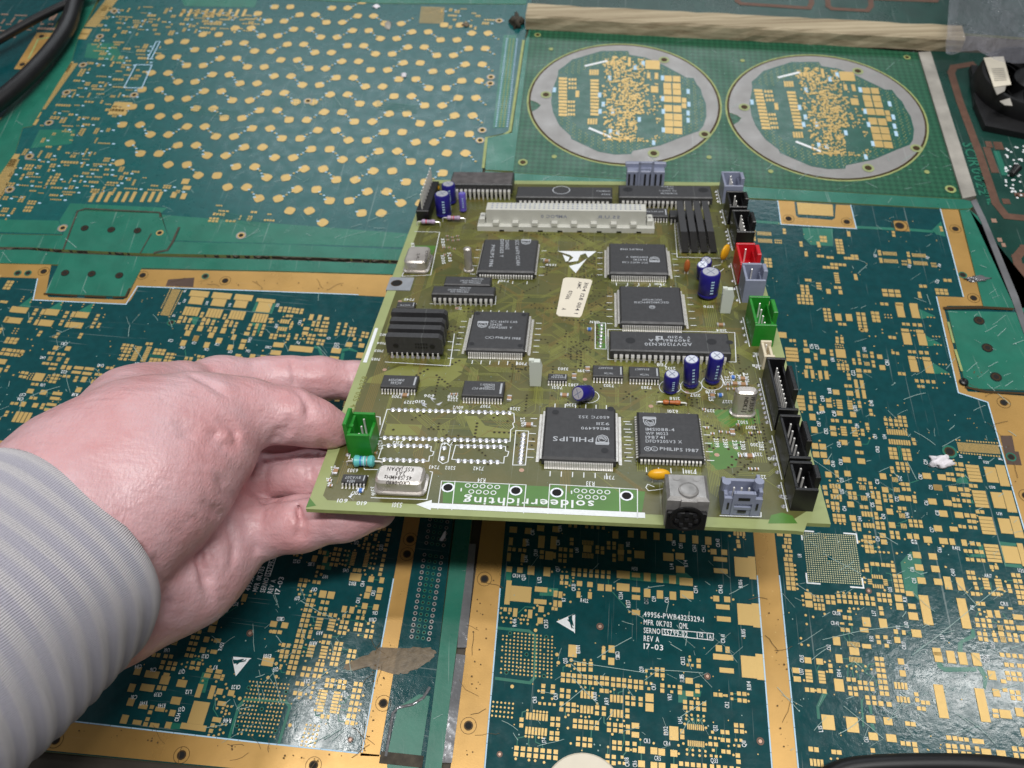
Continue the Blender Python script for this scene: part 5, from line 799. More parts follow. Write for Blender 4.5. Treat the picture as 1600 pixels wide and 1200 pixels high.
# quad packs, front rows first
o, c, rg = quad('microchip', (846, 714), (963, 720), (852, 634), H4, (40, 40), ticks=6, label='big square chip with upside down lettering beside the printed arrow')
b = label_on(o, c, H4, [('PHILIPS', 927, 684, 864, 682, .0023), ('6507C 252', 952, 650.5, 904, 649.5, .0014), ('9211', 952, 660.5, 932, 660, .0014), ('IMS66490', 952, 668, 908, 667, .0014)]); shield(b, c, H4, 941, 687.5, .0042, -1); dimple(b, c, H4, [(945, 704), (868, 644), (954, 639)], .0013); b.obj('chip_marking', o)
o, c, rg = quad('microchip', (998, 710), (1101, 716), (997, 642), .0042, (17, 17), 'j', .0007, .0007, 5, label='square chip with J leads and upright lettering near the black headers', z0=.0009)
b = label_on(o, c, .0042, [('IMS1088-4', 1009, 673, 1054, 674, .0015), ('WP M023', 1009, 679.5, 1044, 680, .0015), ('198741', 1009, 685.5, 1039, 686, .0015), ('DFD9205V3 X', 1009, 691.5, 1066, 693, .0015)]); shield(b, c, .0042, 1015, 658.5, .0042)
text(b, 'PHILIPS 1987', Vector(q2(1031, 703.5, .0042)) - c, Vector(q2(1092, 707, .0042)) - c, .0016, .00426, 'chipmark')
for x in (1012, 1022.5):
    p_ = Vector(q2(x, 701.5, .0042)) - c; b.disc(p_.x, p_.y, .00426, .0012, 'chipmark', 16, .00095)
text(b, 'M', Vector(q2(1010, 703, .0042)) - c, Vector(q2(1014, 703.2, .0042)) - c, .0012, .00426, 'chipmark'); text(b, 'C', Vector(q2(1020.8, 703.4, .0042)) - c, Vector(q2(1024, 703.6, .0042)) - c, .0012, .00426, 'chipmark'); b.obj('chip_marking', o)
o, c, rg = quad('microchip', (728, 543), (819.5, 549), (740, 485), H4, (30, 30), ticks=6, label='square chip with upright lettering beside the four black upright packages')
b = label_on(o, c, H4, [('SCC 66470 CAB', 766, 504, 808, 505, .0015), ('204281', 765, 508.8, 784, 509.2, .0015), ('D10921015 Y', 763.5, 513.2, 800, 514, .0015), ('PHILIPS 1988', 774, 529, 813, 531, .0015)]); shield(b, c, H4, 754, 507, .0040)
for x in (761.5, 768.5):
    p_ = Vector(q2(x, 527.5, H4)) - c; b.disc(p_.x, p_.y, H4 + .00006, .0009, 'chipmark', 14, .0007)
dimple(b, c, H4, [(746.5, 490), (819, 492), (737, 537), (813, 540)]); b.obj('chip_marking', o)
o, c, rg = quad('microchip', (969, 503), (1070, 505), (969, 446), H4, (32, 32), ticks=5, label='square chip with small round emblem behind the long black package')
b = label_on(o, c, H4, [('GSC381G307CF31', 1045, 471.5, 991, 471, .0014), ('UUCW9207', 1034, 467.5, 1003, 467, .0013)]); p_ = Vector(q2(1019, 480, H4)) - c; b.disc(p_.x, p_.y, H4 + .00006, .0013, 'chipmark', 18, .001); text(b, 'M', Vector(q2(1021.5, 478.5, H4)) - c, Vector(q2(1016.5, 478.4, H4)) - c, .0011, H4 + .00006, 'chipmark'); b.obj('chip_marking', o)
o, c, rg = quad('microchip', (952, 426), (1045, 427), (957, 379.5), H4, (30, 30), ticks=5, label='square chip with upside down lettering right of the white hand triangle')
b = label_on(o, c, H4, [('PHILIPS 1988', 1004, 388.8, 969, 388.2, .0015), ('D10921015 Y', 1012, 401, 978, 400.2, .0015), ('204281', 1012, 405, 990, 404.5, .0015), ('SCC 66470 CAB', 1012, 409.5, 972, 408.5, .0015)]); shield(b, c, H4, 1022.5, 405.5, .0042, -1); b.obj('chip_marking', o)
o, c, rg = quad('microchip', (746, 421), (835, 427), (756, 373), .0042, (21, 21), 'j', .0007, .0007, 4, label='square chip with lettering turned sideways near the white connector', z0=.0009)
b = label_on(o, c, .0042, [('SCC 66470 CCAB4', 805, 375, 807, 415, .0017), ('204262', 790, 375, 790, 390, .0017), ('D1092103 Y', 782, 374, 781, 402, .0017), ('PHILIPS 1986', 768, 383, 764, 417, .0017)]); shield(b, c, .0042, 822, 378, .0042); b.obj('chip_marking', o)
def dual(name, fl, frr, rl, h, n, out_, w, style, label, stuff=True, sides='fb', z0=.0008, ch=.0005):
    A, B_, C_ = Bd(*fl, h), Bd(*frr, h), Bd(*rl, h); u0, u1, v0, v1 = A.x, B_.x, (A.y + B_.y) / 2, C_.y; KEEP.append((u0, v0, u1, v1))
    o, c = chip(name, u0, v0, u1, v1, z0, h, ch, label=label); pins(o, c, sides, ((u1 - u0) / 2, (v1 - v0) / 2), (n, n), out_, w, 0, h * .5 + z0 * .4, style); return o, c, ((u1 - u0) / 2, (v1 - v0) / 2)
# long forty pin package in the middle
hd = .0052; o, c, rg = dual('microchip', (953, 547), (1143, 551), (955, 516), hd, 20, .0012, .0013, 'dip', 'long black package with twenty big front legs and large upside down lettering', z0=.0012)
b = label_on(o, c, hd, [('ADV7120KN30', 1081, 536, 1007, 535.5, .0020), ('3409861 AA', 1078, 530.5, 1013, 529.8, .0017), ('9210', 1066, 525.5, 1043, 525, .0016), ('V', 1078, 525.5, 1073.5, 525.5, .0016)]); p_ = Vector(q2(1030, 528, hd)) - c; b.box(p_.x - .0014, p_.y - .0012, hd, p_.x + .0014, p_.y + .0012, hd + .00006, 'chipmark'); b.flat([(p_.x - .0006, p_.y), (p_.x + .0006, p_.y + .0008), (p_.x + .0006, p_.y - .0008)], hd + .0001, 'black'); dimple(b, c, hd, [(985, 532), (1112, 534)], .002); dimple(b, c, hd, [(1140, 535)], .0014); b.obj('chip_marking', o)
sl([(950, 515), (1148, 520), (1150, 566), (950, 562)], close=True); st('7118', 1042, 568, 1026, 567.5)
# two 24 pin packages, one behind the other
for fl, frr, rl, lb_, n in (((693, 444), (766, 445), (695, 431), 'narrow black package half hidden behind its twin', 12), ((674, 458), (772, 461), (676, 446), 'narrow black package in front of its twin, twelve bright front legs', 12)):
    o, c, rg = dual('microchip', fl, frr, rl, .0056, n, .0010, .0012, 'dip', lb_, z0=.0014)
    b = label_on(o, c, .0056, [('PORTUGAL 0206', fl[0] + 58, fl[1] - 3, fl[0] + 30, fl[1] - 3.4, .0013), ('CY7C1990-13CNT', fl[0] + 60, fl[1] - 6, fl[0] + 26, fl[1] - 6.6, .0012), ('N2700N', fl[0] + 62, fl[1] - 9, fl[0] + 45, fl[1] - 9.4, .0011)]); b.obj('chip_marking', o)
sl([(672, 475), (774, 476), (775, 463)]); st('7200', 722, 480, 712, 479.7)
for fl, frr, rl, h, n, lb_, tx in (
 ((594, 603), (650, 605), (597, 585), .0030, 12, 'small wide chip printed AC646 near the thumb', [('AC646', 628, 597, 611, 596.4, .0016), ('INMG9204', 632, 592.5, 608, 592, .0014)]),
 ((721, 617), (786, 619), (724, 594), .0030, 14, 'small chip with a pale end stripe, fourteen front legs', [('PCD8584P-FC7', 773, 606, 738, 605, .0013), ('DC298A', 773, 602.8, 757, 602.5, .0012), ('HG40601 3', 773, 599.8, 751, 599.3, .0012)]),
 ((533, 751), (570, 753), (537, 740), .0024, 7, 'small seven legged chip at the near left corner', [('HEF4', 555, 750, 543, 749.5, .0013), ('BVA207', 564, 744.5, 540, 744, .0012)]),
 ((856, 592), (886, 593), (857, 583), .0022, 7, 'tiny chip right of the left white nylon peg', [('N09AN', 882, 588.5, 862, 588, .0011), ('7F0N0T', 880, 585.5, 864, 585.2, .001)]),
 ((926, 587), (974, 588), (928, 570), .0026, 10, 'small chip printed 74ACT244, left one of a pair', [('74ACT244', 958, 582.5, 944, 582, .0011), ('BVAA01CT', 957, 574, 935, 573.5, .0012)]),
 ((983, 589), (1031, 590), (984, 572), .0026, 10, 'small chip printed 74ACT244, right one of a pair', [('74ACT244', 1014, 584.5, 1000, 584, .0011), ('BVAA01CT', 1014, 576, 992, 575.5, .0012)]),
 ((619, 479), (647, 480), (621, 471), .0022, 7, 'tiny chip above the four black upright packages', [('HC74', 641, 476, 626, 475.8, .0010)]),
 ((1005, 337), (1044, 338), (1008, 325), .0030, 9, 'small chip behind the end of the white connector', [('N74F245', 1036, 330, 1010, 329.6, .0012)]),
 ((1047, 337), (1098, 339), (1050, 328), .0040, 9, 'dusty chip in front of the rear long package', [('DP42003', 1080, 333, 1060, 332.6, .0012)])):
    o, c, rg = dual('microchip', fl, frr, rl, h, n, .0016, .00055, 'gull', lb_, z0=.0004, ch=.0003); b = label_on(o, c, h, tx)
    if n >= 7: w_ = rg[0] * .06; b.box(rg[0] * .80, -rg[1] * .7, h, rg[0] * .80 + w_ * 1.6, rg[1] * .7, h + .00006, 'chipmark')
    b.obj('chip_marking', o)
# rear row of big packages
hz = .0085; o, c, rg = dual('microchip', (702, 287), (800, 288), (705, 268), hz, 14, .0012, .0014, 'dip', 'tall dusty black package in a socket at the rear left', z0=.0030)
b = MB(); b.box(-rg[0] + .0007, -rg[1] + .0007, hz - .0002, rg[0] - .0007, rg[1] - .0007, hz + .00005, 'dust'); b.obj('dust_film', o)
o, c, rg = dual('microchip', (806, 307), (957, 309), (808, 291), .0062, 20, .0012, .0013, 'dip', 'long black package with an oval window outline at the rear', z0=.0022)
b = label_on(o, c, .0062, [('D78B0C3', 953, 298, 932, 297.6, .0014), ('H203', 953, 303, 940, 302.8, .0014)]); p_ = Vector(q2(877, 297, .0062)) - c; b.disc(p_.x, p_.y, .00626, .0047, 'chipmark', 26, .0042); b.obj('chip_marking', o)
o, c, rg = dual('microchip', (967, 307), (1114, 309), (969, 289), .0062, 20, .0012, .0013, 'dip', 'long black package with two round dimples at the rear right', z0=.0022)
b = label_on(o, c, .0062, [('SC414024P', 1058, 301.5, 1032, 301, .0016), ('4W W404R 0', 1057, 297.5, 1030, 297, .0014), ('0U3C', 1052, 294, 1042, 293.8, .0013), ('SC89A', 1052, 291, 1033, 290.8, .0012)]); dimple(b, c, .0062, [(981, 296), (1099, 297)], .0026); b.obj('chip_marking', o)
# four upright packages on the left
zl = [((607, 554), (692, 562)), ((611, 541), (695, 549)), ((614, 529), (697, 537)), ((616, 515), (700, 523))]
for k, (a, c_) in enumerate(zl):
    A, B_ = Bd(*a), Bd(*c_); t_ = .0030; b = MB(); L_ = B_.x - A.x; y = (A.y + B_.y) / 2; hh = .0100
    pl = [(0, .0018), (L_, .0018), (L_, hh - .0012), (L_ - .0012, hh), (.0006, hh), (0, hh - .0006)]
    vs = [(x, 0, z) for x, z in pl] + [(x, t_, z) for x, z in pl]; n = len(pl); b.add(vs, [tuple(range(n)), tuple(range(2 * n - 1, n - 1, -1))] + [(i, n + i, n + (i + 1) % n, (i + 1) % n) for i in range(n)], 'black')
    ob = b.obj('upright_package', HB, loc=(A.x, y, 0), label='frontmost of four black upright packages' if k == 0 else None); b = MB()
    for i in range(10): x = .002 + (L_ - .004) * i / 9; b.box(x - .0003, -.0004, -.0002, x + .0003, .0002, .0022, 'pin'); b.cone((x, -.0003, 0), (x, -.0003, .0012), .0009, .0004, 'solder', 8)
    b.obj('pin_row', ob, kind='stuff')
    if k == 0:
        b = MB(); w3 = lambda s, x0, x1, z: [b.add([(x, -.0001, zz) for x, zz in [(x1 - (v[0] / 1.0), z - v[1] * .0011) for v in []]], [], 'chipdim')]
        for i, z in ((0, .0062), (1, .0046)):
            for j in range(5): x = L_ * .52 + j * .0011; b.box(x, -.00012, z, x + .0007, 0, z + .0009, 'chipdim')
        for x in (.004, L_ - .004): b.cone((x, -.00015, .0056), (x, 0, .0056), .0011, .0011, 'chipdim', 12)
        b.obj('chip_marking', ob)
sl([(602, 566), (703, 572), (710, 522)]); 
for y_, k in ((566, 0), (553, 1), (540, 2)): sl([(700, y_ - 6), (708, y_ - 5.5)])
# four leaning upright packages on the right
for k in range(4):
    A, B_ = Bd(1066 + k * 15, 397), Bd(1062 + k * 14, 345); b = MB(); L_ = B_.y - A.y; lean = -.0018 - .0004 * k; t_ = .0031; hh = .0115
    vs = [(x + lean * z / hh, y, z) for x, y, z in ((0, 0, .001), (t_, 0, .001), (t_, L_, .001), (0, L_, .001), (0, .001, hh), (t_, .001, hh), (t_, L_ - .001, hh), (0, L_ - .001, hh))]
    b.add(vs, [(3, 2, 1, 0), (4, 5, 6, 7), (0, 1, 5, 4), (1, 2, 6, 5), (2, 3, 7, 6), (3, 0, 4, 7)], 'black'); ob = b.obj('upright_package', HB, loc=(A.x, A.y, 0)); b = MB()
    for i in range(10): y = L_ * (.05 + .1 * i); b.cone((-.0006, y, 0), (-.0004, y, .0016), .0008, .0004, 'solder', 8)
    b.obj('pin_row', ob, kind='stuff')
sl([(1054, 350), (1058, 402), (1132, 404)])
# ---- long pale connector
A, B_, C_ = Bd(746, 361), Bd(1022, 362.5), Bd(764, 331); L_ = B_.x - A.x; Dp = .0105; b = MB(); b.box(0, 0, 0, L_, Dp, .0030, 'din', .0003); b.box(.0045, .0025, .0030, L_ - .0045, .0098, .0110, 'din', .0003)
for x in (.0010, L_ - .0038): b.box(x, .002, .003, x + .0028, .0085, .0060, 'din', .0003); b.disc(x + .0014, .0052, .00606, .0009, 'tin', 12)
ob = b.obj('pin_socket_connector', HB, loc=(A.x, A.y, 0), label='long pale grey connector with three rows of tiny square holes'); s_ = MB()
for i in range(32):
    for j in range(3): x = .0075 + (L_ - .015) * i / 31; y = .0041 + j * .0021; s_.box(x - .00045, y - .0004, .0110, x + .00045, y + .0004, .01104, 'greyp')
s_.obj('contact_hole', ob, kind='stuff'); s_ = MB()
for i in range(8): x = .008 + i * (L_ - .016) / 7.4; s_.box(x, -.0003, .0032, x + .0030, .0002 + .0023, .0052, 'din', .0002); s_.box(x + .0031, -.0001, .0001, x + .0055, .0006, .0009, 'chipdim')
s_.obj('snap_rib', ob, kind='stuff'); b = MB()
for x0, x1, s in ((.060, .071, 'S5.U.R'), (.032, .045, 'AMPOC 0')):
    p_ = []; text(b, s, (x1, 0), (x0, 0), .0016, 0, 'greyp')
b2_ = MB(); b2_.v = [(x, .00245, .0066 - y) for x, y, z in b.v]; b2_.f = b.f; b2_.mi = b.mi; b2_.m = b.m; b2_.obj('moulded_lettering', ob)
# ---- headers: open boxes with pins
def header(name, fl, frr, rl, h, m, npin, tab='r', rows=1, label=None, ext=None, wall=.0011, latch=False):
    A, B_, C_ = Bd(*fl), Bd(*frr), Bd(*rl); w, d = B_.x - A.x, C_.y - A.y; b = MB(); t_ = wall
    b.box(0, 0, 0, w, d, h * .25, m)
    b.box(0, 0, h * .25, w, t_, h * .92, m, .0002); b.box(0, d - t_, h * .25, w, d, h, m, .0002); b.box(0, t_, h * .25, t_, d - t_, h * .95, m, .0002); b.box(w - t_, t_, h * .25, w, d - t_, h * .7, m, .0002)
    if tab == 'r': y0, y1 = d * .30, d * .78; b.box(w - t_ * .6, y0, h * .2, w + t_ * 1.0, y1, h * 1.12, m, .0003)
    if tab == 'l': b.box(-t_ * 1.1, d * .12, h * .1, t_ * .2, d * .88, h * 1.25, m, .0003); b.box(-t_ * .6, d * .3, h * .5, t_ * 1.5, d * .42, h * 1.0, m)
    ob = b.obj(name, HB, loc=(A.x, A.y, 0), label=label); p = MB()
    for r_ in range(rows):
        for i in range(npin):
            y = d * (.5 if npin == 1 else .16 + .68 * i / (npin - 1)); x = w * (.5 if rows == 1 else .35 + .3 * r_); p = MB(); p.box(-.0003, -.0003, h * .25, .0003, .0003, h * .86, 'pin', .00015)
            if i == 0 and r_ == 0: pm = p.mesh('pin')
            inst('pin', pm, ob, (x, y, 0))
    s_ = MB()
    for i in range(max(2, npin)): y = d * (.14 + .72 * i / max(1, npin - 1)); s_.cone((-.0017, y, 0), (-.0017, y, .0006), .0009, .0003, 'solder', 8)
    s_.obj('solder_joint', ob, kind='stuff'); SK.line([(A.x - .0008, A.y - .0004), (A.x - .0008, A.y + d + .0002)], .00035, .00012, 'silk')
    return ob
header('pin_header', (1234, 798), (1270, 800), (1224, 755), .0108, 'blackd', 3, label='nearest black header, three pins')
header('pin_header', (1225, 748), (1259, 750), (1209, 682), .0108, 'blackd', 5, label='middle black header, five pins')
header('pin_header', (1209, 672), (1240, 673), (1187, 592), .0108, 'blackd', 9, label='longest black header, one row of tall pins')
header('pin_header', (1190, 577), (1207, 577), (1185, 553), .0070, 'cream', 2, tab='', label='small cream header')
header('pin_header', (1174, 541), (1207, 541), (1163, 497), .0115, 'greenp', 4, label='bright green header at the right edge')
header('pin_header', (1159, 473), (1190, 473), (1154, 448), .0125, 'greyp', 2, label='grey header behind the green one', latch=True)
header('pin_header', (1152, 444), (1182, 444), (1146, 412), .0112, 'redp', 2, label='bright red header')
header('pin_header', (1147, 391), (1175, 391), (1139, 358), .0108, 'blackd', 5, label='black header behind the red one')
header('pin_header', (1136, 351), (1163, 351), (1130, 328), .0108, 'blackd', 3, label='rearmost black header on the right edge')
header('pin_header', (1128, 318), (1157, 318), (1124, 297), .0108, 'greyp', 4, label='pale grey header at the rear right corner')
header('pin_header', (549, 716), (583, 717), (556, 682), .0122, 'greenp', 3, tab='l', label='green header next to the thumb')
# grey locking connector in front, seen from its latch side
A, B_ = Bd(1127, 804), Bd(1186, 806); w = B_.x - A.x; b = MB(); h = .0105
b.box(0, 0, 0, w, .0090, .0028, 'greyp'); b.box(0, .0012, .0028, .0012, .0090, h * .8, 'greyp', .0002); b.box(w - .0012, .0012, .0028, w, .0090, h * .95, 'greyp', .0002); b.box(0, .0078, .0028, w, .0090, h * .75, 'greyp', .0002)
b.box(0, 0, .0028, w * .22, .0012, h * .75, 'greyp', .0002); b.box(w * .80, 0, .0028, w, .0012, h * .75, 'greyp', .0002); b.box(w * .22, -.0004, 0, w * .28, .0010, h, 'greyp', .0002); b.box(w * .74, -.0004, 0, w * .80, .0010, h, 'greyp', .0002); b.box(w * .28, -.0004, h * .55, w * .74, .0010, h, 'greyp', .0002); b.box(w * .28, -.0002, .0028, w * .74, .0010, h * .38, 'greyp')
b.box(w * .36, -.0006, h * .72, w * .66, -.0003, h * .82, 'chipdim'); b.box(w * .40, -.0005, h * .18, w * .62, -.0001, h * .24, 'chipdim'); b.box(w * .10, -.0003, .003, w * .15, 0, h * .55, 'chipdim'); b.box(w * .86, -.0003, .003, w * .91, 0, h * .55, 'chipdim')
b.cone((.0008, .0045, h * .7), (.0008, .0045, h * 1.02), .0016, .0014, 'greyp', 12); b.cone((w - .0010, .0045, h * .8), (w - .0010, .0045, h * 1.1), .0017, .0015, 'greyp', 12)
ob = b.obj('locking_connector', HB, loc=(A.x, A.y, 0), label='blue grey locking connector at the near edge')
for i in range(3): p = MB(); p.box(-.0003, -.0003, .0028, .0003, .0003, h * .75, 'pin', .00015); p.obj('pin', ob, loc=(w * (.3 + .2 * i), .0048, 0))
sl([(1125, 806), (1189, 808), (1189, 801)])
# grey latch connector at the rear edge
A, B_ = Bd(978, 287), Bd(1036, 287); w = B_.x - A.x; b = MB(); y0 = BD - .0075 - A.y
b.box(0, y0, 0, w, y0 + .0075, .0095, 'greyp', .0004); b.box(-.0008, y0 + .005, .0095, w + .0008, y0 + .0075, .0120, 'greyp', .0004)
for x in (w * .30, w * .64): b.box(x, y0 - .0010, .001, x + w * .06, y0, .0150, 'greyp', .0002)
b.box(w * .30, y0 - .0010, .0138, w * .70, y0, .0150, 'greyp', .0002)
for i in range(7): b.box(w * (.04 + .14 * i), y0 - .0004, .0005, w * (.04 + .14 * i) + .0010, y0, .0080, 'chipdim')
b.obj('locking_connector', HB, loc=(A.x, A.y, 0), label='grey latch connector standing at the rear edge')
# black pin strip at the rear left with long bare pins
A, B_ = Bd(650, 347), Bd(673, 300); n = 9; b = MB(); dvec = Vector((B_.x - A.x, B_.y - A.y)); b.box(-.0016, 0, 0, .0050, dvec.y, .0065, 'blackd', .0003); ob = b.obj('pin_strip', HB, loc=(A.x + .0022, A.y, 0), label='black strip of long bare pins at the rear left corner'); p = MB(); p.box(-.00032, -.00032, .0055, .00032, .00032, .0150, 'pin', .00015); pm = p.mesh('pin')
for i in range(n): inst('pin', pm, ob, (.0014, dvec.y * (.06 + .88 * i / (n - 1)), 0))
# ---- round DIN socket at the near edge
A, B_ = Bd(1039, 822), Bd(1100, 824); w = B_.x - A.x; b = MB(); h = .0128; dp = .0125; y0 = -.0016
b.box(0, y0, 0, w, y0 + .0040, h * .60, 'blackd', .0004); b.box(-.0004, y0 + .0012, .0002, w + .0004, y0 + dp, h, 'metalgrey', .0010); ob = b.obj('din_socket', HB, loc=(A.x, A.y + .0006, 0), label='grey metal round socket at the near edge of the held board')
b = MB(); ce = (w / 2, y0 - .0001, h * .42); b.lathe(ce, (0, -1, 0), [(w * .44, 0), (w * .44, .0006), (w * .37, .0006), (w * .36, -.0004)], 'blackd', 28); b.obj('socket_face', ob, smooth=True); b = MB()
for i, (x, z) in enumerate(((-.0024, .0015), (0, .0021), (.0024, .0015), (-.0030, -.0008), (0, -.0004), (.0030, -.0008), (-.0014, -.0028), (.0014, -.0028))): b.box(ce[0] + x - .0006, y0 - .0008, ce[2] + z - .0006, ce[0] + x + .0006, y0 - .00005, ce[2] + z + .0006, 'chipdim')
b.obj('contact_slot', ob, kind='stuff'); b = MB(); b.lathe((w * .52, y0 + .0048, h), (0, 0, 1), [(.0032, 0), (.0030, .0005), (.0024, .0007)], 'metalgrey', 22); b.box(w * .32, y0 + .0004, h * .60, w * .72, y0 + .0013, h * .985, 'metalgrey', .0003); b.obj('stamped_boss', ob, smooth=False)
for x in (.003, w - .003): b = MB(); b.disc(x, y0 + dp - .0025, h + .0001, .0011, 'tin', 14); b.obj('rivet', ob)
# ---- metal cans
def can(name, fl, frr, rl, h, lines, m='can', label=None, hm=.0018):
    A, B_, C_ = Bd(*fl), Bd(*frr), Bd(*rl); w, d = B_.x - A.x, C_.y - A.y; b = MB(); rc = .0020
    def rr_(x0, y0, x1, y1, r_, z): return [(x + r_ * math.cos(a + t * .7854), y + r_ * math.sin(a + t * .7854), z) for x, y, a in ((x1 - r_, y1 - r_, 0), (x0 + r_, y1 - r_, 1.5708), (x0 + r_, y0 + r_, 3.1416), (x1 - r_, y0 + r_, 4.7124)) for t in (0, 1, 2)]
    lay = [rr_(0, 0, w, d, rc, .0004), rr_(0, 0, w, d, rc, .0012), rr_(.0008, .0008, w - .0008, d - .0008, rc, .0015), rr_(.0008, .0008, w - .0008, d - .0008, rc, h - .0007), rr_(.0016, .0016, w - .0016, d - .0016, rc * .7, h)]
    vs = [p for l in lay for p in l]; n = 12; b.add(vs, [(k * n + i, k * n + (i + 1) % n, (k + 1) * n + (i + 1) % n, (k + 1) * n + i) for k in range(4) for i in range(n)] + [tuple(range(4 * n, 5 * n))], m)
    ob = b.obj(name, HB, loc=(A.x, A.y, 0), smooth=True, label=label); b = MB(); c = Vector((A.x, A.y))
    for s, x0, y0, x1, y1 in lines: text(b, s, Vector(q2(x0, y0, h)) - c, Vector(q2(x1, y1, h)) - c, hm, h + .00006, 'canmark')
    b.obj('can_marking', ob); return ob
can('oscillator_can', (583, 774), (665, 777), (590, 740), .0058, [('KSS JAPAN', 647, 731, 606, 729.5), ('2A3', 634, 737, 620, 736.5), ('45.1584MHz', 644, 744, 601, 742.5), ('CXO-049D', 641, 752.5, 604, 751)], label='large metal can near the printed arrow')
sl([(580, 778), (667, 781), (676, 738), (672, 737)]); st('5301', 629, 786, 614, 785.5)
can('oscillator_can', (629, 428), (669, 430), (637, 400), .0062, [('KSS JAPAN', 672, 392, 672, 410), ('CXO-049A', 665, 392, 663, 414), ('2A3', 652, 396, 650, 408)], label='smaller metal can at the left edge', hm=.0013)
sl([(648, 362), (687, 363), (673, 430), (628, 432), (634, 418)])
def crystal(fl, frr, h, d, lines, label):
    A, B_ = Bd(*fl), Bd(*frr); w = B_.x - A.x; b = MB(); n = 10
    def loop(g, z): return [(w / 2 + sx * (w / 2 - d / 2) + (d / 2 + g) * math.cos(a), d / 2 + (d / 2 + g) * math.sin(a), z) for sx, a0 in ((1, -1.5708), (-1, 1.5708)) for a in [a0 + 3.1416 * i / n for i in range(n + 1)]]
    L = [loop(.0007, .0002), loop(.0007, .0010), loop(0, .0012), loop(0, h - .0006), loop(-.0007, h)]; k = len(L[0]); vs = [p for l in L for p in l]
    b.add(vs, [(j * k + i, j * k + (i + 1) % k, (j + 1) * k + (i + 1) % k, (j + 1) * k + i) for j in range(4) for i in range(k)] + [tuple(range(4 * k, 5 * k))], 'can'); ob = b.obj('crystal_can', HB, smooth=True, loc=(A.x, A.y, 0), label=label)
    if lines:
        g = MB()
        for s, x, z in lines: text(g, s, (0, 0), (.0070, 0), .0014, 0, 'canmark'); k0 = len(g.v)
        t_ = MB(); t_.f, t_.mi, t_.m = g.f, g.mi, g.m; i0 = 0; vs = []
        nper = [sum(len(glyph(ch)[0]) for ch in s if ch != ' ') for s, x, z in lines]
        for (s, x, z), cnt in zip(lines, nper):
            vs += [(x + v[1], -.00012, z - v[0]) for v in g.v[i0:i0 + cnt]]; i0 += cnt
        t_.v = vs; t_.obj('can_marking', ob)
    return ob
crystal((1143, 652), (1178, 653), .0118, .0042, [('19.3575', .0056, .0100), ('NDK2J', .0034, .0098)], 'standing metal crystal can beside the long black header')
crystal((726, 426), (738, 427), .0125, .0032, [], 'thin standing metal crystal left of the sideways chip')
# ---- electrolytic capacitors
def cap(base, r_, h, top, m='capblue', label=None, z0=.0008, tip=None):
    A = Bd(*base); b = MB(); ax = Vector((0, 0, 1)) if tip is None else (Bd(*tip[:2], tip[2]) - Vector((A.x, A.y, z0))).normalized()
    b.lathe((0, 0, z0), ax, [(r_ * .90, 0), (r_, .0006), (r_, h * .12), (r_ * .95, h * .15), (r_, h * .18), (r_, h - .0007), (r_ * .90, h)], m, 26); ob = b.obj('capacitor', HB, smooth=True, loc=(A.x, A.y, 0), label=label)
    b = MB(); b.lathe(Vector((0, 0, z0)) + ax * (h - .0001), ax, [(r_ * .80, 0), (r_ * .76, .0003)], top, 22); a = ax.orthogonal().normalized(); d_ = ax.cross(a); c = Vector((0, 0, z0)) + ax * (h + .00025)
    for v in (a, d_): q = (v + a * .2).normalized(); e = ax.cross(q) * .00018; b.add([c + q * r_ * .6 + e, c + q * r_ * .6 - e, c - q * r_ * .6 - e, c - q * r_ * .6 + e], [(0, 1, 2, 3)], 'greyp')
    b.obj('cap_top', ob, smooth=True); b = MB(); n = 9
    for s_ in range(2):
        t0 = -2.3 + s_ * 1.3; V = lambda i, z: Vector((0, 0, z0)) + ax * z + (a * math.cos(t0 + i) + d_ * math.sin(t0 + i)) * (r_ + .00006)
        for k in range(5): z = h * (.26 + .12 * k); b.add([V(0, z), V(.32, z), V(.32, z + h * .06), V(0, z + h * .06)], [(0, 1, 2, 3)], 'silkb')
    b.obj('sleeve_print', ob, kind='stuff'); return ob
cap((1105, 463), .0044, .0118, 'captop', label='biggest blue capacitor right of centre')
cap((1101, 428), .0026, .0090, 'captop', tip=(1104, 404, .0105), label='small blue capacitor behind the big one'); cap((1097, 436), .0026, .0080, 'captop', tip=(1098, 411, .0095))
cap((1047, 612), .0029, .0078, 'captop', label='short blue capacitor, leftmost of three'); sl([(1047 + 17 * math.cos(a * .3), 605 + 11 * math.sin(a * .3)) for a in range(22)], .00026)
cap((1079, 603), .0029, .0125, 'captop', tip=(1081, 556, .0150)); sl([(1080 + 17 * math.cos(a * .3), 604 + 11 * math.sin(a * .3)) for a in range(22)], .00026)
cap((1112, 597), .0029, .0125, 'captop', tip=(1121, 552, .0145), label='blue capacitor leaning to the right'); sl([(1113 + 17 * math.cos(a * .3), 599 + 11 * math.sin(a * .3)) for a in range(22)], .00026)
cap((920, 622), .0030, .0070, 'captop', z0=.0026, tip=(900, 615, .0066), label='blue capacitor lying on its side against the big chip'); sl([(920 + 16 * math.cos(a * .3), 620 + 10 * math.sin(a * .3)) for a in range(22)], .00026)
cap((694, 338), .0040, .0120, 'captop', label='blue capacitor at the rear left'); cap((703, 318), .0036, .0105, 'captop'); cap((724, 331), .0019, .0098, 'capviolet', 'capviolet', label='thin violet capacitor')
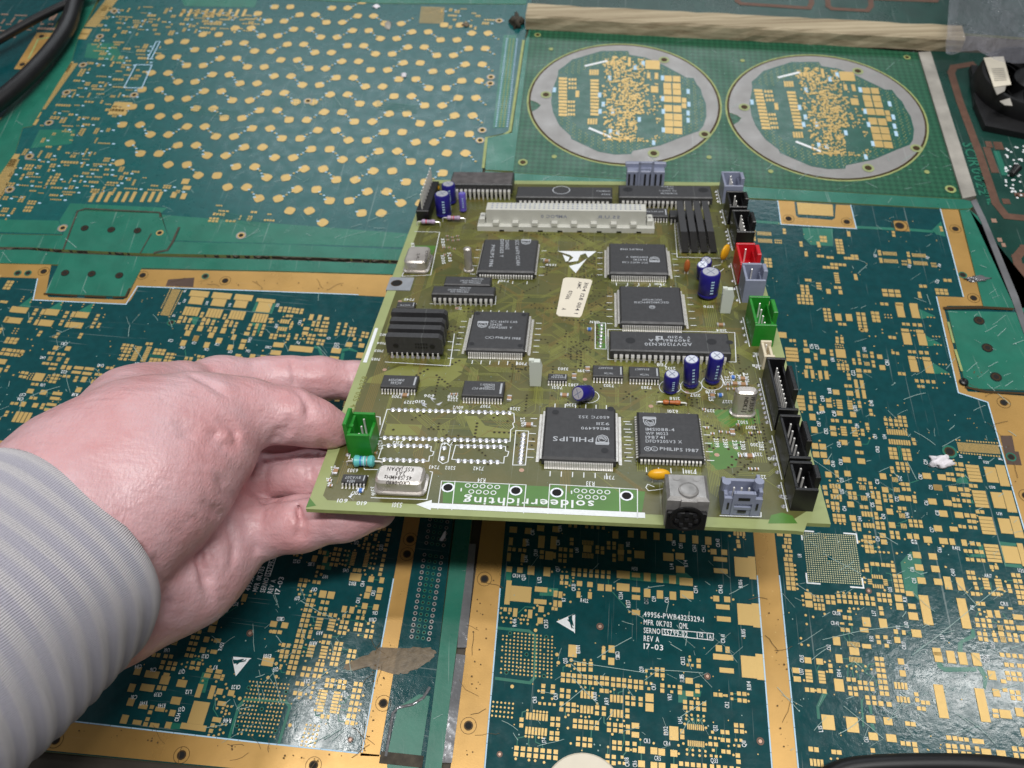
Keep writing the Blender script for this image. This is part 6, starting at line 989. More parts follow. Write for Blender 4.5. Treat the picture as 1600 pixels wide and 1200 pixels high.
# ---- nylon pegs, ceramics, axial parts, chips
def peg(bx, by, lb_):
    A = Bd(bx, by); b = MB(); w = .0042; pr = [(0, .0002), (w, .0002), (w * 1.15, .0090), (w * .95, .0120), (w * .15, .0120), (-.0001, .0092)]
    n = len(pr); vs = [(x, 0, z) for x, z in pr] + [(x, .0022, z) for x, z in pr]; b.add(vs, [tuple(range(n)), tuple(range(2 * n - 1, n - 1, -1))] + [(i, n + i, n + (i + 1) % n, (i + 1) % n) for i in range(n)], 'nylon'); b.box(-.0002, .0002, .0100, w * .4, .0018, .0126, 'nylon'); b.obj('nylon_peg', HB, loc=(A.x, A.y, 0), label=lb_)
peg(828, 604, 'white nylon peg left of the small chips'); peg(1125, 490, 'white nylon peg in front of the big blue capacitor')
def bead(name, px, py, rx, ry, rz, z, m, rot=0., label=None):
    A = Bd(px, py); b = MB(); n, k = 14, 9; vs = []
    for i in range(k + 1):
        t = math.pi * i / k
        for j in range(n): p_ = 2 * math.pi * j / n; vs.append((math.sin(t) * math.cos(p_) * rx, math.sin(t) * math.sin(p_) * ry, math.cos(t) * rz + z))
    b.add(vs, [(i * n + j, (i + 1) * n + j, (i + 1) * n + (j + 1) % n, i * n + (j + 1) % n) for i in range(k) for j in range(n)], m); b.tube([(-rx * .45, 0, z - rz * .7), (-rx * .5, 0, 0)], .0003, 'pin', 6); b.tube([(rx * .45, 0, z - rz * .7), (rx * .5, 0, 0)], .0003, 'pin', 6); ob = b.obj(name, HB, smooth=True, loc=(A.x, A.y, 0), label=label); ob.rotation_euler = (0, 0, rot); return ob
bead('ceramic_capacitor', 1028, 754, .0038, .0017, .0021, .0040, 'yellow', .1, 'orange yellow ceramic capacitor left of the round socket'); bead('ceramic_capacitor', 1131, 408, .0040, .0012, .0038, .0048, 'yellow', .95, 'flat yellow ceramic capacitor by the red header')
bead('ceramic_capacitor', 1072, 428, .0014, .0010, .0034, .0042, 'orange', 0, 'slim brown ceramic capacitor'); bead('ceramic_capacitor', 681, 304, .0024, .0014, .0020, .0040, 'yellow', 0, 'yellow part behind the pin strip')
sl([(1022, 761), (1012, 757), (1009, 762), (1013, 767), (1024, 766), (1036, 764)], .00026); sl([(1131, 420), (1121, 428), (1113, 424), (1115, 416), (1126, 414)], .00026)
def axial(px0, py0, px1, py1, r_, cols, lb_, z=.0022):
    A, B_ = Bd(px0, py0), Bd(px1, py1); b = MB(); d = Vector((B_.x - A.x, B_.y - A.y, 0)); L_ = d.length; d.normalize(); Z = Vector((0, 0, z)); q = lambda t: d * L_ * t + Z
    b.tube([Vector((0, 0, 0)), Vector((0, 0, z * .8)), q(.06), q(.22)], .00032, 'pin', 6); b.tube([q(.78), q(.94), d * L_ + Z * .8, d * L_], .00032, 'pin', 6)
    b.lathe(q(.20), d, [(r_ * .6, 0), (r_, L_ * .05), (r_, L_ * .14), (r_ * .82, L_ * .18), (r_ * .82, L_ * .42), (r_, L_ * .46), (r_, L_ * .55), (r_ * .6, L_ * .60)], cols[0], 14)
    for i, cl in enumerate(cols[1:]): b.lathe(q(.40 + .09 * i), d, [(r_ * .87, 0), (r_ * .87, L_ * .035)], cl, 14)
    b.obj('axial_component', HB, smooth=True, loc=(A.x, A.y, 0), label=lb_)
axial(543, 727, 598, 728, .0021, ['teal', 'bluec', 'silkb', 'tin'], 'teal banded axial component in front of the green header'); axial(652, 352, 688, 353, .0012, ['lilac', 'redp', 'tin'], 'lilac banded resistor by the pin strip'); axial(692, 346, 727, 347, .0012, ['lilac', 'orange', 'redp'], 'lilac banded resistor in front of the violet capacitor'); axial(1026, 632, 1072, 634, .0009, ['orange', 'blackd'], 'tiny glass diode above the J lead chip', .0014)
cm = {}
def smd(px, py, w, d, m, rot=0, h=.0009):
    k = (w, d, m, h)
    if k not in cm:
        b = MB(); b.box(-w / 2, -d / 2, .0001, w / 2, d / 2, h, m); e = w * .2
        if w >= d: b.box(-w / 2 - .0001, -d / 2 - .00005, .00005, -w / 2 + e, d / 2 + .00005, h + .00005, 'solder'); b.box(w / 2 - e, -d / 2 - .00005, .00005, w / 2 + .0001, d / 2 + .00005, h + .00005, 'solder')
        else: e = d * .2; b.box(-w / 2 - .00005, -d / 2 - .0001, .00005, w / 2 + .00005, -d / 2 + e, h + .00005, 'solder'); b.box(-w / 2 - .00005, d / 2 - e, .00005, w / 2 + .00005, d / 2 + .0001, h + .00005, 'solder')
        cm[k] = b.mesh('chip_component')
    inst('chip_component', cm[k], HB, (*q2(px, py), 0), rz=rot)
for x, y, o_ in ((633, 619, 0), (796, 624, 1), (826, 665, 0), (918, 579, 1), (897, 590, 1), (882, 619, 0), (854, 409, 0), (1126, 509, 0), (1171, 714, 0), (1144, 677, 1), (1113, 620, 1), (525, 738, 1), (1160, 593, 0), (1161, 602, 0), (1148, 601, 0)): smd(x, y, *((.0030, .0016) if not o_ else (.0016, .0028)), 'tan')
for x, y in ((564, 768), (1125, 619), (921, 516), (1145, 591)): smd(x, y, .0019, .0015, 'bluec')
for x, y in ((1104, 670), (1113, 679), (1126, 676), (1137, 677), (1172, 678), (1186, 677), (1166, 714), (1156, 714), (1172, 734), (1182, 734), (1137, 609), (1147, 609), (1137, 602), (1100, 641), (1153, 665), (699, 370), (707, 372), (715, 370), (700, 376), (708, 377), (716, 376), (694, 388), (702, 388), (710, 390), (695, 399), (704, 400), (706, 617), (713, 617), (516, 752), (517, 760), (587, 709)): smd(x, y, .0012, .0009, 'tan', 0, .0006)
# ---- sticker, tab, drilled holes, white triangle
b = MB(); pl = [(880, 436.5), (884, 434.5), (894, 434.5), (923, 437.5), (925.5, 440), (909, 493), (906, 496.5), (873, 494.5), (869, 491), (871, 482)]; b.prism(PM(pl), .00003, .0003, 'sticker'); ob = b.obj('paper_sticker', HB, label='cream paper sticker with two printed rows'); b = MB()
for s, x0, y0, x1, y1, h in (('3104 128 0114 1', 914, 442, 897, 491, .0017), ('AMC', 904, 441, 901.5, 452, .0016), ('07506', 889, 455, 883, 468, .0018), ('A', 878.5, 482, 877.5, 485, .0018)): text(b, s, q2(x0, y0), q2(x1, y1), h, .00036, 'ink')
b.obj('sticker_print', ob)
b = MB(); A = Bd(603, 454); B_ = Bd(641, 454.5); C_ = Bd(607, 434); b.prism([(A.x, A.y), (B_.x, A.y), (B_.x, C_.y), (A.x, C_.y)], -.0020, .0004, 'tab', True); c = q2(620, 443.5); b.disc(*c, .00046, .0022, 'dark', 18); b.disc(*c, .00045, .0027, 'ring', 18, .0022); b.obj('mounting_tab', HB, label='grey metal tab with a hole on the left edge')
for x, y in ((700, 762), (806, 767), (870, 770), (979, 775)):
    b = MB(); b.disc(0, 0, .00014, .0016, 'dark', 18); b.disc(0, 0, .00013, .0022, 'solder', 20, .0016); b.obj('drilled_hole', HB, loc=(*q2(x, y), 0))
for pl in ([(871, 392.6), (932, 393), (919, 403), (915, 396), (906, 399), (903, 408), (888, 410), (896, 403), (891, 399)], [(917, 404), (899.5, 427), (889, 416), (905, 412)], [(879, 398), (890, 402), (888, 408), (884, 409)]): SK.flat(PM(pl), .00012, 'silk')
sl([(873, 394.5), (889, 401.5)], .0005, m='olive'); sl([(901, 399), (903, 397)], .0006); sl([(905, 401), (906, 397)], .0006)
# ---- silkscreen of the near part
SK.line(PM([(1004, 805.5), (668, 790)]), .0023, .00012, 'silk'); SK.flat(PM([(650, 788.5), (675, 781.5), (673, 797.5)]), .00012, 'silk')
st('soldeerrichting', 928, 783, 725, 776.5, .0034)
for pl in ([(684, 796), (690, 752), (822, 758), (818, 802)], [(711, 752), (706, 797)], [(796, 757), (791, 800)], [(856, 803), (859, 757), (996, 765), (996, 810)], [(885, 758), (883, 804)], [(968, 763), (969, 808)]): sl(pl, .0003)
st('R34', 759, 748, 747, 747.4); st('R33', 929, 753, 916, 752.4); st('1', 722, 763, 720, 763, .0015); st('1', 894, 767, 892, 767, .0015)
for x0, y0, dx in ((731, 759, 11.5), (901, 767, 12)):
    for i in range(5): SK.disc(*q2(x0 + i * dx, y0 + i * .6), .00012, .0010, 'silk', 14, .00068)
    for i in range(4): SK.disc(*q2(x0 + 5.5 + i * dx, y0 + 9.5 + i * .6), .00012, .0010, 'silk', 14, .00068)
DP_ = MB()
def padrow(x0, y0, x1, y1, n, r_=.0011):
    for i in range(n): DP_.cone((*q2(x0 + (x1 - x0) * i / (n - 1), y0 + (y1 - y0) * i / (n - 1)), .00005), (*q2(x0 + (x1 - x0) * i / (n - 1), y0 + (y1 - y0) * i / (n - 1)), .00045), r_, r_ * .55, 'solder', 10)
padrow(614, 640, 796, 645, 20); padrow(601, 684, 790, 689, 20); padrow(607, 696, 667, 697, 7); padrow(600, 718, 661, 720, 7); padrow(721, 697, 782, 698, 7); padrow(716, 720, 777, 722, 7); padrow(818, 679, 813, 722, 8); padrow(940, 508, 938, 541, 7, .0009); padrow(694, 700, 691, 716, 2)
DP_.obj('solder_joint', HB, kind='stuff')
sl([(605, 640), (803, 646), (804, 660), (801, 662), (803, 668), (798, 672), (797, 690), (592, 684)], close=True); sl([(598, 696), (674, 698), (673, 705), (678, 706), (676, 712), (671, 713), (670, 721), (591, 717)], close=True); sl([(712, 696), (790, 698), (790, 705), (795, 706), (793, 713), (788, 714), (787, 724), (706, 718)], close=True)
sl([(690, 694), (698, 693), (704, 698), (700, 722), (692, 725), (685, 720), (690, 694)]); sl([(806, 673), (826, 674), (821, 727), (801, 727)], close=True); sl([(930, 505), (946, 505), (947, 546), (930, 545)], close=True); st('GRN', 937, 502, 922, 501.4, .0018)
sl([(587, 651), (594, 652), (594, 664)]); sl([(550, 717), (551, 719), (584, 720)]); sl([(569, 732), (570, 734), (592, 734)])
SK.flat(PM([(586, 513), (591, 513), (573, 567), (567, 566.5)]), .00013, 'silk'); sl([(1125, 583), (1133, 602)], .0004); sl([(1161, 583), (1166, 600)], .0004)
for pl in ([(671, 620), (682, 624), (674, 625), (680, 630)], [(657, 628), (668, 632), (660, 634), (668, 637)], [(681, 632), (692, 628), (686, 634), (692, 636)], [(544, 776), (553, 772), (548, 778), (552, 781)]): SK.flat(PM(pl), .00012, 'solder')
for s, x, y in (('7305', 621, 618), ('2329', 640, 627), ('606', 671, 617), ('3218', 708, 618), ('2229', 708, 623), ('G10', 657, 626), ('601/2', 716, 635), ('7307', 759, 633), ('2328', 805, 637), ('7241', 700, 691), ('3312', 622, 690), ('7242', 748, 730), ('5202', 704, 729), ('7243', 679, 728), ('M63', 578, 648), ('7017', 557, 768), ('601', 536, 780), ('610', 566, 784), ('6303', 552, 733), ('7021', 871, 604), ('2382', 896, 600), ('2391', 911, 578), ('3303', 880, 575), ('7302', 951, 601), ('7303', 1010, 604), ('2332', 1047, 574), ('2158', 1054, 621), ('2157', 1086, 616), ('6201', 1051, 641), ('3294', 1108, 640), ('3327', 1136, 626), ('3328', 1110, 611), ('5302', 1160, 658), ('3307', 1172, 666), ('7388', 1078, 735), ('7381', 952, 744), ('2170', 1107, 478), ('2104', 1127, 515), ('2324', 1182, 708), ('2345', 1160, 708), ('7300', 1180, 693), ('2247', 1188, 743), ('7381', 788, 438), ('7401', 1031, 443), ('7101', 816, 567), ('2330', 893, 631), ('1250', 861, 413), ('7240', 640, 467), ('YEL', 1184, 552)): st(s, x + 8, y, x - 8, y - .5, .0017)
for s, x, y in (('7102', 601, 522), ('7104', 597, 535), ('7103', 593, 547), ('7105', 588, 560), ('H18', 1182, 570), ('H10', 1206, 715), ('H23', 1228, 775)): st(s, x + 7, y, x - 7, y - .5, .0016)
for s, x, y in (('2399', 1116, 692), ('2389', 1130, 693), ('2319', 1145, 695), ('2310', 1157, 696), ('2382', 1186, 697), ('2325', 1107, 620), ('3913', 1140, 588), ('3919', 1152, 592), ('2301', 1163, 590), ('2536', 1133, 595), ('2335', 518, 736), ('2340', 511, 754), ('3316', 580, 768), ('6203', 591, 696), ('2268', 814, 660), ('8383', 643, 387), ('3201', 690, 380), ('3203', 700, 402), ('3205', 690, 406)): st(s, x - 1, y - 7, x + 1, y + 7, .0016)
SK.obj('printing', HB)
st2 = MB(); text(st2, '8204 055 4753', q2(566, 588), q2(541, 652), .0022, .0001, 'trace'); st2.obj('etched_number', HB)
vi = MB(); r = random.Random(29); cnt = 0
CL = [(.01, .09, .05, .12), (.05, .02, .16, .05), (.06, .06, .12, .10), (.08, .08, .10, .16), (.06, .12, .10, .19), (.10, .13, .16, .20), (.02, .13, .07, .20), (.02, .03, .09, .08), (.11, .03, .165, .09)]
while cnt < 760:
    a = r.choice(CL); x, y = r.uniform(a[0], a[2]), r.uniform(a[1], a[3]); n = r.choice((1, 1, 2, 4, 6)); d0 = r.choice((0, .785, 1.571, -.785))
    for i in range(n):
        u, v = x + math.cos(d0) * .0018 * i, y + math.sin(d0) * .0018 * i
        if any(k[0] - .003 < u < k[2] + .003 and k[1] - .003 < v < k[3] + .003 for k in KEEP) or not (.006 < u < BW - .01 and .01 < v < BD - .01): continue
        vi.disc(u, v, .00009, .00040, 'via', 8); vi.disc(u, v, .00008, .00062, 'viaring', 8, .0004); cnt += 1
for x, y in ((577, 706), (601, 578), (714, 482), (625, 471), (914, 593), (1073, 613), (815, 735), (1017, 635), (1120, 711)): vi.disc(*q2(x, y), .0001, .0009, 'fid', 12)
for k in range(900): vi.disc(r.uniform(.006, BW - .012), r.uniform(.01, BD - .01), .00012, r.uniform(.00005, .00013), 'silkb', 4)
vi.obj('plated_via', HB, kind='stuff')
# ---------------------------------------------------------------- the hand and the sleeve
def hp(px, py, zmm): return np.array(T(px, py, zmm / 1000.0))
VOX = .0011
class Field:
    def __init__(s, lo, hi):
        s.lo = np.array(lo); s.n = np.ceil((np.array(hi) - s.lo) / VOX).astype(int); s.d = np.full(s.n, .03, np.float32)
    def sub(s, lo, hi):
        a = np.clip(np.floor((lo - s.lo) / VOX).astype(int), 0, s.n); b = np.clip(np.ceil((hi - s.lo) / VOX).astype(int), 0, s.n)
        if (b <= a).any(): return None
        g = [s.lo[i] + np.arange(a[i], b[i]) * VOX for i in range(3)]; return tuple(slice(a[i], b[i]) for i in range(3)), g[0][:, None, None], g[1][None, :, None], g[2][None, None, :]
    def cone(s, p, q, r0, r1, k=.006, cut=False):
        m = max(r0, r1) + .030 if not cut else max(r0, r1) + .004; r = s.sub(np.minimum(p, q) - m, np.maximum(p, q) + m)
        if r is None: return
        sl_, X, Y, Z = r; ba = q - p; L2 = ba @ ba + 1e-12; t = np.clip(((X - p[0]) * ba[0] + (Y - p[1]) * ba[1] + (Z - p[2]) * ba[2]) / L2, 0, 1)
        dd = np.sqrt((X - p[0] - t * ba[0]) ** 2 + (Y - p[1] - t * ba[1]) ** 2 + (Z - p[2] - t * ba[2]) ** 2) - (r0 + (r1 - r0) * t); a = s.d[sl_]
        if cut:
            h = np.clip(.5 - .5 * (a + dd) / k, 0, 1); s.d[sl_] = a * (1 - h) - dd * h + k * h * (1 - h)
        else:
            h = np.clip(.5 + .5 * (a - dd) / k, 0, 1); s.d[sl_] = a * (1 - h) + dd * h - k * h * (1 - h)
    def chain(s, pts, k=.006, cut=False):
        for a, b in zip(pts, pts[1:]): s.cone(hp(*a[:3]), hp(*b[:3]), a[3] / 1000, b[3] / 1000, k, cut)
    def merge(s, o, k):
        h = np.clip(.5 + .5 * (s.d - o.d) / k, 0, 1); s.d = s.d * (1 - h) + o.d * h - k * h * (1 - h)
    def mesh(s, name):
        d = s.d; ins = d < 0; n0, n1, n2 = d.shape; c = np.zeros((n0 - 1, n1 - 1, n2 - 1), np.int8)
        for i in (0, 1):
            for j in (0, 1):
                for k in (0, 1): c += ins[i:n0 - 1 + i, j:n1 - 1 + j, k:n2 - 1 + k]
        act = (c > 0) & (c < 8); idx = np.full(act.shape, -1, np.int64); I = np.argwhere(act); idx[act] = np.arange(len(I)); acc = np.zeros((len(I), 3)); w = np.zeros(len(I))
        cor = [(i, j, k) for i in (0, 1) for j in (0, 1) for k in (0, 1)]
        for a in cor:
            for ax in range(3):
                if a[ax]: continue
                b = list(a); b[ax] = 1; va = d[I[:, 0] + a[0], I[:, 1] + a[1], I[:, 2] + a[2]]; vb = d[I[:, 0] + b[0], I[:, 1] + b[1], I[:, 2] + b[2]]; m_ = (va < 0) != (vb < 0)
                t = np.where(m_, va / np.where(m_, va - vb, 1), 0); p = np.tile(np.array(a, float), (len(I), 1)); p[:, ax] += t; acc += p * m_[:, None]; w += m_
        V = s.lo + (I + acc / w[:, None]) * VOX; F = []
        for ax in range(3):
            sh = [slice(None)] * 3; s2 = [slice(None)] * 3; sh[ax] = slice(0, -1); s2[ax] = slice(1, None); A, B_ = ins[tuple(sh)], ins[tuple(s2)]; cr = np.argwhere(A != B_); o1, o2 = [x for x in range(3) if x != ax]
            cr = cr[(cr[:, o1] > 0) & (cr[:, o2] > 0) & (cr[:, o1] < d.shape[o1] - 1) & (cr[:, o2] < d.shape[o2] - 1)]
            q = []
            for e1, e2 in ((1, 1), (0, 1), (0, 0), (1, 0)): c_ = cr.copy(); c_[:, o1] -= e1; c_[:, o2] -= e2; q.append(idx[c_[:, 0], c_[:, 1], c_[:, 2]])
            q = np.stack(q, 1); fl = A[cr[:, 0], cr[:, 1], cr[:, 2]]; fl = fl if ax != 1 else ~fl; q[~fl] = q[~fl][:, ::-1]; F.append(q)
        F = np.concatenate(F); me = bpy.data.meshes.new(name); me.from_pydata(V.tolist(), [], F.tolist()); me.update(); me.polygons.foreach_set('use_smooth', [True] * len(me.polygons)); return me
lo, hi = (-.235, -.030, -.004), (.055, .225, .150)
HF = Field(lo, hi)
# thumb side: wrist, thenar mass, thumb
PF = Field(lo, hi)
HF.chain([(-60, 1010, 84, 29), (60, 880, 84, 29), (150, 770, 82, 27)], .012)
HF.chain([(150, 770, 82, 27), (240, 705, 82, 23), (320, 665, 80, 17.5)], .012)
HF.chain([(150, 850, 82, 22), (255, 762, 82, 18), (330, 705, 79, 12.5)], .012)
HF.chain([(318, 660, 80, 16.5), (352, 650, 79, 12.5), (390, 644, 77, 10.8), (455, 650, 73, 9.5)], .005)
HF.chain([(455, 650, 73, 9.5), (495, 662, 68.5, 8.0), (526, 674, 63.5, 6.0), (540, 678, 61.5, 4.6)], .004)
HF.chain([(120, 790, 72, 24), (220, 655, 66, 17), (290, 615, 59, 12.5)], .014)
PF.chain([(60, 990, 66, 24), (170, 905, 58, 23), (280, 840, 52, 20)], .012)
PF.chain([(200, 790, 58, 22), (310, 745, 52, 17), (345, 715, 48, 14)], .012)
PF.chain([(190, 930, 50, 19.5), (290, 890, 46, 17.5), (355, 845, 44, 14)], .012)
PF.chain([(300, 640, 58, 14), (340, 690, 52, 14)], .012)
for pts in ([(262, 800, 74, 1.4), (300, 850, 67, 1.6), (322, 905, 60, 1.4), (330, 945, 54, 1.0)], [(215, 868, 84, 1.2), (250, 915, 76, 1.3), (265, 960, 68, 1.2)], [(365, 790, 66, .8), (372, 830, 61, .8)], [(290, 800, 72, .7), (340, 870, 62, .8)]): PF.chain(pts, .0022, True)
HF.chain([(130, 810, 110, .8), (180, 845, 107, 1.2), (220, 862, 101, 1.0)], .003, True)
HF.chain([(150, 800, 111, .8), (190, 826, 107, 1.0)], .004, True)
HF.merge(PF, .0032)
for root, tip, cuts in (
 ([(285, 622, 58, 12.5), (345, 603, 49, 10.4), (420, 593, 43, 8.8)], [(420, 593, 43, 8.8), (455, 591, 42, 8.5), (500, 591, 39, 8.5), (560, 596, 34, 8.0), (640, 602, 29, 7.5)], []),
 ([(325, 690, 50, 11.5), (400, 684, 49, 9.4)], [(400, 684, 49, 9.4), (490, 677, 48, 8.8), (560, 678, 45, 8.4), (640, 684, 42, 8)], []),
 ([(325, 755, 45, 11), (400, 746, 46, 8.6)], [(400, 746, 46, 8.6), (480, 742, 48, 8.4), (560, 740, 49, 8.4), (630, 742, 50, 8)], [[(478, 712, 58, .7), (484, 745, 59, .8), (480, 775, 56, .7)]]),
 ([(320, 852, 43, 14), (400, 828, 45, 10.8)], [(400, 828, 45, 10.8), (470, 818, 50, 9.6), (540, 805, 54, 8.6), (588, 795, 57, 7.2)], [[(466, 790, 58, .8), (474, 815, 60, .9), (474, 842, 56, .8)], [(540, 780, 62, .6), (545, 803, 64, .7), (545, 822, 61, .6)]])):
    G = Field(lo, hi); G.chain(root, .008); G.chain(tip, .004)
    for c_ in cuts: G.chain(c_, .0018, True)
    HF.merge(G, .0012)
# keep the board itself free of flesh: fingers press on its two faces
Xg = np.stack(np.meshgrid(*[HF.lo[i] + np.arange(HF.n[i]) * VOX for i in range(3)], indexing='ij'), -1).astype(np.float32)
rel = Xg - np.array(O_, np.float32); un, vn, hn = rel @ np.array(X_, np.float32), rel @ np.array(Y_, np.float32), rel @ np.array(N_, np.float32)
slab = np.maximum(np.maximum(-un - .0002, np.abs(hn + .0008) - .0010), -vn - .0004); HF.d = np.maximum(HF.d, -slab); del Xg, rel, un, vn, hn, slab
def surf(px, py):
    d = np.array(ray(px, py)); d /= np.linalg.norm(d); o = np.array(CAM)
    t = np.arange(.10, .42, .0004); P = o + t[:, None] * d; I = np.round((P - HF.lo) / VOX).astype(int); ok = ((I >= 0) & (I < HF.n)).all(1); I = np.clip(I, 0, HF.n - 1); v = np.where(ok, HF.d[I[:, 0], I[:, 1], I[:, 2]], 1.); h = np.argmax(v < 0)
    return P[h] if v[h] < 0 else None, d
def crease(pts, r_, k=.0016):
    P = [Vector((*p, 0)) for p in pts]; q = []
    for p in spline(P, 4):
        s_, d = surf(p.x, p.y)
        if s_ is not None: q.append(s_ - d * r_ * .00045)
    for a, b in zip(q, q[1:]):
        if np.linalg.norm(a - b) < .008: HF.cone(a, b, r_ / 1000, r_ / 1000, k, True)
for pts, r_ in (([(415, 713), (411, 772), (406, 809), (400, 858)], 1.0), ([(410, 783), (450, 777), (500, 769), (545, 763)], 1.1), ([(414, 722), (460, 715), (515, 704)], 1.0), ([(322, 785), (350, 814), (366, 853), (362, 885)], .9), ([(184, 852), (204, 862), (226, 866)], 1.3), ([(240, 872), (258, 915), (262, 965)], 1.0),
 ([(462, 788), (469, 814), (463, 842)], .45), ([(455, 562), (461, 590), (460, 622)], .8), ([(541, 560), (549, 590), (549, 622)], .7), ([(345, 655), (366, 672), (372, 697)], .7), ([(276, 660), (310, 672), (342, 680)], .8), ([(280, 676), (330, 690), (360, 698)], .8), ([(469, 611), (480, 630), (484, 650)], .7), ([(440, 690), (450, 672), (452, 655)], .7), ([(428, 688), (437, 670)], .7),
 ([(300, 585), (330, 600), (352, 615)], .8), ([(200, 840), (160, 822), (130, 800)], .8), ([(340, 742), (356, 770), (380, 790)], .7), ([(300, 880), (330, 850), (350, 838)], .6), ([(478, 712), (484, 740), (480, 768)], .7), ([(500, 690), (504, 700), (502, 712)], .6)): crease(pts, r_)
def skin_mat():
    mt = mat('skin', (198, 146, 148), .42, 0, 0, 60, 0, 300, .07, rgb2=(206, 168, 172), sss=.10); nt = mt.node_tree; n = nt.nodes; L = nt.links; b = n['Principled BSDF']; tc = n.new('ShaderNodeTexCoord')
    t1 = n.new('ShaderNodeTexNoise'); t1.inputs['Scale'].default_value = 1500; t1.inputs['Detail'].default_value = 3; mp = n.new('ShaderNodeMapping'); mp.inputs['Rotation'].default_value = (0, 0, .5); mp.inputs['Scale'].default_value = (1, .35, 1); L.new(tc.outputs['Object'], mp.inputs[0]); L.new(mp.outputs[0], t1.inputs[0])
    t2 = n.new('ShaderNodeTexNoise'); t2.inputs['Scale'].default_value = 150; t2.inputs['Detail'].default_value = 4; L.new(tc.outputs['Object'], t2.inputs[0])
    b1 = n.new('ShaderNodeBump'); b1.inputs['Distance'].default_value = .00016; b1.inputs['Strength'].default_value = 1; L.new(t1.outputs['Fac'], b1.inputs['Height'])
    b2 = n.new('ShaderNodeBump'); b2.inputs['Distance'].default_value = .0009; b2.inputs['Strength'].default_value = .8; L.new(t2.outputs['Fac'], b2.inputs['Height']); L.new(b1.outputs[0], b2.inputs['Normal'])
    vo = n.new('ShaderNodeTexVoronoi'); vo.feature = 'DISTANCE_TO_EDGE'; vo.inputs['Scale'].default_value = 620; m2 = n.new('ShaderNodeMapping'); m2.inputs['Rotation'].default_value = (.3, .2, .6); m2.inputs['Scale'].default_value = (1, .4, 1); L.new(tc.outputs['Object'], m2.inputs[0]); L.new(m2.outputs[0], vo.inputs['Vector'])
    b3 = n.new('ShaderNodeBump'); b3.inputs['Distance'].default_value = .00013; b3.inputs['Strength'].default_value = .8; L.new(vo.outputs['Distance'], b3.inputs['Height']); L.new(b2.outputs[0], b3.inputs['Normal'])
    wv = n.new('ShaderNodeTexNoise'); wv.inputs['Scale'].default_value = 1; m3 = n.new('ShaderNodeMapping'); m3.inputs['Rotation'].default_value = (0, 0, -.5); m3.inputs['Scale'].default_value = (60, 260, 120); L.new(tc.outputs['Object'], m3.inputs[0]); L.new(m3.outputs[0], wv.inputs[0]); wv.inputs['Detail'].default_value = 4
    b4 = n.new('ShaderNodeBump'); b4.inputs['Distance'].default_value = .0009; b4.inputs['Strength'].default_value = .7; L.new(wv.outputs['Fac'], b4.inputs['Height']); L.new(b3.outputs[0], b4.inputs['Normal']); L.new(b4.outputs[0], b.inputs['Normal']); return mt
M['skin'] = skin_mat()
me = HF.mesh('person'); me.materials.append(M['skin']); person = bpy.data.objects.new('person', me); COL.objects.link(person); tag(person, 'hand in a striped grey knit sleeve gripping the olive board between thumb and fingers', 'person')
sm_ = person.modifiers.new('smooth', 'SMOOTH'); sm_.factor = .5; sm_.iterations = 3
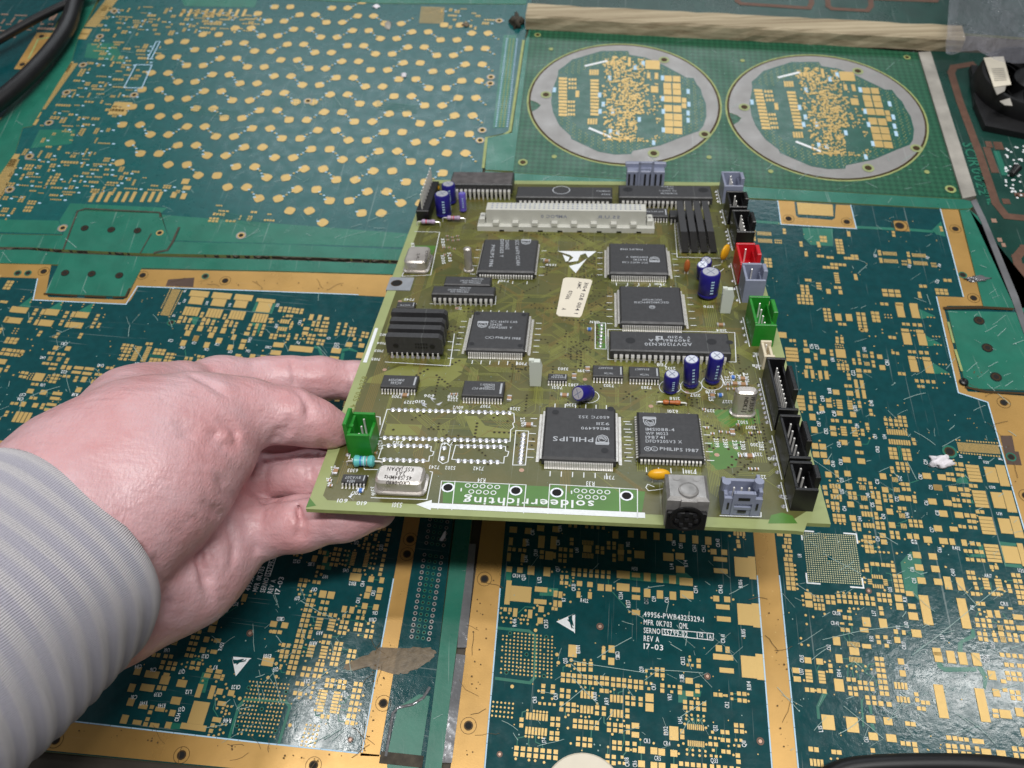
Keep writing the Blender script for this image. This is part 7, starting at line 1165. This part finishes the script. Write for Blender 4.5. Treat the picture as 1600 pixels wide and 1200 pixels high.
# sleeve: knitted cuff with raised bands running round the arm
def knit():
    mt = mat('grey_knit', (196, 192, 200), .9); nt = mt.node_tree; n = nt.nodes; L = nt.links; b = n['Principled BSDF']; uv = n.new('ShaderNodeUVMap'); sx = n.new('ShaderNodeSeparateXYZ'); L.new(uv.outputs[0], sx.inputs[0])
    b.inputs['Sheen Weight'].default_value = .25
    w = n.new('ShaderNodeMath'); w.operation = 'SINE'; mu = n.new('ShaderNodeMath'); mu.operation = 'MULTIPLY'; mu.inputs[1].default_value = 6.2832; L.new(sx.outputs[0], mu.inputs[0]); ns = n.new('ShaderNodeTexNoise'); ns.inputs['Scale'].default_value = 3; L.new(uv.outputs[0], ns.inputs[0])
    ad = n.new('ShaderNodeMath'); ad.operation = 'MULTIPLY_ADD'; ad.inputs[1].default_value = 1.6; L.new(ns.outputs['Fac'], ad.inputs[0]); L.new(mu.outputs[0], ad.inputs[2]); L.new(ad.outputs[0], w.inputs[0])
    rp = n.new('ShaderNodeValToRGB'); mr = n.new('ShaderNodeMapRange'); mr.inputs[1].default_value = -1; L.new(w.outputs[0], mr.inputs[0]); L.new(mr.outputs[0], rp.inputs[0]); rp.color_ramp.elements[0].position = .2; rp.color_ramp.elements[1].position = .8; rp.color_ramp.elements[0].color = (*lin((172, 170, 182)), 1); rp.color_ramp.elements[1].color = (*lin((196, 193, 197)), 1); L.new(rp.outputs[0], b.inputs['Base Color'])
    r2 = n.new('ShaderNodeMath'); r2.operation = 'SINE'; m2 = n.new('ShaderNodeMath'); m2.operation = 'MULTIPLY'; m2.inputs[1].default_value = 6.2832 * 380; L.new(sx.outputs[1], m2.inputs[0]); L.new(m2.outputs[0], r2.inputs[0])
    n3 = n.new('ShaderNodeTexNoise'); n3.inputs['Scale'].default_value = 900; tc = n.new('ShaderNodeTexCoord'); L.new(tc.outputs['Object'], n3.inputs[0]); a2 = n.new('ShaderNodeMath'); a2.operation = 'MULTIPLY_ADD'; a2.inputs[1].default_value = 1.6; L.new(n3.outputs['Fac'], a2.inputs[0]); L.new(r2.outputs[0], a2.inputs[2])
    bp = n.new('ShaderNodeBump'); bp.inputs['Distance'].default_value = .00025; bp.inputs['Strength'].default_value = .7; L.new(a2.outputs[0], bp.inputs['Height']); L.new(bp.outputs[0], b.inputs['Normal']); return mt
M['knit'] = knit()
C0 = Vector(hp(68, 872, 80)); C1 = Vector(hp(-210, 1075, 106)); ax = (C1 - C0).normalized(); sa = ax.cross(Vector((0, 0, 1))).normalized(); sb = sa.cross(ax); n, k = 96, 90; vs, uvs = [], []; LEN = .17
def ringpt(t, a, off=0.):
    y = t * LEN; r0 = .0425 + .004 * t + .00035 * math.sin(y / .0066 * 6.2832 + .8 * math.sin(a * 2)) + .0011 * math.sin(a * 5 + y * 60) * math.sin(y * 45 + 1) + .0015 * math.sin(a * 3 + t * 9) * t + off; e = .90
    return C0 + ax * y + sa * math.cos(a) * r0 + sb * math.sin(a) * r0 * e
for i in range(k + 1):
    t = i / k
    for j in range(n): vs.append(ringpt(t, 2 * math.pi * j / n))
fs = [(i * n + (j + 1) % n, i * n + j, (i + 1) * n + j, (i + 1) * n + (j + 1) % n) for i in range(k) for j in range(n)]
b0 = len(vs)
for q, (t, off) in enumerate(((-.012, -.0006), (-.016, -.0022), (-.012, -.004), (.06, -.006))):
    for j in range(n): vs.append(ringpt(t, 2 * math.pi * j / n, off))
prev = 0
for q in range(4):
    for j in range(n): fs.append((prev + j, prev + (j + 1) % n, b0 + q * n + (j + 1) % n, b0 + q * n + j))
    prev = b0 + q * n
me = bpy.data.meshes.new('sleeve'); me.from_pydata([tuple(v) for v in vs], [], fs); me.materials.append(M['knit']); me.polygons.foreach_set('use_smooth', [True] * len(fs)); uvl = me.uv_layers.new(name='UVMap')
for p_ in me.polygons:
    js = [me.loops[l].vertex_index % n for l in p_.loop_indices]; wrap = max(js) - min(js) > n / 2
    for l in p_.loop_indices:
        v = me.loops[l].vertex_index; j = v % n; i = v // n; uvl.data[l].uv = ((i / k * LEN / .0066) if v < b0 else 0.25, (j + (n if wrap and j < n / 2 else 0)) / n)
sl_o = bpy.data.objects.new('sleeve', me); COL.objects.link(sl_o); sl_o.parent = person
